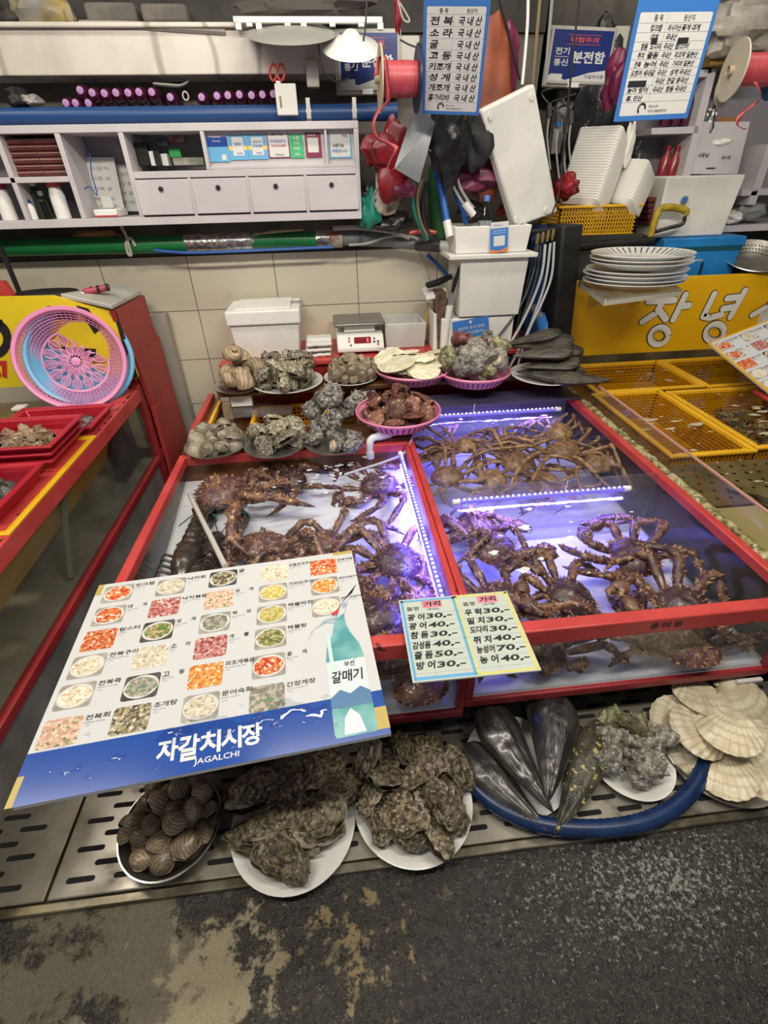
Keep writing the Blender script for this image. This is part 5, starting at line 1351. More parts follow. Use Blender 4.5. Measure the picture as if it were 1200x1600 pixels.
# cards on the shelf
cardcol = {'b': blueprint, 's': sky, 'w': paper, 'g': mat('card_green', (.05, .45, .18), rough=.3), 'm': mat('card_maroon', (.22, .03, .08), rough=.3)}
def card(x0, x1, y0, y1, base, label, fields, words=(), yy=SY + .030):
    a, b = oy(x0, (y0 + y1) / 2, yy), oy(x1, (y0 + y1) / 2, yy); z1, z0 = oy((x0 + x1) / 2, y0, yy).z, oy((x0 + x1) / 2, y1, yy).z
    M = frame((a.x, yy, z0), (1, 0, 0), (0, .06, 1)); w_, h_ = b.x - a.x, z1 - z0
    t = thing('payment_card', label, 'card', (a.x, yy, z0), 'payment cards on the wall shelf')
    MB().box(0, w_, 0, h_, -.002, 0, M).build('card', cardcol[base], t, smooth=False)
    for k, (fx, fy, gx_, gy, c) in enumerate(fields):
        mb = MB(); rect(mb, M, w_ * fx, h_ * fy, w_ * gx_, h_ * gy, .0004 + k * .0003, .002); mb.build('printed_field', cardcol[c] if isinstance(c, str) else c, t, smooth=False)
    for (s, fx, fy, fw, fh, c) in words:
        mb = MB(); text(mb, s, M, w_ * fx, h_ * fy, w_ * fw, h_ * fh, off=.015, z=.002); mb.build('lettering', c, t, smooth=False)
yel = mat('card_yellow', (.75, .60, .15), rough=.3)
card(324, 356, 205, 253, 'b', 'blue payment card at the left end of the card row', [(0, 0, 1, .5, 's'), (.62, .06, .85, .24, 'w')], [('Alipay+', .12, .78, .72, .1, paper), ('Partner', .3, .66, .4, .06, paper)])
card(357, 386, 205, 250, 's', 'blue and yellow window card, second from left in the card row', [(0, .35, 1, .5, yel), (.2, .15, .8, .8, 'w')], [('제로페이', .3, .5, .4, .12, signblue), ('가맹점', .38, .2, .3, .06, signblue)])
card(387, 417, 205, 249, 's', 'blue and yellow window card, third from left in the card row', [(0, .35, 1, .5, yel), (.2, .15, .8, .8, 'w')], [('온누리', .3, .58, .4, .1, signblue), ('모바일상품권', .25, .44, .5, .1, signblue), ('가맹점', .38, .2, .3, .06, signblue)])
card(418, 452, 204, 247, 'm', 'white payment card with dark red border full of pay logos', [(.05, .04, .95, .96, 'w')], [('QR Pay', .15, .82, .6, .09, ink), ('PAY KAKAO U+', .15, .58, .7, .1, signblue), ('VISA JCB AMEX', .15, .40, .7, .1, red), ('Welcome', .3, .1, .4, .06, ink)])
card(453, 474, 205, 247, 'g', 'narrow green card with white vertical writing', [(0, .9, 1, 1, 'w')], [('네', .3, .68, .38, .15, paper), ('이', .3, .48, .38, .15, paper), ('버', .3, .28, .38, .15, paper), ('N', .35, .08, .3, .12, paper)])
card(477, 502, 206, 246, 'm', 'dark red card with white square, rightmost in the long card row', [(.14, .2, .82, .78, 'w')], [('PAY', .2, .84, .5, .09, paper)])
card(514, 549, 202, 247, 's', 'blue bordered notice card standing alone in the right cubby', [(.06, .05, .94, .95, 'w')], [('사용가능', .14, .38, .52, .14, ink), ('매장입니다', .14, .2, .66, .12, signblue), ('카드', .6, .72, .25, .12, ink)])
# ---- contents: dark red lunch boxes
rbx = mat('maroon_box', (.16, .035, .035), (.09, .02, .02), 10, rough=.35); rbl = mat('box_band', (.40, .28, .22), rough=.5)
k = 0
for ci, px in enumerate((8, 52)):
    for r_ in range(6):
        x = X(px, 250) + .005; z = 1.384 + r_ * .021
        t = thing('lunch_box', '', 'box', (x + .06, 2.6, z), 'maroon boxes in the top left cubby')
        MB().box(x, x + .108, 2.54 + .004 * (r_ % 2), 2.68, z, z + .0195).build('box', rbx, t, bevel=.003)
        MB().box(x - .0005, x + .1085, 2.5385 + .004 * (r_ % 2), 2.6805, z + .012, z + .0145).build('lid_seam', rbl, t, smooth=False)
        t['label'] = 'flat maroon box, %s of the %s stack in the top left cubby' % (['lowest', 'second from the bottom', 'third from the bottom', 'third from the top', 'second from the top', 'topmost'][r_], ['left', 'right'][ci])
# bottles and small things in the lower left cubby
def bottle(px, py, y, h, r, m, capm, label, name='bottle', neck=.45):
    p = oy(px, py, y); z = sz0 + .031
    t = thing(name, label, 'bottle', (p.x, y, z)); Mx = Matrix.Translation((p.x, y, z))
    MB().lathe([(.0005, 0), (r, 0), (r, h * .62), (r * .9, h * .68), (r * neck, h * .80), (r * neck, h * .9)], 18, Mx).build('body', m, t)
    MB().lathe([(r * neck * 1.2, h * .84), (r * neck * 1.2, h), (.0005, h)], 16, Mx).build('cap', capm, t)
    return t
bottle(101, 340, 2.56, .135, .030, white, red, 'white bottle with red cap in the lower left cubby', neck=.8)
gb = clear('green_bottle', (.55, .62, .55), 1.6, .05)
bottle(70, 342, 2.60, .14, .024, gb, white, 'clear glass bottle with pale cap left of the red-capped bottle')
bottle(78, 345, 2.55, .10, .020, gb, greyink, 'small clear glass bottle in front in the lower left cubby')
bottle(56, 347, 2.54, .07, .016, white, blue, 'small white tube bottle with blue cap at the left of the lower cubby', neck=.5)
bottle(18, 345, 2.56, .13, .030, white, mat('magenta_cap', (.35, .02, .10), rough=.4), 'white bottle with dark pink cap at the left frame edge', neck=.9)
o = pbox(MB(), 110, 314, 128, 345, 2.56, 2.66).build('small_box', black, origin='base'); tag(o, 'small black box right of the red-capped bottle', 'box')
# card reader cubby
p = oy(165, 330, 2.56)
t = thing('card_reader', 'white card reader with paper roll in the middle cubby', 'card reader', (p.x, 2.56, sz0 + .031))
z_ = sz0 + .031
MB().prism([(p.x - .045, 2.54, z_), (p.x + .05, 2.54, z_), (p.x + .06, 2.66, z_), (p.x - .035, 2.66, z_)], (0, 0, .03)).build('body', white, t, bevel=.006)
MB().box(p.x - .03, p.x + .03, 2.556, 2.59, z_ + .030, z_ + .034).build('keypad', mat('keypad_grey', (.3, .3, .32), rough=.4), t, bevel=.001)
MB().box(p.x - .02, p.x + .025, 2.60, 2.605, z_ + .03, z_ + .075).build('paper_slip', paper, t, smooth=False)
MB().box(p.x - .046, p.x + .052, 2.539, 2.545, z_ + .002, z_ + .008).build('red_stripe', red, t, smooth=False)
for i, (x0, x1, y0, y1, yy, lb) in enumerate(((146, 186, 248, 325, 2.66, 'white notice sheet with handwriting leaning at the back of the middle cubby'), (186, 214, 258, 330, 2.70, 'second pale sheet behind the notice in the middle cubby'))):
    a = oy(x0, y1, yy); b = oy(x1 + 8, y1, yy); c = oy(x0 - 2, y0, yy + .03); M = frame(a, b - a, c - a); w_, h_ = (b - a).length, (c - a).length
    t = thing('notice_sheet', lb, 'paper', tuple(a)); MB().box(0, w_, 0, h_, -.002, 0, M).build('sheet', paper, t, smooth=False)
    mb = MB()
    for k, s in enumerate(('자갈치', '시장 회', '전복 굴', '멍게')): text(mb, s, M, w_ * .15, h_ * (.75 - k * .2), w_ * .6, h_ * .08)
    mb.build('writing', greyink, t, smooth=False)
o = MB().tube(smoothpath([oy(126, 205, 2.66), oy(140, 240, 2.62), oy(143, 270, 2.6), oy(152, 305, 2.58), oy(140, 292, 2.58), oy(130, 300, 2.58), oy(134, 325, 2.56)], 6), .0026, 6).build('cable', mat('blue_cable', (.03, .10, .30), rough=.4), origin='base'); tag(o, 'thin blue cable hanging inside the middle cubby', 'cable')
# open cubby right of it
for (x0, y0, x1, y1, ya, yb, m_, nm, lb, ct) in ((209, 223, 232, 259, 2.60, 2.64, black, 'phone', 'black phone standing in the cubby left of the cards', 'phone'), (234, 236, 241, 259, 2.58, 2.64, white, 'small_box', 'narrow white packet right of the black phone', 'box'),
        (242, 235, 249, 259, 2.57, 2.64, black, 'small_box', 'narrow black packet right of the white one', 'box'), (250, 240, 262, 259, 2.60, 2.66, white, 'small_box', 'white slanted packet below the green tape box', 'box'),
        (264, 232, 282, 246, 2.62, 2.66, mat('green_box', (.03, .35, .08), rough=.4), 'small_box', 'green and white little box in the cubby', 'box'), (270, 246, 318, 258, 2.58, 2.66, mat('clear_bag', (.40, .39, .33), (.25, .25, .2), 30, rough=.25), 'plastic_bag', 'crumpled clear bag at the right of the open cubby', 'bag'),
        (262, 206, 288, 223, 2.715, 2.735, mat('red_print_card', (.35, .06, .05), (.5, .4, .35), 60, rough=.4), 'notice_card', 'small red printed card stuck at the back of the open cubby', 'card'), (243, 219, 262, 229, 2.71, 2.735, mat('blue_print_card', (.05, .10, .2), (.3, .35, .4), 60, rough=.4), 'notice_card', 'small dark blue card at the back of the open cubby', 'card')):
    o = pbox(MB(), x0, y0, x1, y1, ya, yb).build(nm, m_, origin='base', bevel=.002); tag(o, lb, ct)
# ---- blue pipe on the shelf with clamps
PYY = 2.565; PZZ = 1.575
t = thing('water_pipe', 'thick blue pipe lying along the top of the wall shelf', 'pipe', (-.6, PYY, 1.545))
MB().tube([(-1.9, PYY, PZZ), (.335, PYY, PZZ)], .029, 18).build('pipe', blue, t)
for px in (482, 553):
    x = oy(px, 170, PYY).x; MB().tube([(x - .010, PYY, PZZ), (x + .010, PYY, PZZ)], .0315, 18).build('clamp', steel, t)
    MB().box(x - .008, x + .008, PYY - .036, PYY - .028, PZZ - .02, PZZ + .045).build('clamp_screw', steel, t)
# maroon bottles with lilac caps lying behind the pipe
mar = mat('maroon_glass', (.045, .006, .02), (.07, .01, .03), 8, rough=.12, coat=.5); lil = mat('lilac_cap', (.42, .22, .48), (.34, .16, .40), 30, rough=.4)
def lying(px, py, y0, label):
    p = oy(px, py, y0); t = thing('bottle', label, 'bottle', (p.x, y0, p.z), 'maroon bottles on the blue pipe')
    M = frame((p.x, y0, p.z), (1, 0, 0), (0, .14, 1))
    M2 = M @ Matrix.Rotation(PI, 4, 'X')
    MB().lathe([(.012, .004), (.020, .012), (.0265, .03), (.0265, .125), (.0005, .128)], 16, M2).build('body', mar, t)
    MB().lathe([(.0005, -.004), (.0125, -.003), (.0135, .010), (.0125, .012)], 14, M2).build('cap', lil, t)
bp_ = [(125, 141), (144, 145), (163, 146), (181, 145), (200, 145), (217, 144), (237, 144), (266, 152), (315, 152), (339, 150), (356, 149), (374, 148), (393, 149), (410, 148), (427, 147)]
for i, (x, y) in enumerate(bp_): lying(x, y, 2.59, 'maroon bottle with lilac cap, %s in the upper row on the blue pipe' % ('leftmost' if i == 0 else 'rightmost' if i == len(bp_) - 1 else (ORD[i] + ' from left')))
for i, x in enumerate((103, 118, 138)): lying(x, 161, 2.60, 'maroon bottle low behind the blue pipe, %s of three' % ['leftmost', 'middle', 'rightmost'][i])
p = oy(290, 150, 2.585); o = MB().tube([p + V((.011 * math.cos(q), 0, .013 * math.sin(q))) for q in [2 * PI * k / 16 for k in range(16)]], .003, 6, closed=True).build('ring', mat('cream_ring', (.5, .45, .38), rough=.5), origin='base'); tag(o, 'small cream ring among the maroon bottles', 'ring')
o = MB().tube(smoothpath([oy(240, 131, 2.62), oy(260, 133, 2.62), oy(282, 134, 2.62), (oy(295, 127, 2.62))], 4), [.009, .010, .011, .011, .012, .012, .012, .011, .010, .009, .008, .006, .004], 8, sq=.5).build('spatula', mat('grey_plastic', (.35, .35, .33), rough=.4), origin='base'); tag(o, 'grey plastic spatula lying on the maroon bottles', 'spatula')
bagm = mat('film_bag', (.22, .21, .19), (.42, .40, .37), 20, rough=.25)
def bag(name, px, py, y, wx, hz_, dy, m, label, seed, cat='bag', amp=.28):
    p = oy(px, py, y)
    def fn(u, v):
        th, ph = 2 * PI * u, PI * v
        d = V((math.sin(ph) * math.cos(th), math.sin(ph) * math.sin(th), -math.cos(ph)))
        k = 1 + amp * noise.noise(d * 1.6 + V((seed, 0, 0))) * 1.6 + amp * .5 * noise.noise(d * 4.5 + V((0, seed, 0))) + amp * .25 * abs(noise.noise(d * 9 + V((0, 0, seed))))
        return (p.x + d.x * wx * k, y + d.y * dy * k, p.z + d.z * hz_ * k)
    o = MB().surf(fn, 30, 20, cu=True).build(name, m, origin='base', angle=35)
    return tag(o, label, cat)
o = bag('plastic_bag', 30, 155, 2.60, .045, .032, .05, black, 'black crumpled cord bundle at the left end of the blue pipe', 3)
o = bag('plastic_bag', 50, 158, 2.60, .035, .02, .05, bagm, 'small pale film scrap beside the black bundle on the blue pipe', 5)
# outlet box with scissors hooked on the pipe
t = thing('holder_box', 'white box hooked over the blue pipe holding red scissors', 'box', tuple(oy(448, 180, 2.52)))
pbox(MB(), 431, 130, 464, 180, 2.51, 2.535).build('body', white, t, bevel=.003)
pbox(MB(), 437, 150, 440, 168, 2.508, 2.5105).build('tape_mark', mat('olive_tape', (.25, .22, .08), rough=.5), t, smooth=False)
t = thing('scissors', 'red handled scissors standing in the white box on the pipe', 'scissors', tuple(oy(436, 130, 2.525)))
for px in (427, 439):
    MB().tube([oy(px + 7 * math.cos(q) * .8 + (8 if px < 430 else 0) * 0, 113 + 13 * math.sin(q), 2.522) for q in [2 * PI * k / 16 for k in range(16)]], .0042, 8, closed=True).build('handle', red, t)
MB().prism([oy(430, 126, 2.523), oy(438, 126, 2.523), oy(442, 150, 2.523), oy(438, 150, 2.523)], (0, .003, 0)).build('blade', steel, t, smooth=False)
# grey socket under the marble
o = pbox(MB(), 478, 92, 498, 136, 2.56, 2.60).build('pipe_bracket', mat('bracket_grey', (.42, .40, .36), rough=.5), origin='base', bevel=.003); tag(o, 'grey bracket hanging from the marble ledge above the pipe clamp', 'bracket')
# ---- pipes under the shelf
gy = 2.66
green = mat('green_pipe', (.012, .20, .055), (.008, .14, .04), 5, rough=.35, c3=(.30, .34, .26), s3=9, lo3=.68, hi3=.74)
foil = mat('foil', (.62, .62, .60), (.30, .30, .29), 45, rough=.22, metal=.9, bump=1.0, bscale=50)
gz = lambda px, py=380: oy(px, py, gy).z
t = thing('drain_pipe', 'long green pipe under the wall shelf patched with silver foil, ending in grey fittings', 'pipe', (-.5, gy, gz(200)))
seg = lambda a, b, ya, yb, r, m_, nm, n=18: MB().tube([oy(a, ya, gy), oy(b, yb, gy)], r, n).build(nm, m_, t)
MB().tube([(-1.95, gy, gz(0, 385)), oy(293, 381, gy)], .036, 18).build('green_pipe', green, t)
seg(290, 394, 379, 376, .0375, foil, 'foil_wrap'); seg(392, 496, 376, 374, .034, green, 'green_pipe')
seg(494, 516, 373, 372, .036, foil, 'foil_wrap'); seg(514, 534, 372, 371, .042, mat('rusty_clamp', (.22, .10, .05), (.5, .45, .38), 18, rough=.5, metal=.4), 'clamp')
gp = mat('grey_pvc', (.20, .205, .21), rough=.4); dg = mat('dark_rubber', (.06, .06, .062), rough=.5)
seg(532, 615, 371, 374, .033, gp, 'grey_pipe'); seg(560, 566, 372, 372, .0345, mat('pipe_seam', (.12, .12, .12), rough=.5), 'seam')
MB().tube(smoothpath([oy(612, 377, gy), oy(640, 381, gy - .02), oy(665, 381, gy - .05)], 5), .026, 14).build('elbow', gp, t)
MB().tube([oy(650, 381, gy - .04), oy(688, 383, gy - .08)], .031, 14).build('rubber_sleeve', dg, t)
MB().tube([oy(686, 383, gy - .08), oy(706, 386, gy - .1)], .022, 14).build('white_end', pvc, t)
def wire(name, label, cat, pts, r, m_, y=None, n=7):
    P = [oy(p[0], p[1], p[2] if len(p) > 2 else y) for p in pts]
    o = MB().tube(smoothpath(P, 6), r, n).build(name, m_, origin='base'); return tag(o, label, cat)
bh = mat('blue_hose', (.02, .12, .45), rough=.35); gh = mat('pale_grey_hose', (.38, .38, .36), rough=.4)
wire('blue_tube', 'thin blue tube running below the green pipe', 'tube', [(240, 391), (300, 395), (400, 391), (520, 386)], .007, bh, 2.62)
wire('grey_hose', 'pale grey hose looping over the grey pipe fittings', 'hose', [(520, 357), (560, 356), (610, 362), (640, 372)], .010, gh, 2.60)
wire('grey_cable', 'thin pale cable sagging in front of the grey pipe', 'cable', [(545, 383), (575, 380), (605, 370), (640, 369), (660, 378)], .006, gh, 2.60)
wire('rope', 'knotted white rope hanging from the shelf over the green pipe', 'rope', [(191, 346), (190, 355), (197, 368), (201, 382), (205, 398), (200, 396), (197, 380), (204, 372), (212, 385)], .0065, mat('rope_white', (.50, .48, .42), rough=.8, bump=1, bscale=200), 2.615)
o = MB().tube([oy(398, 366, 2.64), oy(430, 362, 2.64), oy(474, 359, 2.64)], [.006, .011, .007], 8, sq=.6).build('wooden_stick', mat('tan_stick', (.42, .33, .17), rough=.6), origin='base'); tag(o, 'flat tan stick lying on top of the green pipe', 'stick')
o = bag('plastic_bag', 150, 366, 2.69, .10, .018, .03, mat('tan_cloth', (.38, .20, .07), rough=.7), 'tan rag tucked behind the green pipe', 9, 'rag')
# ---- above the ledge
DK = struct(MB().box(-3.2, 1.0, 2.755, WY + .019, 1.848, 2.6).build('recess_shade', dark, smooth=False))  # dark sheet added over the wall for the shade in the recess
gb_ = mat('dusty_box', (.16, .145, .13), (.11, .10, .09), 12, rough=.8)
for (x0, y0, x1, y1, ya, lb) in ((132, 2, 212, 36, 2.66, 'dusty grey box on the marble ledge, left of the two'), (220, 4, 292, 36, 2.66, 'dusty grey box on the marble ledge, right of the two')):
    o = pbox(MB(), x0, y0, x1, y1, ya, ya + .08).build('dusty_box', gb_, origin='base', bevel=.012); tag(o, lb, 'box')
bag('plastic_bag', 62, 14, 2.65, .10, .075, .05, mat('cloudy_bag', (.20, .19, .17), (.30, .22, .06), 9, rough=.4), 'cloudy plastic bag with something yellow on the marble ledge', 13)
bag('plastic_bag', 15, 20, 2.68, .07, .05, .05, dark, 'dark bag at the left end of the marble ledge', 17)
wire('bent_rail', 'long curved grey rail resting along the top of the marble ledge', 'rail', [(125, 38), (200, 39), (280, 45), (352, 49)], .012, mat('dull_metal', (.30, .28, .25), rough=.5), 2.60)
t = thing('light_bracket', 'long notched white bracket above the wall shelf', 'bracket', tuple(oy(480, 40, 2.56)))
pbox(MB(), 364, 25, 598, 36, 2.555, 2.575).build('bar', white, t, bevel=.003)
for px in (368, 385, 400, 445, 470, 515, 560, 590): pbox(MB(), px, 35, px + 9, 46 if px in (368, 400, 590) else 41, 2.556, 2.574).build('lug', white, t, smooth=False)
bag('plastic_bag', 480, 8, 2.66, .22, .05, .05, mat('brown_bag', (.07, .062, .055), rough=.8), 'dark brown bundle above the notched white bracket', 23)
t = MB().lathe([(.0005, .052), (.022, .050), (.035, .036), (.060, .022), (.105, .008), (.112, 0), (.105, .003), (.05, .016), (.0005, .04)], 32, Matrix.Translation(oy(549, 76, 2.50)) @ Matrix.Rotation(.5, 4, 'X')).build('lamp_shade', white, origin='base'); tag(t, 'white dish-shaped lamp shade hanging before the blue power box sign', 'lamp shade')
t = MB().lathe([(.0005, .02), (.06, .018), (.16, .006), (.17, 0), (.15, .001), (.0005, .008)], 32, Matrix.Translation(oy(455, 53, 2.54)) @ Matrix.Rotation(.35, 4, 'X')).build('dish', mat('grey_dish', (.32, .31, .29), rough=.4), origin='base'); tag(t, 'wide flat grey dish beside the white lamp shade', 'dish')
wire('cable', 'thin dark cable curling around the white lamp shade', 'cable', [(573, 0), (570, 50), (560, 90), (545, 120), (525, 127), (505, 110), (498, 70)], .0035, blackh, 2.47)
# ------------------------------------------------------------------ power boxes, spools, bags and hoses above the tower
navy = mat('navy_print', (.012, .028, .17), rough=.25)
cream = mat('cream_panel', (.52, .50, .45), (.44, .42, .37), 5, rough=.45)
def powerbox(x0, y0, x1, y1, ya, label, sg, tilt=0):
    a, b = oy(x0, (y0 + y1) / 2, ya), oy(x1, (y0 + y1) / 2, ya); z1, z0 = oy((x0 + x1) / 2, y0, ya).z, oy((x0 + x1) / 2, y1, ya).z
    w_, h_ = b.x - a.x, z1 - z0
    M = frame((a.x, ya, z0), (1, 0, 0), (0, 0, 1)) @ Matrix.Rotation(tilt, 4, 'Z')
    t = thing('power_box', label, 'power box', (a.x, ya, z0))
    MB().box(-.01, w_ + .01, -.01, h_ + .01, -.06, -.012, M).build('body', cream, t, bevel=.006)
    MB().box(0, w_, 0, h_, -.014, 0, M).build('door', cream, t, bevel=.005)
    mb = MB()
    q0, q1, q2, q3 = sg
    rect(mb, M, w_ * q0, h_ * q1, w_ * q2, h_ * q3, .0006); mb.build('blue_plate', navy, t, smooth=False)
    sw, sh = w_ * (q2 - q0), h_ * (q3 - q1); ox_, oy_ = w_ * q0, h_ * q1
    mb = MB(); mb.poly([(ox_, oy_, .001), (ox_ + sw, oy_, .001), (ox_ + sw, oy_ + sh * .24, .001), (ox_ + sw * .7, oy_ + sh * .18, .001), (ox_ + sw * .3, oy_ + sh * .02, .001), (ox_, oy_ + sh * .12, .001)], M)
    rect(mb, M, ox_ + sw * .03, oy_ + sh * .03, ox_ + sw * .24, oy_ + sh * .14, .0012); mb.build('white_sweep', paper, t, smooth=False)
    mb = MB()
    text(mb, '전기', M, ox_ + sw * .06, oy_ + sh * .52, sw * .24, sh * .14, off=.02, z=.0016); text(mb, '통신', M, ox_ + sw * .06, oy_ + sh * .30, sw * .24, sh * .14, off=.02, z=.0016)
    rect(mb, M, ox_ + sw * .06, oy_ + sh * .475, ox_ + sw * .30, oy_ + sh * .485, .0016)
    text(mb, '분전함', M, ox_ + sw * .36, oy_ + sh * .36, sw * .56, sh * .24, off=.03, z=.0016)
    mb.build('white_lettering', paper, t, smooth=False)
    mb = MB(); text(mb, '위험주의', M, ox_ + sw * .28, oy_ + sh * .76, sw * .48, sh * .11, off=.02, z=.0016)
    rect(mb, M, ox_ + sw * .24, oy_ + sh * .72, ox_ + sw * .80, oy_ + sh * .73, .0016); rect(mb, M, ox_ + sw * .24, oy_ + sh * .90, ox_ + sw * .80, oy_ + sh * .91, .0016); mb.build('red_lettering', mat('warn_red', (.7, .08, .06), rough=.4) if 'warn_red' not in bpy.data.materials else bpy.data.materials['warn_red'], t, smooth=False)
    mb = MB(); text(mb, '자갈치시장', M, ox_ + sw * .62, oy_ + sh * .06, sw * .34, sh * .08, off=.01, z=.0018); mb.build('navy_lettering', navy, t, smooth=False)
    MB().box(w_ * .38, w_ * .56, -.012, .006, -.02, .004, M).build('latch', white, t, bevel=.002)
powerbox(527, 48, 624, 142, 2.70, 'grey power box with dark blue sign behind the white lamp shade', (.05, .08, .97, .97))
powerbox(856, 42, 955, 130, 2.98, 'grey power box with dark blue sign hanging at upper right centre', (.04, .06, .97, .97), -.03)
for (x0, y0, x1, y1, ya, lb) in ((626, 55, 655, 140, 2.72, 'plain cream box half hidden by the pink ribbon spool'), (958, 40, 980, 98, 3.0, 'narrow cream box right of the upper right power box')):
    o = pbox(MB(), x0, y0, x1, y1, ya, ya + .05).build('wall_box', cream, origin='base', bevel=.004); tag(o, lb, 'box')
ribm = mat('coral_ribbon', (.50, .075, .09), (.40, .05, .065), 20, rough=.4, stretch=(8, 1, 1)); card_m = mat('spool_board', (.46, .38, .26), rough=.7)
def strip(mb, pts, w_, twist=None):
    P = smoothpath(pts, 6); n = len(P); v, f = [], []
    for i, p in enumerate(P):
        a = (twist or (lambda t: 0))(i / (n - 1)); d = V((math.cos(a), math.sin(a), .15)) * w_ / 2
        v += [p - d, p + d]
    for i in range(n - 1): f.append((2 * i, 2 * i + 1, 2 * i + 3, 2 * i + 2))
    mb.add(v, f)
def spool(px0, px1, py, y, R0, R1, label, ends, rib, yaw=0, cols=None):
    a, b = oy(px0, py, y), oy(px1, py, y); d = (b - a).normalized(); d = (Matrix.Rotation(yaw, 3, 'Z') @ d); L = (b - a).length
    t = thing('ribbon_spool', label, 'spool', tuple(a))
    M = frame(a, d.orthogonal(), d.cross(d.orthogonal()))
    for k, z in enumerate((0, L)):
        MB().lathe([(.012, z - .003), (R0, z - .003), (R0, z + .003), (.012, z + .003)], 36, M).build('flange', cols[k], t)
    MB().lathe([(R1 * .96, .004), (R1, .02), (R1 * .98, L * .4), (R1, L * .7), (R1 * .97, L - .004)], 30, M).build('wound_ribbon', ribm, t)
    MB().lathe([(.014, -.02), (.014, L + .02)], 12, M).build('rod', card_m, t)
    mb = MB(); strip(mb, [oy(*p) for p in rib], .016, lambda s: .9 * math.sin(s * 9)); mb.build('loose_ribbon', ribm, t, solid=.001)
spool(594, 652, 124, 2.2, .092, .050, 'coral ribbon spool with tan near disc hanging left of the centre price sign', None,
      [(588, 118, 2.14), (592, 92, 2.14), (602, 90, 2.13), (606, 130, 2.13), (606, 158, 2.14), (592, 172, 2.15), (583, 195, 2.15), (590, 216, 2.15), (612, 226, 2.14), (620, 232, 2.13), (610, 252, 2.13), (606, 266, 2.13), (622, 262, 2.14)], 0, (card_m, mat('navy_disc', (.01, .015, .05), rough=.4)))
spool(1146, 1210, 110, 2.2, .088, .048, 'coral ribbon spool with cream disc at the upper right frame edge', None,
      [(1180, 128, 2.14), (1190, 150, 2.13), (1175, 165, 2.13), (1158, 178, 2.13), (1152, 195, 2.13), (1165, 202, 2.14)], -.15, (mat('cream_disc', (.55, .50, .40), rough=.6), blue))
o = MB().lathe([(.0005, 0), (.05, 0), (.055, .012), (.03, .02), (.0005, .02)], 30, frame(oy(1128, 140, 2.3), (1, 0, 0), (0, 0, 1)) @ Matrix.Rotation(.5, 4, 'Y')).build('tape_roll', mat('tape_cream', (.52, .46, .36), rough=.6), origin='base'); tag(o, 'cream tape roll hanging below the right ribbon spool', 'tape roll')
# lumps of bags
rb_ = mat('red_bag', (.26, .010, .018), (.15, .006, .01), 10, rough=.35); ob = mat('orange_bag', (.28, .065, .018), (.18, .04, .012), 9, rough=.55); mg = mat('magenta_bag', (.13, .012, .05), (.2, .03, .08), 10, rough=.4)
bb = mat('black_bag', (.010, .010, .011), (.022, .022, .024), 14, rough=.28, bump=1, bscale=30)
bag('plastic_bag', 612, 250, 2.44, .085, .105, .05, rb_, 'bright red plastic bag under the left ribbon spool', 31, amp=.4)
bag('plastic_bag', 580, 238, 2.50, .030, .045, .04, rb_, 'small dark red bag knot at the right end of the wall shelf', 32)
bag('plastic_bag', 632, 297, 2.42, .045, .030, .04, mg, 'magenta bag corner below the red plastic bag', 33)
bag('plastic_bag', 762, 190, 2.52, .110, .27, .06, ob, 'big orange bag hanging behind the centre price sign', 34, amp=.18)
bag('plastic_bag', 748, 276, 2.48, .10, .045, .05, mg, 'magenta bag below the orange bag', 35, amp=.35)
bag('plastic_bag', 785, 100, 2.62, .06, .12, .05, mg, 'dark magenta bag behind the orange bag near the top', 36)
bag('plastic_bag', 700, 215, 2.40, .085, .135, .05, bb, 'black plastic bag hanging under the centre price sign', 37, amp=.3)
bag('plastic_bag', 748, 215, 2.39, .06, .10, .05, mat('black_fabric', (.016, .016, .018), rough=.7), 'black folded bag left of the big foam lid', 38, amp=.25)
bag('plastic_bag', 580, 330, 2.54, .045, .075, .05, aqua, 'teal bag tucked at the right end of the wall shelf', 39, amp=.35)
bag('plastic_bag', 612, 345, 2.56, .085, .045, .05, bb, 'black bag lying on the grey pipe fittings', 40)
bag('plastic_bag', 575, 318, 2.62, .06, .08, .05, bb, 'black bag behind the teal bag', 41)
bag('plastic_bag', 735, 328, 2.55, .06, .035, .05, bb, 'black bag bundle left of the water bottle', 42)
bag('plastic_bag', 790, 330, 2.60, .035, .03, .05, rb_, 'small red plastic bundle behind the water bottle', 43)
bag('plastic_bag', 932, 205, 3.04, .16, .36, .07, bb, 'large black bin bag hanging behind the foam tray stacks', 44, amp=.32)
clr = clear('cling_film', (.55, .55, .54), 1.8, .10, .8, 16, haze=.12, hcol=(.3, .3, .3))
bag('plastic_bag', 925, 232, 3.0, .07, .22, .05, clr, 'long clear film hanging left of the black bin bag', 45, amp=.4)
bag('plastic_bag', 985, 262, 3.0, .035, .10, .04, bb, 'black bag corner beside the drink bottles', 46, amp=.4)
bag('plastic_bag', 885, 292, 2.70, .055, .05, .05, rb_, 'bright red plastic bundle at the left of the foam trays', 47)
bag('plastic_bag', 962, 130, 2.72, .05, .09, .05, mg, 'dark pink cloth beside the upper right power box', 48)
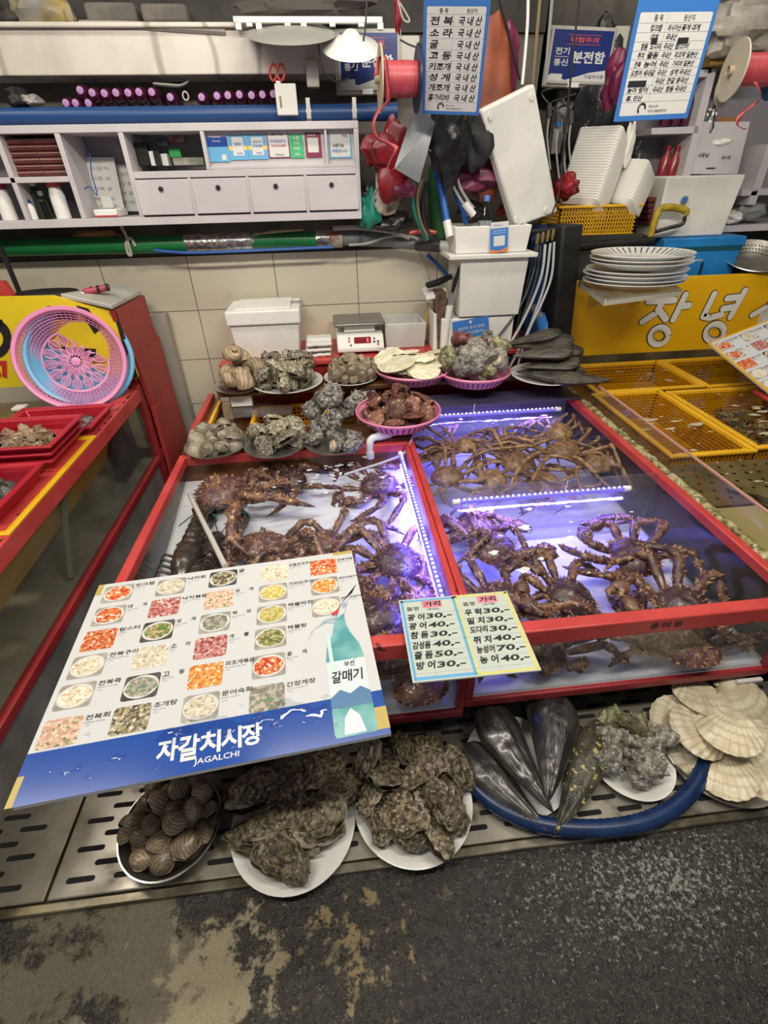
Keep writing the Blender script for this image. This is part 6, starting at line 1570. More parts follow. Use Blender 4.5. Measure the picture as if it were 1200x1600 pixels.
# grey laminated sign hanging crooked
a, b, c = oy(655, 285, 2.26), oy(618, 262, 2.26), oy(668, 155, 2.30)
q = [oy(650, 160, 2.32), oy(680, 192, 2.30), oy(655, 286, 2.26), oy(616, 263, 2.26)]
t = thing('laminated_notice', 'grey laminated notice with faded writing hanging crooked under the left spool', 'notice', tuple(q[3]))
slab4(MB(), q, .004).build('sheet', mat('grey_laminate', (.115, .13, .145), (.15, .165, .18), 7, rough=.22), t, smooth=False)
M = frame(q[3], q[2] - q[3], q[0] - q[3]); w_, h_ = (q[2] - q[3]).length, (q[0] - q[3]).length
sgn = .0008
if (M.to_3x3() @ V((0, 0, 1))).dot(CP - q[3]) < 0: M = frame(q[2], q[3] - q[2], q[1] - q[2])
mb = MB()
for i, s in enumerate(('국내산', '활어', '광어 우럭', '참돔')): text(mb, s, M, w_ * .15, h_ * (.15 + i * .19), w_ * .6, h_ * .10, off=.01, z=sgn)
rect(mb, M, 0, h_ * .50, w_, h_ * .52, sgn)
mb.build('faded_writing', mat('faded_ink', (.03, .035, .045), rough=.5), t, smooth=False)
# round old wall dial
t = thing('wall_dial', 'old rusty-rimmed white dial standing on the grey pipe', 'dial', tuple(oy(603, 330, 2.52)))
Md = frame(oy(604, 312, 2.50), (1, 0, 0), (0, .1, 1))
MB().box(-.045, .045, -.055, .20, -.03, -.006, Md).build('case', mat('rusty_white', (.50, .46, .38), (.20, .11, .05), 14, lo=.52, hi=.66, rough=.5), t, bevel=.01)
MB().lathe([(.0005, 0), (.052, 0), (.058, .006), (.062, 0), (.062, -.012)], 30, Md).build('rim', bpy.data.materials['rusty_white'], t)
mb = MB(); text(mb, '0', Md, -.006, .018, .01, .012, z=.0016); rect(mb, Md, -.001, -.02, .001, .012, .0016); mb.build('markings', greyink, t, smooth=False)
# hoses and pipes left of the tower
wire('teal_hose', 'teal hose hanging straight down below the grey notice', 'hose', [(645, 285), (646, 320), (655, 350), (668, 375)], .010, aqua, 2.46)
wire('black_hose', 'black looped hose left of the blue pipes', 'hose', [(668, 285), (660, 320), (664, 355), (675, 372)], .011, blackh, 2.48)
wire('brown_hose', 'thin brown hose beside the black loop', 'hose', [(660, 280), (652, 310), (657, 345), (668, 370)], .006, mat('brown_hose', (.2, .14, .07), rough=.4), 2.44)
wire('green_hose', 'dark green thick hose behind the blue pipes', 'hose', [(682, 260), (680, 310), (684, 350), (688, 372)], .035, mat('dark_green', (.012, .09, .02), rough=.5), 2.62, 12)
t = thing('air_pipe', 'bright blue pipe with white lower end left of the tower', 'pipe', tuple(oy(700, 370, 2.46)))
MB().tube([oy(682, 262, 2.50), oy(692, 310, 2.47), oy(698, 345, 2.45)], .017, 12).build('pipe', bh, t); MB().tube([oy(698, 345, 2.45), oy(703, 370, 2.43)], .019, 12).build('white_end', pvc, t)
wire('blue_hose', 'dark blue hose second right of the bright blue pipe', 'hose', [(706, 262), (712, 300), (722, 325), (728, 350)], .012, bh, 2.52)
wire('grey_hose', 'thin grey hose arching left of the water bottle', 'hose', [(700, 262), (708, 290), (722, 315), (735, 330)], .006, gh, 2.44)
wire('grey_hose', 'thin grey hose curving to the small white sleeve beside the bottle', 'hose', [(712, 262), (718, 290), (730, 312), (740, 325)], .006, gh, 2.43)
o = MB().tube([oy(726, 318, 2.42), oy(740, 336, 2.42)], .015, 12).build('sleeve', pvc, origin='base'); tag(o, 'short white pipe sleeve left of the water bottle', 'sleeve')
wire('blue_tube', 'blue tube slanting down the tiles behind the tools', 'tube', [(668, 398), (690, 420), (712, 445)], .009, bh, 2.70)
wire('cord', 'thin grey cord hanging down the tiles', 'cord', [(652, 385), (662, 410), (672, 440)], .003, gh, 2.71)
o = MB().tube(smoothpath([oy(640, 365, 2.5), oy(650, 362, 2.5), oy(672, 362, 2.5), oy(682, 364, 2.5)], 4), .009, 8).build('valve_lever', red, origin='base'); tag(o, 'small red valve lever on the grey fittings', 'handle')
for px, lb, m_, r_ in ((822, 'thin white rod hanging down right of the centre price sign', white, .006), (838, 'tan wooden rod hanging behind the white rod', mat('tan_rod', (.24, .17, .10), rough=.6), .007), (857, 'grey steel rod hanging left of the upper right power box', mat('rod_grey', (.28, .28, .27), rough=.4), .007), (806, 'dark thin rod hanging above the big foam lid', dark, .006)):
    wire('hanging_rod', lb, 'rod', [(px + (3 if px == 822 else 8), -30), (px + 2, 40), (px - 6, 132)], r_, m_, 2.45 if px == 822 else 2.66)
wire('cable', 'black cable hanging in front of the upper right power box', 'cable', [(905, 0), (898, 60), (890, 140), (882, 220), (874, 300), (856, 348)], .004, blackh, 2.40)
wire('cable', 'black cable at the left of the white rod near the top', 'cable', [(780, 0), (797, 60), (812, 125)], .005, blackh, 2.5)
wire('wire', 'thin pale string above the left ribbon spool', 'string', [(622, 0), (630, 30), (640, 32), (625, 5)], .003, gh, 2.3)
o = bag('plastic_bag', 622, 22, 2.35, .012, .05, .012, rb_, 'small red tag dangling above the left ribbon spool', 51)
wire('cable', 'thin cable between the power box and centre price sign', 'cable', [(625, 62), (640, 70), (658, 76)], .003, blackh, 2.4)
# electrical bits under the right power box
for i, (px, py) in enumerate(((858, 175), (872, 192), (884, 200), (892, 185))):
    t = thing('plug', ['grey plug connector, leftmost of the four under the power box', 'grey plug connector with blue band under the power box', 'grey plug connector low under the power box', 'dark plug connector, rightmost of four under the power box'][i], 'plug', tuple(oy(px, py + 18, 2.92)))
    MB().tube([oy(px, py - 12, 2.92), oy(px, py + 8, 2.92)], .014, 10).build('plug_body', dg, t)
    if i == 1: MB().tube([oy(px, py, 2.92), oy(px, py + 5, 2.92)], .0155, 10).build('blue_band', bh, t)
    MB().tube(smoothpath([oy(px, py + 8, 2.92), oy(px - 3, py + 40, 2.92), oy(px + 2, py + 90, 2.92)], 4), .005, 6).build('cable', gh, t)
    MB().tube(smoothpath([oy(px, py - 12, 2.92), oy(px - 12, py - 30, 2.93), oy(px + 8, py - 38, 2.95)], 4), .005, 6).build('cable', blackh, t)
o = pbox(MB(), 868, 140, 930, 240, 3.12, 3.18).build('wall_board', cream, origin='base', bevel=.004); tag(o, 'cream wall panel behind the plugs under the right power box', 'panel')
# ------------------------------------------------------------------ neighbouring stall on the right
# glass side and mossy seal
moss = mat('mossy_seal', (.42, .36, .18), (.14, .12, .04), 40, lo=.42, hi=.58, rough=.8, bump=1, bscale=120, c3=(.55, .50, .36), s3=30)
def fn(u, v):
    y = lerp(.80, 2.50, u); q = 2 * PI * v; r_ = .016 + .006 * noise.noise(V((y * 30, math.cos(q), math.sin(q)))) + .004 * noise.noise(V((y * 90, q, 0)))
    return (1.168 + r_ * math.cos(q), y, .452 + r_ * .8 * math.sin(q))
t = thing('display_tank', 'yellow-sided neighbouring tank with water, yellow baskets and a perforated plate at right', 'tank', (1.9, 1.7, .03))
MB().surf(fn, 160, 8, cv=True).build('mossy_seal', moss, t)
MB().box(1.184, 1.190, .80, 2.60, .40, .552).build('glass_side', dirtyglass, t, smooth=False)
MB().box(1.182, 1.192, .80, 2.60, .550, .555).build('glass_edge', mat('pink_edge', (.48, .26, .20), rough=.3), t, smooth=False)
MB().box(1.20, 2.8, .78, 2.66, .03, .20).box(1.192, 1.205, .80, 2.66, .03, .41).box(1.2, 2.8, 2.645, 2.66, .2, .48).box(1.2, 2.8, .78, .80, .03, .46).build('basin', mat('basin_dark', (.10, .085, .045), (.05, .04, .02), 6, rough=.5), t, smooth=False)
MB().poly([(1.206, .80, .428), (2.8, .80, .428), (2.8, 2.645, .428), (1.206, 2.645, .428)]).build('water', murky, t, smooth=False)
mb = MB(); mb.k = 0; mb.box(1.206, 2.4, 1.22, 1.50, .404, .410); mb.k = 1
for i in range(22):
    for j in range(5):
        mb.poly([(1.24 + i * .05 + .025 * (j % 2) + .007 * math.cos(q), 1.26 + j * .05 + .007 * math.sin(q), .4105) for q in [2 * PI * k / 10 for k in range(10)]])
mb.build('perforated_plate', [mat('plate_grey', (.30, .29, .27), (.2, .19, .17), 8, rough=.4, metal=.3), slotm], t, smooth=False)
MB().box(1.206, 2.4, .86, 1.21, .400, .406).build('white_sheet', mat('sheet_white', (.66, .68, .70), rough=.3), t, smooth=False)
rr = random.Random(12); mb = MB()
for (x, y, sx, sy, n, rmax) in ((1.45, 1.75, .09, .14, 26, .022), (1.95, 1.75, .12, .15, 30, .018), (1.75, 2.4, .10, .08, 16, .012), (1.5, 1.36, .1, .05, 12, .008)):
    for i in range(n):
        cx, cy = rr.gauss(x, sx), rr.gauss(y, sy); r_ = rr.uniform(.25, 1) ** 2 * rmax; ph = rr.uniform(0, 6)
        if cx < 1.215 or cy > 2.62: continue
        mb.poly([(cx + r_ * (1 + .4 * math.sin(2 * q + ph)) * math.cos(q) * 2, cy + r_ * (1 + .3 * math.sin(3 * q + ph)) * math.sin(q) * .7, .4292 + .0002 * (i % 5)) for q in [2 * PI * k / 12 for k in range(12)]])
mb.build('foam_patches', mat('tan_foam', (.50, .46, .36), rough=.5), t, smooth=False)['kind'] = 'stuff'
crate('rectangular_basket', 1.285, 1.605, 1.53, 2.16, .30, .446, 'yellow grid basket nearest the mossy glass edge, half full of water', rim=.022, hole=.010)
crate('rectangular_basket', 1.32, 1.86, 2.21, 2.60, .32, .446, 'yellow grid basket at the back under the yellow stall sign', rim=.022, hole=.010)
crate('rectangular_basket', 1.66, 2.20, 1.55, 2.13, .30, .446, 'yellow grid basket full of brown shells at the right frame edge', rim=.022, hole=.010)
crate('rectangular_basket', 1.91, 2.40, 2.20, 2.60, .32, .446, 'yellow rimmed basket of dark water below the neighbouring menu board', rim=.022, hole=.010)
heap([oyster(200 + i, oy_dark, .07, .045, .012) for i in range(3)], 26, (1.90, 1.83, .36), .20, .06, .02, 61, 'small brown shell', 'in the basket at the right edge', 'shells in the basket at the right edge', tilt=12, cone=0)
def fish(a, b, label):
    a, b = V(a), V(b); L = (b - a).length; d = (b - a) / L; s_ = d.cross(V((0, 0, 1))).normalized()
    t = thing('fish', label, 'fish', tuple(a), None)
    m_ = mat('striped_fish', (.045, .05, .06), (.09, .10, .115), 8, rough=.25, wave=(11, (.012, .012, .014), .45, .7, 'BANDS', 1.5)) if 'striped_fish' not in bpy.data.materials else bpy.data.materials['striped_fish']
    P = [a + d * L * q for q in (0, .06, .2, .4, .6, .8, .88)]
    MB().tube(P, [L * k for k in (.012, .05, .10, .125, .10, .045, .03)], 14, sq=.45).build('body', m_, t)
    e = P[-1]; MB().prism([e, e + d * L * .13 + s_ * L * .09, e + d * L * .09, e + d * L * .13 - s_ * L * .09], (0, 0, .004)).build('tail_fin', m_, t, smooth=False)
    MB().prism([P[2] + s_ * L * .09, P[3] + s_ * L * .16, P[4] + s_ * L * .13, P[4] + s_ * L * .08], (0, 0, .004)).build('back_fin', m_, t, smooth=False)
    MB().ball(P[1] + V((0, 0, L * .018)) + s_ * L * .01, L * .014, 6).build('eye', eye_m, t)
fish((1.56, .98, .418), (1.372, 1.30, .418), 'dark striped fish lying on the white sheet at the right frame edge')
fish((1.80, 1.02, .418), (1.60, 1.34, .418), 'dark fish behind the striped one, cut by the frame edge')
# yellow sign
sy_ = 2.665
t = thing('stall_sign', 'bright yellow stall sign with white black-edged Korean letters at right', 'sign', (1.9, sy_, .47))
MB().box(1.30, 2.75, sy_, sy_ + .03, .474, .880).build('panel', yellowsign, t, smooth=False, bevel=.003)
MB().box(1.29, 2.75, sy_ - .004, sy_ + .002, .462, .474).build('bottom_strip', dark, t, smooth=False)
M = frame((0, sy_ - .0005, 0), (1, 0, 0), (0, 0, 1))
def glyph(strokes, hw):
    mo, mi = MB(), MB()
    for si, st in enumerate(strokes):
        P = [M.inverted() @ oy(980 + x * .18333, 430 + y * .18333, sy_) for x, y in st]
        for mb, w_, z in ((mo, hw * 1.24, .0006 + si * .0002), (mi, hw, .0030 + si * .0006)):
            for p in P: mb.poly([(p.x + w_ * math.cos(2 * PI * k / 14), p.y + w_ * math.sin(2 * PI * k / 14), z + .00002 * P.index(p)) for k in range(14)], M)
            for p, q_ in zip(P, P[1:]):
                d = (q_ - p).normalized(); s_ = V((-d.y, d.x, 0)) * w_
                mb.poly([V((v.x, v.y, z + .00045)) for v in (p - s_, q_ - s_, q_ + s_, p + s_)], M)
    mo.build('letter_outline', ink, t, smooth=False); mi.build('letter', mat('letter_white', (.84, .83, .79), rough=.4) if 'letter_white' not in bpy.data.materials else bpy.data.materials['letter_white'], t, smooth=False)
ring_ = lambda cx, cy, rx, ry: [(cx + rx * math.cos(q) + 14 * math.sin(-q), cy + ry * math.sin(q)) for q in [2 * PI * k / 18 for k in range(19)]]
glyph([[(180, 222), (400, 212)], [(300, 225), (240, 320), (125, 396)], [(268, 296), (325, 372)], [(492, 165), (388, 378)], [(455, 262), (520, 256)], ring_(268, 515, 74, 72)], .0175)
glyph([[(740, 158), (645, 350), (700, 362), (800, 336)], [(1000, 130), (875, 355)], [(850, 196), (960, 184)], [(812, 284), (912, 268)], ring_(742, 486, 76, 72)], .0175)
glyph([[(1290, 130), (1200, 260), (1065, 338)], [(1220, 240), (1290, 320)], [(1450, 110), (1330, 360)], [(1400, 230), (1470, 225)], ring_(1220, 470, 76, 72)], .0175)
# acrylic shelf and platters
q = [oz(905, 438, .905), oz(1046, 437, .905), oz(1066, 452, .905), oz(946, 467, .905)]
t = thing('acrylic_shelf', 'clear acrylic bracket shelf before the yellow sign, carrying platters', 'shelf', tuple(q[3]))
MB().prism(q, (0, 0, -.008)).build('top', acrylic, t, smooth=False)
MB().prism([q[3], q[2], q[2] + V((0, .006, 0)), q[3] + V((0, .006, 0))], (0, 0, -.028)).prism([q[3], q[0], q[0] + V((.006, 0, 0)), q[3] + V((.006, 0, 0))], (0, 0, -.028)).build('folded_edge', mat('acrylic_edge', (.50, .48, .40), rough=.2), t, smooth=False)
for s_ in (.25, .75):
    a, b = lerp(q[0], q[1], s_), lerp(q[3], q[2], s_)
    MB().prism([a + V((0, .10, -.01)), lerp(a, b, .8) + V((0, 0, -.01)), a + V((0, .10, -.16))], (.006, 0, 0)).build('gusset', acrylic, t, smooth=False)
pc_ = oz(990, 448, .905); navyl = mat('plate_stripe', (.03, .05, .10), rough=.3)
pl0 = None
for i in range(7):
    z = .906 + i * .0165 + (.014 if i > 3 else 0); c_ = (pc_.x + .006 * math.sin(i * 2.1) + (.014 if i > 3 else 0), pc_.y + .02 + .005 * math.cos(i * 3), z)
    lb = '%s oval white platter in the stack on the acrylic shelf' % ['lowest', 'second lowest', 'third lowest', 'middle', 'third highest', 'second highest', 'topmost'][i]
    r_ = .232
    if i < 6:
        o = MB().lathe([(.0005, .004), (r_ * .66, .004), (r_ * .98, .030), (r_, .031), (r_, .027), (r_ * .70, .001), (.0005, 0)], 48, Matrix.Translation(V(c_)), 1, .82).build('platter', porcelain, origin=c_)
        tag(o, lb, 'plate', 'platters on the acrylic shelf')
    else:
        t = thing('platter', 'topmost oval white platter with blue rim stripes on the acrylic shelf', 'plate', c_, 'platters on the acrylic shelf')
        MB().lathe([(.0005, .004), (r_ * .66, .004), (r_ * .98, .030), (r_, .031), (r_, .027), (r_ * .70, .001), (.0005, 0)], 48, Matrix.Translation(V(c_)), 1, .82).build('dish', porcelain, t)
        mb = MB()
        for k in range(44):
            a = 2 * PI * k / 44; d = V((math.cos(a), math.sin(a) * .82, 0)); s_ = V((-d.y, d.x, 0)).normalized() * .0022
            p, q_ = V(c_) + d * r_ * .72 + V((0, 0, .0098)), V(c_) + d * r_ * .95 + V((0, 0, .0282))
            mb.poly([p - s_, p + s_, q_ + s_ * 1.6, q_ - s_ * 1.6])
        mb.build('rim_stripes', navyl, t, smooth=False)
# back counter behind the sign with cooler, foam box, basket
t = thing('back_counter', 'dark counter behind the yellow sign under the cooler and foam trays', 'counter', (2.0, 2.9, .03))
MB().box(1.17, 3.2, 2.70, 3.18, .03, .80).build('body', dark, t, smooth=False)
MB().box(1.17, 1.66, 2.72, 3.18, .80, 1.085).build('riser', dark, t, smooth=False)
MB().tube([oy(905, 385, 2.72), oy(1020, 376, 2.72)], .020, 12).build('black_rail', black, t)
cb = mat('cooler_blue', (.02, .24, .62), (.015, .19, .52), 8, rough=.45)
a, b = oy(1024, 432, 2.78), oy(1142, 432, 2.78); z1 = oy(1085, 371, 2.78).z
t = thing('cooler', 'bright blue cooler box with dark band behind the platters', 'cooler', (a.x, 2.78, .80))
MB().box(a.x, b.x, 2.78, 3.05, .802, z1 - .06).build('body', cb, t, bevel=.008)
MB().box(a.x - .006, b.x + .012, 2.772, 3.06, z1 - .052, z1).build('lid', cb, t, bevel=.01)
MB().box(a.x - .003, b.x + .004, 2.776, 3.05, z1 - .066, z1 - .050).build('band', mat('dark_teal', (.01, .09, .11), rough=.4), t, smooth=False)
M = frame(oy(1100, 403, 2.7785), (-1, 0, -.05), (0, 0, -1)); mb = MB()
text(mb, 'Campings', M, 0, 0, .07, .016, off=.02, shear=.2, z=-.001); mb.build('lettering', paper, t, smooth=False)
MB().tube([oy(1092, 432, 2.775), oy(1098, 410, 2.775)], .006, 8).build('latch', black, t)
a, b = oy(1052, 369, 2.80), oy(1152, 369, 2.80); zt = oy(1100, 274, 2.80).z
t = thing('foam_box', 'white foam water box with blue valve standing on the blue cooler', 'box', (a.x, 2.80, z1 + .001))
taper(MB(), oy(1044, 275, 2.80).x, oy(1166, 273, 2.80).x, 2.80, 3.0, z1 + .002, zt, .93).build('body', foam, t, bevel=.008)
pv = oy(1070, 311, 2.815); MB().tube([pv + V((-.02, -.03, 0)), pv + V((.01, .02, 0))], .018, 12).build('valve', steel, t)
MB().tube([pv + V((-.026, -.040, 0)), pv + V((-.018, -.028, 0))], .013, 12).build('blue_valve_face', bh, t)
ypm = mat('yellow_tape_pipe', (.50, .36, .03), (.32, .22, .02), 30, rough=.6)
wire('water_pipe', 'yellow taped pipe elbow in front of the foam water box', 'pipe', [(1014, 382), (1020, 355), (1030, 328), (1045, 324), (1062, 326), (1072, 330), (1070, 336)], .017, ypm, 2.74, 12)
wire('black_hose', 'short black hose looping below the yellow pipe elbow', 'hose', [(1070, 338), (1066, 350), (1045, 356), (1024, 362)], .010, blackh, 2.74)
# yellow basket with two slanted stacks of foam trays
a, b = oy(868, 362, 2.74), oy(985, 362, 2.74); z0_, z1_ = oy(930, 366, 2.74).z, oy(930, 320, 2.74).z
bx0, bx1 = a.x, oy(995, 340, 2.74).x
crate('rectangular_basket', bx0 + .01, bx1, 2.745, 2.98, 1.087, z1_, 'yellow grid basket holding two slanted stacks of white foam trays', rim=.014, hole=.009)
trm = mat('foam_tray_white', (.78, .76, .70), rough=.5)
def tray_proto(w_, d_):
    mb = MB()
    def ring(k, z): return [(sx * (w_ / 2 * k - rr_) + rr_ * math.cos(R(a_ + q)), sy * (d_ / 2 * k - rr_) + rr_ * math.sin(R(a_ + q)), z) for sx, sy, a_ in ((1, 1, 0), (-1, 1, 90), (-1, -1, 180), (1, -1, 270)) for q in (0, 30, 60, 90)]
    rr_ = .02
    L_ = [ring(.72, 0), ring(.98, .024), ring(1.0, .026), ring(1.0, .019), ring(.74, -.003)]
    v = [p for r_ in L_ for p in r_]; n = 16
    f = [(i * n + j, i * n + (j + 1) % n, (i + 1) * n + (j + 1) % n, (i + 1) * n + j) for i in range(4) for j in range(n)] + [tuple(range(n)), tuple(range(4 * n, 5 * n))[::-1]]
    mb.add(v, f); o = mb.build('foam_tray', trm, origin=(0, 0, 0)); return o
ORD2 = lambda i, n: 'lowest' if i == 0 else 'topmost' if i == n - 1 else '%d%s from the bottom' % (i + 1, {1: 'st', 2: 'nd', 3: 'rd'}.get((i + 1) if i + 1 < 20 else (i + 1) % 10, 'th'))
for si, (base, ax, n, w_, d_, rz, lb) in enumerate(((oy(905, 330, 2.83), V((.24, .12, 1)), 27, .235, .15, .12, 'left taller'), (oy(968, 328, 2.80), V((.30, .06, 1)), 15, .17, .14, .2, 'right shorter'))):
    ax.normalize(); pr = tray_proto(w_, d_); rotm = (ax.to_track_quat('Z', 'Y').to_matrix() @ Euler((.42, 0, rz)).to_matrix()).to_euler()
    for i in range(n):
        o = pr if i == 0 else pr.copy()
        if i: COL.objects.link(o)
        o.location = base + ax * i * .0112; o.rotation_euler = rotm
        tag(o, 'white foam tray, %s in the %s stack in the yellow basket' % (ORD2(i, n), lb), 'tray', 'foam trays in the yellow basket')
bag('plastic_bag', 982, 225, 2.80, .025, .085, .02, trm, 'folded white cloth sticking up behind the foam trays', 61)
# lilac shelf on the right
t = thing('wall_shelf', 'lilac shelf unit at upper right with drink bottles and a white drawer', 'shelf', tuple(oy(1070, 275, 2.9)))
A = lambda px, py: oy(px, py, 2.92)
def sl(*p4, y0=2.92, y1=3.16, m=lilac, nm='board'):
    P = [oy(px, py, y0) for px, py in p4]; MB().prism(P, (0, y1 - y0, 0)).build(nm, m, t, smooth=False)
sl((1108, 108), (1120, 108), (1078, 275), (1066, 275), nm='side_board')
sl((1018, 200), (1092, 197), (1090, 208), (1018, 210)); sl((1018, 112), (1112, 108), (1110, 120), (1018, 122))
sl((1030, 286), (1075, 284), (1073, 294), (1028, 296))
sl((1200, 225), (1212, 225), (1180, 320), (1168, 320), nm='side_board'); sl((1060, 356), (1290, 346), (1290, 356), (1060, 366))
sl((1160, 296), (1290, 292), (1290, 302), (1158, 306))
MB().box(1.6, 2.9, 3.165, 3.178, 1.05, 1.80).build('back_board', lilac_shade, t, smooth=False)
P = [oy(1098, 190, 2.93), oy(1172, 190, 2.93), oy(1152, 272, 2.93), oy(1076, 272, 2.93)]
d = MB().prism(P, (0, .2, 0)).build('drawer', lilac, t, smooth=False)
M = frame(P[3] - V((0, .001, 0)), (1, 0, 0), (0, 0, 1)); mb = MB(); text(mb, '사장님', M, .02, .07, .06, .02, off=.02, shear=.2); text(mb, '영수증', M, .16, .06, .05, .015, off=.01); rect(mb, M, .09, .02, .14, .026, .0005); mb.build('handwriting', ink, d, smooth=False)
drk = mat('drink_red', (.22, .012, .02), (.30, .05, .05), 20, rough=.2)
def dbottle(px, y0, y1, label, m=drk):
    p, q_ = oy(px, y1, 3.0), oy(px, y0, 3.0); h = q_.z - p.z; t = thing('bottle', label, 'bottle', tuple(p), 'bottles on the right lilac shelf'); Mx = Matrix.Translation(p)
    MB().lathe([(.0005, 0), (.027, 0), (.028, h * .6), (.012, h * .8), (.012, h * .9)], 16, Mx).build('body', m, t); MB().lathe([(.015, h * .86), (.015, h), (.0005, h)], 12, Mx).build('cap', rb_, t)
dbottle(1031, 228, 284, 'red drink bottle, left of two beside the foam trays'); dbottle(1045, 228, 284, 'red drink bottle, right of two beside the foam trays')
for i, px in enumerate((1036, 1052, 1068, 1084)): dbottle(px, 135, 197, 'dark red bottle on the upper right shelf, %s of four behind the price sign' % ['leftmost', 'second', 'third', 'rightmost'][i], mar)
for i in range(5):
    a = oy(1012, 352 - i * 9, 2.86); o = MB().box(a.x, a.x + .10, 2.86, 3.0, a.z, a.z + .022).build('lunch_box', rbx, origin='base', bevel=.003); tag(o, 'dark red flat box, %s of the low pile left of the yellow pipe' % ['lowest', 'second lowest', 'middle', 'second highest', 'topmost'][i], 'box', 'boxes behind the yellow pipe')
t = thing('tin', 'orange printed tin with foil on the right lilac drawer', 'tin', tuple(oy(1130, 215, 2.98)))
pbox(MB(), 1112, 183, 1150, 213, 2.98, 3.08).build('body', mat('tin_orange', (.35, .08, .03), (.25, .16, .06), 30, rough=.4), t, bevel=.004)
bag('plastic_bag', 1108, 190, 2.96, .03, .07, .03, foil, 'crumpled silver foil left of the orange tin', 71)
bag('plastic_bag', 1125, 222, 2.95, .06, .02, .03, trm, 'white cloth under the orange tin', 72)
o = MB().prism([oy(1112, 78, 2.86), oy(1210, 72, 2.86), oy(1210, 98, 2.86), oy(1110, 102, 2.86)], (0, .3, 0)).build('plank', mat('ochre_plank', (.34, .20, .05), (.25, .14, .03), 6, rough=.5, stretch=(1, 8, 8)), origin='base', bevel=.004); tag(o, 'ochre wooden plank under the cloudy bag at the top right corner', 'plank')
bag('plastic_bag', 1165, 40, 2.84, .20, .10, .08, mat('cloudy_film', (.30, .27, .22), (.42, .39, .34), 14, rough=.35, bump=1, bscale=14), 'cloudy plastic bag on the ochre plank at the top right corner', 73, amp=.3)
bag('plastic_bag', 1170, 330, 2.98, .09, .04, .05, mat('grey_film', (.30, .31, .32), (.2, .21, .2), 14, rough=.3), 'pale grey bag on the low right shelf', 74)
bag('plastic_bag', 1145, 340, 2.96, .05, .03, .04, trm, 'twisted white cloth on the low right shelf', 75)
o = pbox(MB(), 1166, 312, 1174, 328, 2.97, 2.99).build('small_box', black, origin='base'); tag(o, 'tiny black packet above the pale grey bag', 'box')
# steel colander and pan edge
pcn = oy(1182, 398, 2.78); Mc = Matrix.Translation(pcn) @ Matrix.Rotation(.35, 4, 'X') @ Matrix.Rotation(-.15, 4, 'Y')
t = thing('colander', 'perforated steel colander at the right edge above the yellow sign', 'colander', tuple(pcn))
MB().lathe([(.0005, -.06), (.10, -.055), (.15, -.01), (.165, 0), (.168, -.004), (.152, -.014), (.10, -.060), (.0005, -.066)], 36, Mc).build('bowl', steel, t)
mb = MB()
for k in range(48):
    for j, (r_, z) in enumerate(((.112, -.046), (.126, -.033), (.140, -.020))):
        a = 2 * PI * (k + .5 * (j % 2)) / 48; d = V((math.cos(a), math.sin(a), 0))
        mb.cbox((0, 0, 0), .007, .005, .003, Mc @ frame(d * r_ * .99 + V((0, 0, z + .001)), V((-d.y, d.x, 0)), d + V((0, 0, .9))))
mb.build('holes', slotm, t, smooth=False)['kind'] = 'stuff'
crate('rectangular_basket', 2.16, 2.6, 2.72, 3.0, .805, .865, 'dark blue basket under the steel colander', mat('navy_plastic', (.02, .05, .14), rough=.4), rim=.012, hole=.010)
# neighbouring menu board and the sheet behind it
a, b, c = oy(1106, 536, 2.30), oy(1200, 611, 1.93), oy(1200, 500, 2.34)
M = frame(a, c - a, a - b)
M = frame(a + (M.to_3x3() @ V((0, 1, 0))) * -.56, M.to_3x3() @ V((1, 0, 0)), M.to_3x3() @ V((0, 1, 0)))
t = thing('menu_board', 'second seafood menu board with yellow edge at the right frame border', 'menu board', tuple(M.translation))
MB().box(0, .68, 0, .56, -.009, 0, M).build('panel', bpy.data.materials['menu_white'], t, smooth=False)
mb = MB(); rect(mb, M, 0, 0, .012, .56, .0004); rect(mb, M, 0, .552, .68, .56, .0004); mb.build('yellow_edge', yellow, t, smooth=False)
lt, sm = MB(), MB()
cols2 = [[(.05 + ci * .135, .505 - ri * .078) for ri in range(6)] for ci in range(3)]
menu_grid(M, t, 0, lambda p: p, cols2, lt, sm)
lt.build('dish_names', ink, t, smooth=False); sm.build('small_print', greyink, t, smooth=False)
q = [oy(1190, 490, 2.45), oy(1230, 470, 2.5), oy(1230, 560, 2.42), oy(1168, 555, 2.42)]
t = thing('picture_sheet', 'white sheet with red food pictures standing behind the right menu board', 'sheet', tuple(q[3])); slab4(MB(), q, .004).build('sheet', paper, t, smooth=False)
Ms = frame(q[3] - V((0, .0015, 0)), q[2] - q[3], q[0] - q[3])
for i in range(2): food(Ms, .045, .05 + i * .06, .05, .05, 'p', 0, t)
o = MB().tube([oz(1180, 612, .47), oz(1230, 640, .47)], .012, 8).build('red_bar', red, origin='base'); tag(o, 'red bar under the lower corner of the right menu board', 'bar')
# ------------------------------------------------------------------ neighbouring stall on the left
LX = -.90
t = thing('display_tank', 'red framed neighbouring glass tank at left with colanders and red trays on it', 'tank', (-1.5, 1.3, .03))
MB().box(LX - .075, LX, .15, 2.215, .530, .588).build('top_rail', red, t, bevel=.004)
MB().box(LX - .03, LX, .15, 2.30, .215, .248).build('bottom_rail', dkred, t, bevel=.004)
MB().box(LX - .03, LX + .001, 2.20, 2.235, .03, .60).build('corner_post', dkred, t, bevel=.003)
MB().box(LX - .020, LX - .013, .15, 2.21, .248, .531).build('glass_side', dirtyglass, t, smooth=False)
MB().box(-2.3, LX - .022, .15, 2.2, .03, .24).box(-2.3, -1.35, .15, 2.2, .24, .50).build('base', panelm, t, smooth=False)
MB().box(-2.3, LX - .075, 1.98, 2.2, .53, .56).build('back_ledge', mat('brown_ledge', (.13, .095, .05), (.08, .06, .03), 6, rough=.3), t, smooth=False)
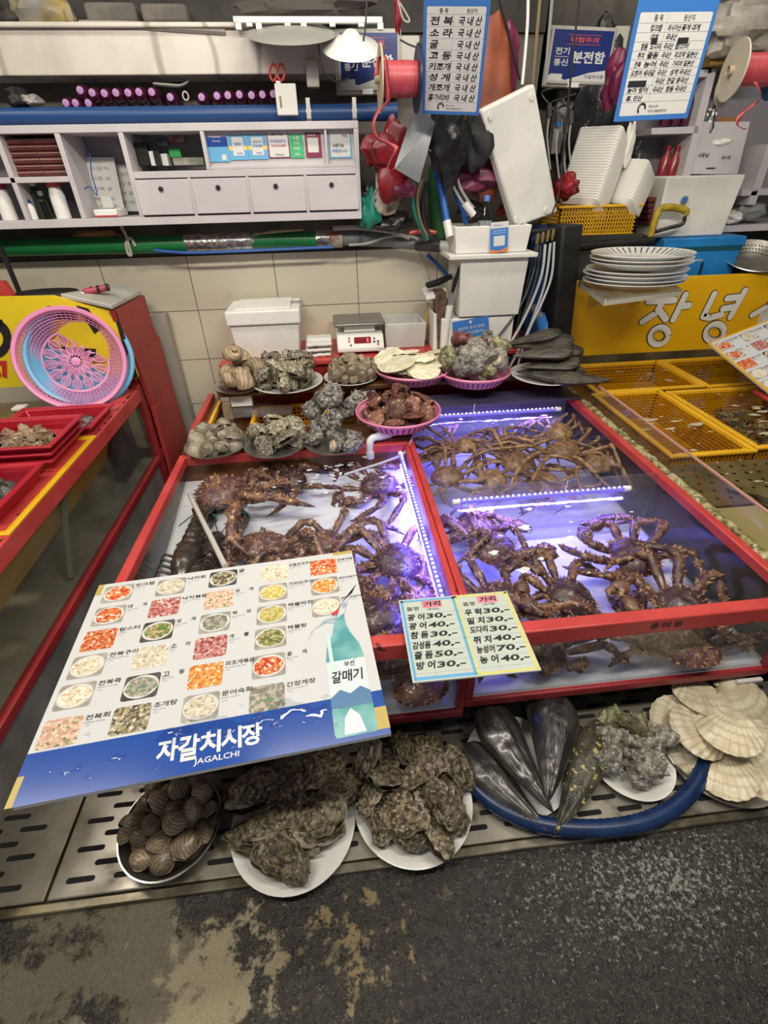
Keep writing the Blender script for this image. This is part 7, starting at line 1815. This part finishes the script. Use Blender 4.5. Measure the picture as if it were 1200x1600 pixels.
MB().poly([(-2.3, .15, .52), (LX - .022, .15, .52), (LX - .022, 2.2, .52), (-2.3, 2.2, .52)]).build('water', murky, t, smooth=False)
MB().prism([(-.95, .6, .51), (-.95, 1.92, .51), (-1.02, 1.92, .37), (-1.02, .6, .33)], (-.006, 0, 0)).build('yellow_reflection', mat('ochre_reflection', (.85, .50, .03), (.72, .42, .02), 5, rough=.4), t, smooth=False)  # added sheet imitating a yellow reflection in the side glass
MB().tube([(-.95, 1.46, .50), (-.96, 1.32, .25)], .011, 8).build('grey_strut', mat('strut_grey', (.25, .25, .24), rough=.4), t)
MB().box(-1.02, -.98, 1.96, 2.18, .25, .5).build('blue_panel', mat('navy_panel', (.015, .03, .08), rough=.4), t, smooth=False)
# worn edge: dark chips on the rail
rr = random.Random(9); mb = MB()
for i in range(60):
    y = rr.uniform(.5, 2.15); mb.poly([(LX - .012 + rr.uniform(-.004, .004) + .004 * math.cos(q), y + rr.uniform(.005, .018) * math.sin(q), .5885) for q in [2 * PI * k / 6 for k in range(6)]])
mb.build('paint_chips', slotm, t, smooth=False)['kind'] = 'stuff'
# red panelled end wall
t = thing('end_wall', 'red painted end wall of overlapping sheets behind the left tank', 'partition', (LX, 2.4, .03))
for i, P in enumerate(([(178, 486), (222, 461), (247, 530), (212, 562)], [(211, 558), (249, 526), (270, 604), (243, 642)], [(242, 637), (269, 600), (302, 712), (283, 790), (268, 730)])):
    q = [ox(px, py, LX + .004 + .006 * i) for px, py in P]; MB().prism(q, (-.02, 0, 0)).build('red_sheet', mat('matte_red', (.40, .045, .04), (.34, .035, .033), 5, rough=.5) if i == 0 else bpy.data.materials['matte_red'], t, smooth=False)
MB().box(LX - .06, LX - .016, 2.24, 2.66, .03, .90).build('core', dkred, t, smooth=False)
o = MB().box(LX - .02, LX + .05, 2.68, 2.74, .03, .80).build('corner_trim', mat('pale_strip', (.36, .35, .30), rough=.5), origin='base', smooth=False); tag(o, 'pale upright strip against the tiles behind the red end wall', 'strip')
# yellow sign
sy2 = 2.215
t = thing('stall_sign', 'lemon yellow sign with thick black strokes behind the pink colander', 'sign', (-1.4, sy2, .62))
P = [oy(-60, 466, sy2), oy(80, 463, sy2), oy(178, 487, sy2), oy(214, 588, sy2), oy(214, 592, sy2), oy(-60, 610, sy2)]
MB().prism(P, (0, .025, 0)).build('panel', lemonsign, t, smooth=False)
M = frame((0, sy2 - .0006, 0), (1, 0, 0), (0, 0, 1)); mb = MB()
def pp(*pts): mb.prism([oy(px, py, sy2) for px, py in pts], (0, -.0015, 0))
pp((74, 478), (92, 478), (95, 486), (118, 486), (122, 500), (60, 498), (52, 487), (72, 487)); pp((119, 477), (138, 482), (160, 512), (148, 522))
pp((176, 486), (182, 486), (216, 590), (208, 592))
for k in range(24):
    a0, a1 = 2 * PI * k / 24, 2 * PI * (k + 1) / 24
    pp(*[(-6 + r_ * math.cos(a) * .8, 530 + r_ * math.sin(a)) for r_, a in ((30, a0), (30, a1), (14, a1), (14, a0))])
pp((-10, 495), (4, 500), (4, 514), (-10, 512)); pp((60, 540), (150, 545), (150, 560), (60, 556))
mb.build('black_strokes', ink, t, smooth=False)
mb = MB(); a = oy(-12, 592, sy2); text(mb, '87', M, a.x, a.z, oy(24, 592, sy2).x - a.x, oy(10, 564, sy2).z - oy(10, 592, sy2).z, off=.06, z=.0015); mb.build('red_digits', mat('digit_red', (.55, .03, .03), rough=.4), t, smooth=False)
# tub lid, screwdriver, pan on top of the partition
o = MB().prism([ox(176, 484, LX + .004), ox(222, 460, LX + .004), oy(200, 448, 2.6), oy(96, 466, 2.23)], (0, 0, .018)).build('tub_cover', mat('milky_plastic', (.50, .50, .45), (.40, .40, .35), 6, rough=.25), origin='base', bevel=.004); tag(o, 'milky plastic tub lid lying on the red partition', 'lid')
t = thing('screwdriver', 'screwdriver with pink and black grip lying on the milky lid', 'screwdriver', tuple(oy(130, 458, 2.30)))
MB().tube([oy(92, 466, 2.26), oy(131, 457, 2.30)], .0035, 8).build('shaft', steel, t)
h = MB().tube([oy(131, 457, 2.30), oy(135, 455.5, 2.31), oy(150, 453, 2.32), oy(164, 450, 2.33), oy(170, 448, 2.33)], [.010, .014, .013, .014, .011], 10).build('grip', mat('grip_pink', (.38, .05, .09), rough=.5), t)
for px in (142, 152, 166): MB().tube([oy(px, 454 - (px - 142) * .2, 2.318), oy(px + 4, 453.4 - (px - 142) * .2, 2.32)], .0145, 10, cap=False).build('black_band', black, h)
o = MB().lathe([(.0005, .02), (.10, .02), (.12, .0), (.10, -.004), (.0005, -.004)], 28, Matrix.Translation(oy(75, 463, 2.36)) @ Matrix.Diagonal((1.25, .8, 1, 1))).build('pan', black, origin='base'); tag(o, 'flat black pan lid lying behind the screwdriver', 'pan')
wire('rod', 'black rod leaning against the tiles at the left frame edge', 'rod', [(0, 385), (16, 422), (31, 458)], .011, black, 2.5)
o = MB().prism([oy(-20, 440, 2.3), oy(4, 440, 2.3), oy(22, 465, 2.3), oy(-20, 466, 2.3)], (0, .03, 0)).build('red_board', red, origin='base', smooth=False); tag(o, 'red board corner at the left frame edge above the yellow sign', 'board')
# colanders
def colander(c, r, m, label, tilt, yaw, holes=True, name='colander'):
    t = thing(name, label, 'colander', c)
    M = Matrix.Translation(V(c)) @ Matrix.Rotation(yaw, 4, 'Z') @ Matrix.Rotation(PI / 2 - tilt, 4, 'X')
    MB().lathe([(r * .90, -.010), (r * .93, .004), (r * .99, .006), (r * 1.01, .0), (r * .99, -.012), (r * .93, -.014)], 60, M).build('rim', m, t)
    n = 66; mb = MB(); zs = lambda k: -.012 - .075 * (1 - ((k - .62) / .28) ** 1.0) if k > .62 else -.087
    def bar(p, q, w_):
        p, q = M @ V(p), M @ V(q); mb.tube([p, q], w_, 4, cap=False)
    if not holes:
        mb.lathe([(r * .92, -.010), (r * .64, -.085), (.001, -.088), (.001, -.092), (r * .66, -.09), (r * .94, -.012)], 48, M); mb.build('bowl', m, t); return t
    wd = .0021
    for i in range(n):      # side wall mesh
        a = 2 * PI * i / n; bar((r * .92 * math.cos(a), r * .92 * math.sin(a), zs(.90)), (r * .62 * math.cos(a), r * .62 * math.sin(a), zs(.62)), wd)
    for k in (.66, .70, .74, .78, .82, .86, .90): mb.tube([M @ V((r * k * math.cos(2 * PI * j / 60), r * k * math.sin(2 * PI * j / 60), zs(k))) for j in range(60)], wd * .95, 4, closed=True)
    mb.build('side_grid', m, t)
    mb = MB(); z = -.087
    mb.lathe([(r * .585, z), (r * .63, z + .001), (r * .63, z - .002), (r * .585, z - .002)], 60, M); mb.lathe([(.001, z + .002), (r * .085, z + .001), (r * .085, z - .002)], 24, M)
    for i in range(14):     # flower petals
        a = 2 * PI * i / 14
        for (r0, r1, wd2) in ((.33, .57, .105), (.12, .33, .055)):
            pts = [(lerp(r0, r1, .5 - .5 * math.cos(q)) * r, wd2 * r * math.sin(q) * (.75 + .25 * -math.cos(q)), z) for q in [2 * PI * k / 20 for k in range(20)]]
            mb.tube([M @ V((x * math.cos(a) - y * math.sin(a), x * math.sin(a) + y * math.cos(a), zz)) for x, y, zz in pts], .0024, 4, closed=True)
            for k in range(1, 7 if r0 > .3 else 6):
                rk = lerp(r0, r1, k / (7 if r0 > .3 else 6)); hw = .9 * wd2 * math.sin(PI * min(1, max(0, (rk - r0) / (r1 - r0)))) / rk
                mb.tube([M @ V((rk * r * math.cos(a + q), rk * r * math.sin(a + q), z)) for q in (-hw, -hw / 2, 0, hw / 2, hw)], .0019, 4, cap=False)
        for rr_ in (.0,): bar((r * .085 * math.cos(a), r * .085 * math.sin(a), z), (r * .60 * math.cos(a), r * .60 * math.sin(a), z), .0017)
    mb.build('flower_grid', m, t)
    return t
pkm = mat('pink_colander', (.72, .26, .47), rough=.35); lbm = mat('light_blue_plastic', (.16, .48, .78), rough=.35)
cc = oy(112, 566, 2.10)
colander((cc.x + .018, 2.145, cc.z + .004), .203, lbm, 'light blue colander behind the pink one on the left tank', .38, .30, False)
colander((cc.x, 2.105, cc.z + .012), .205, pkm, 'big pink flower-patterned colander leaning on the yellow sign', .38, .30)
# trays of shellfish
tray_red = mat('tray_red', (.42, .014, .03), (.36, .01, .025), 8, rough=.28)
def tray(x0, x1, y0, y1, z0, z1, m, label, name='tray'):
    t = thing(name, label, 'tray', ((x0 + x1) / 2, (y0 + y1) / 2, z0))
    openbox(MB(), x0, x1, y0, y1, z0, z1, .010, .92).build('body', m, t, bevel=.005)
    mb = MB()
    for a in ((x0 - .012, x1 + .012, y0 - .012, y0 + .004), (x0 - .012, x1 + .012, y1 - .004, y1 + .012), (x0 - .012, x0 + .004, y0, y1), (x1 - .004, x1 + .012, y0, y1)): mb.box(*a, z1 - .006, z1 + .002)
    mb.build('rim', m, t, bevel=.003)
    return t
ylm = mat('tray_yellow', (.72, .42, .01), rough=.35)
tray(-1.55, -.912, 1.12, 1.70, .555, .592, ylm, 'yellow tray under the red trays on the left tank rail')
tray(-1.40, -.925, .80, 1.05, .56, .60, ylm, 'small yellow tray at the left frame edge below the red trays')
tray(-1.26, -.925, 1.735, 1.95, .560, .618, tray_red, 'red tray in front of the pink colander, grey shells under water')
for i, z in enumerate((.568, .592, .616)): tray(-1.45, -.945 + .006 * i, 1.47 + .004 * i, 1.71 + .004 * i, z, z + .055, tray_red, '%s red tray of the stack of three on the left tank' % ['lowest', 'middle', 'topmost'][i])
tray(-1.45, -.945, 1.15, 1.42, .568, .640, tray_red, 'red tray of wet grey clams nearest the viewer on the left tank')
gcl = mat('grey_clam', (.16, .15, .13), (.08, .075, .065), 14, rough=.25, rnd=.4, bump=.3)
smc = [clam(210 + i, gcl, .040) for i in range(4)]
heap(smc, 34, (-1.06, 1.845, .566), .095, .036, .018, 71, 'small grey shell', 'in the tray below the pink colander', 'small shells in the tray below the colander', tilt=22, cone=.1)
heap([oyster(220 + i, mat('brown_flesh', (.22, .12, .07), (.36, .25, .16), 18, rough=.3, rnd=.3) if i == 0 else bpy.data.materials['brown_flesh'], .055, .04, .014) for i in range(3)], 26, (-1.10, 1.60, .624), .115, .045, .022, 72, 'brown sea snail', 'in the topmost red tray', 'brown snails in the topmost red tray', tilt=22, cone=.2)
heap([clam(230 + i, gcl, .052) for i in range(4)], 26, (-1.06, 1.285, .590), .110, .046, .024, 73, 'wet grey clam', 'in the nearest red tray', 'clams in the nearest red tray', tilt=25, cone=.3)
for (x0, x1, y0, y1, z, par) in ((-1.25, -.935, 1.745, 1.94, .592, 1), (-1.44, -.955, 1.48, 1.71, .648, 2), (-1.44, -.955, 1.16, 1.41, .622, 3)):
    o = MB().poly([(x0, y0, z), (x1, y0, z), (x1, y1, z), (x0, y1, z)]).build('water_surface', water, origin='base', smooth=False); o['kind'] = 'stuff'; tag(o, ['water in the red tray below the colander', 'water in the topmost stacked red tray', 'water in the nearest red tray'][par - 1], 'water')
o = pbox(MB(), 18, 632, 46, 643, 2.02, 2.03); 
p = oz(32, 638, .565); o = MB().cbox((p.x, p.y, .568), .05, .05, .012).build('white_tag', white, origin='base', bevel=.002); tag(o, 'small white plastic tag left of the pink colander', 'tag')
# hoses on the wet floor between the stalls
for x, lb, m_, r_ in ((-.80, 'dark blue hose on the floor along the left tank, nearer the neighbouring stall', mat('dark_blue_hose', (.012, .03, .09), rough=.35), .022), (-.715, 'blue hose on the floor along the left crab tank', blue, .02)):
    o = MB().tube(smoothpath([(x, .7, FZ + r_), (x + .01, 1.2, FZ + r_), (x - .015, 1.7, FZ + r_), (x + .02, 2.15, FZ + r_ + .01), (x + .05, 2.3, FZ + .1)], 6), r_, 10).build('hose', m_, origin='base'); tag(o, lb, 'hose')
o = MB().box(-.79, -.70, .9, 2.3, FZ, FZ + .012).build('floor_board', mat('grey_board', (.10, .09, .07), (.06, .055, .045), 8, rough=.4), origin='base', smooth=False); tag(o, 'narrow grey board on the floor between the two stalls', 'board')
# ------------------------------------------------------------------ blue hose loop at the front right
bhm = mat('ribbed_blue_hose', (.007, .030, .11), (.004, .018, .07), 30, rough=.35)
P = smoothpath([oz(712, 1178, .075), oz(745, 1232, .072), oz(800, 1272, .072), oz(870, 1292, .072), oz(960, 1293, .072), oz(1030, 1275, .072), oz(1078, 1238, .072), oz(1100, 1195, .075), oz(1105, 1150, .085)], 14)
rs = [.0195 + .0014 * (i % 2) for i in range(len(P))]
o = MB().tube(P, rs, 14).build('hose', bhm, origin='base'); tag(o, 'ribbed blue hose looping on the drain grate around the black pen shells', 'hose')
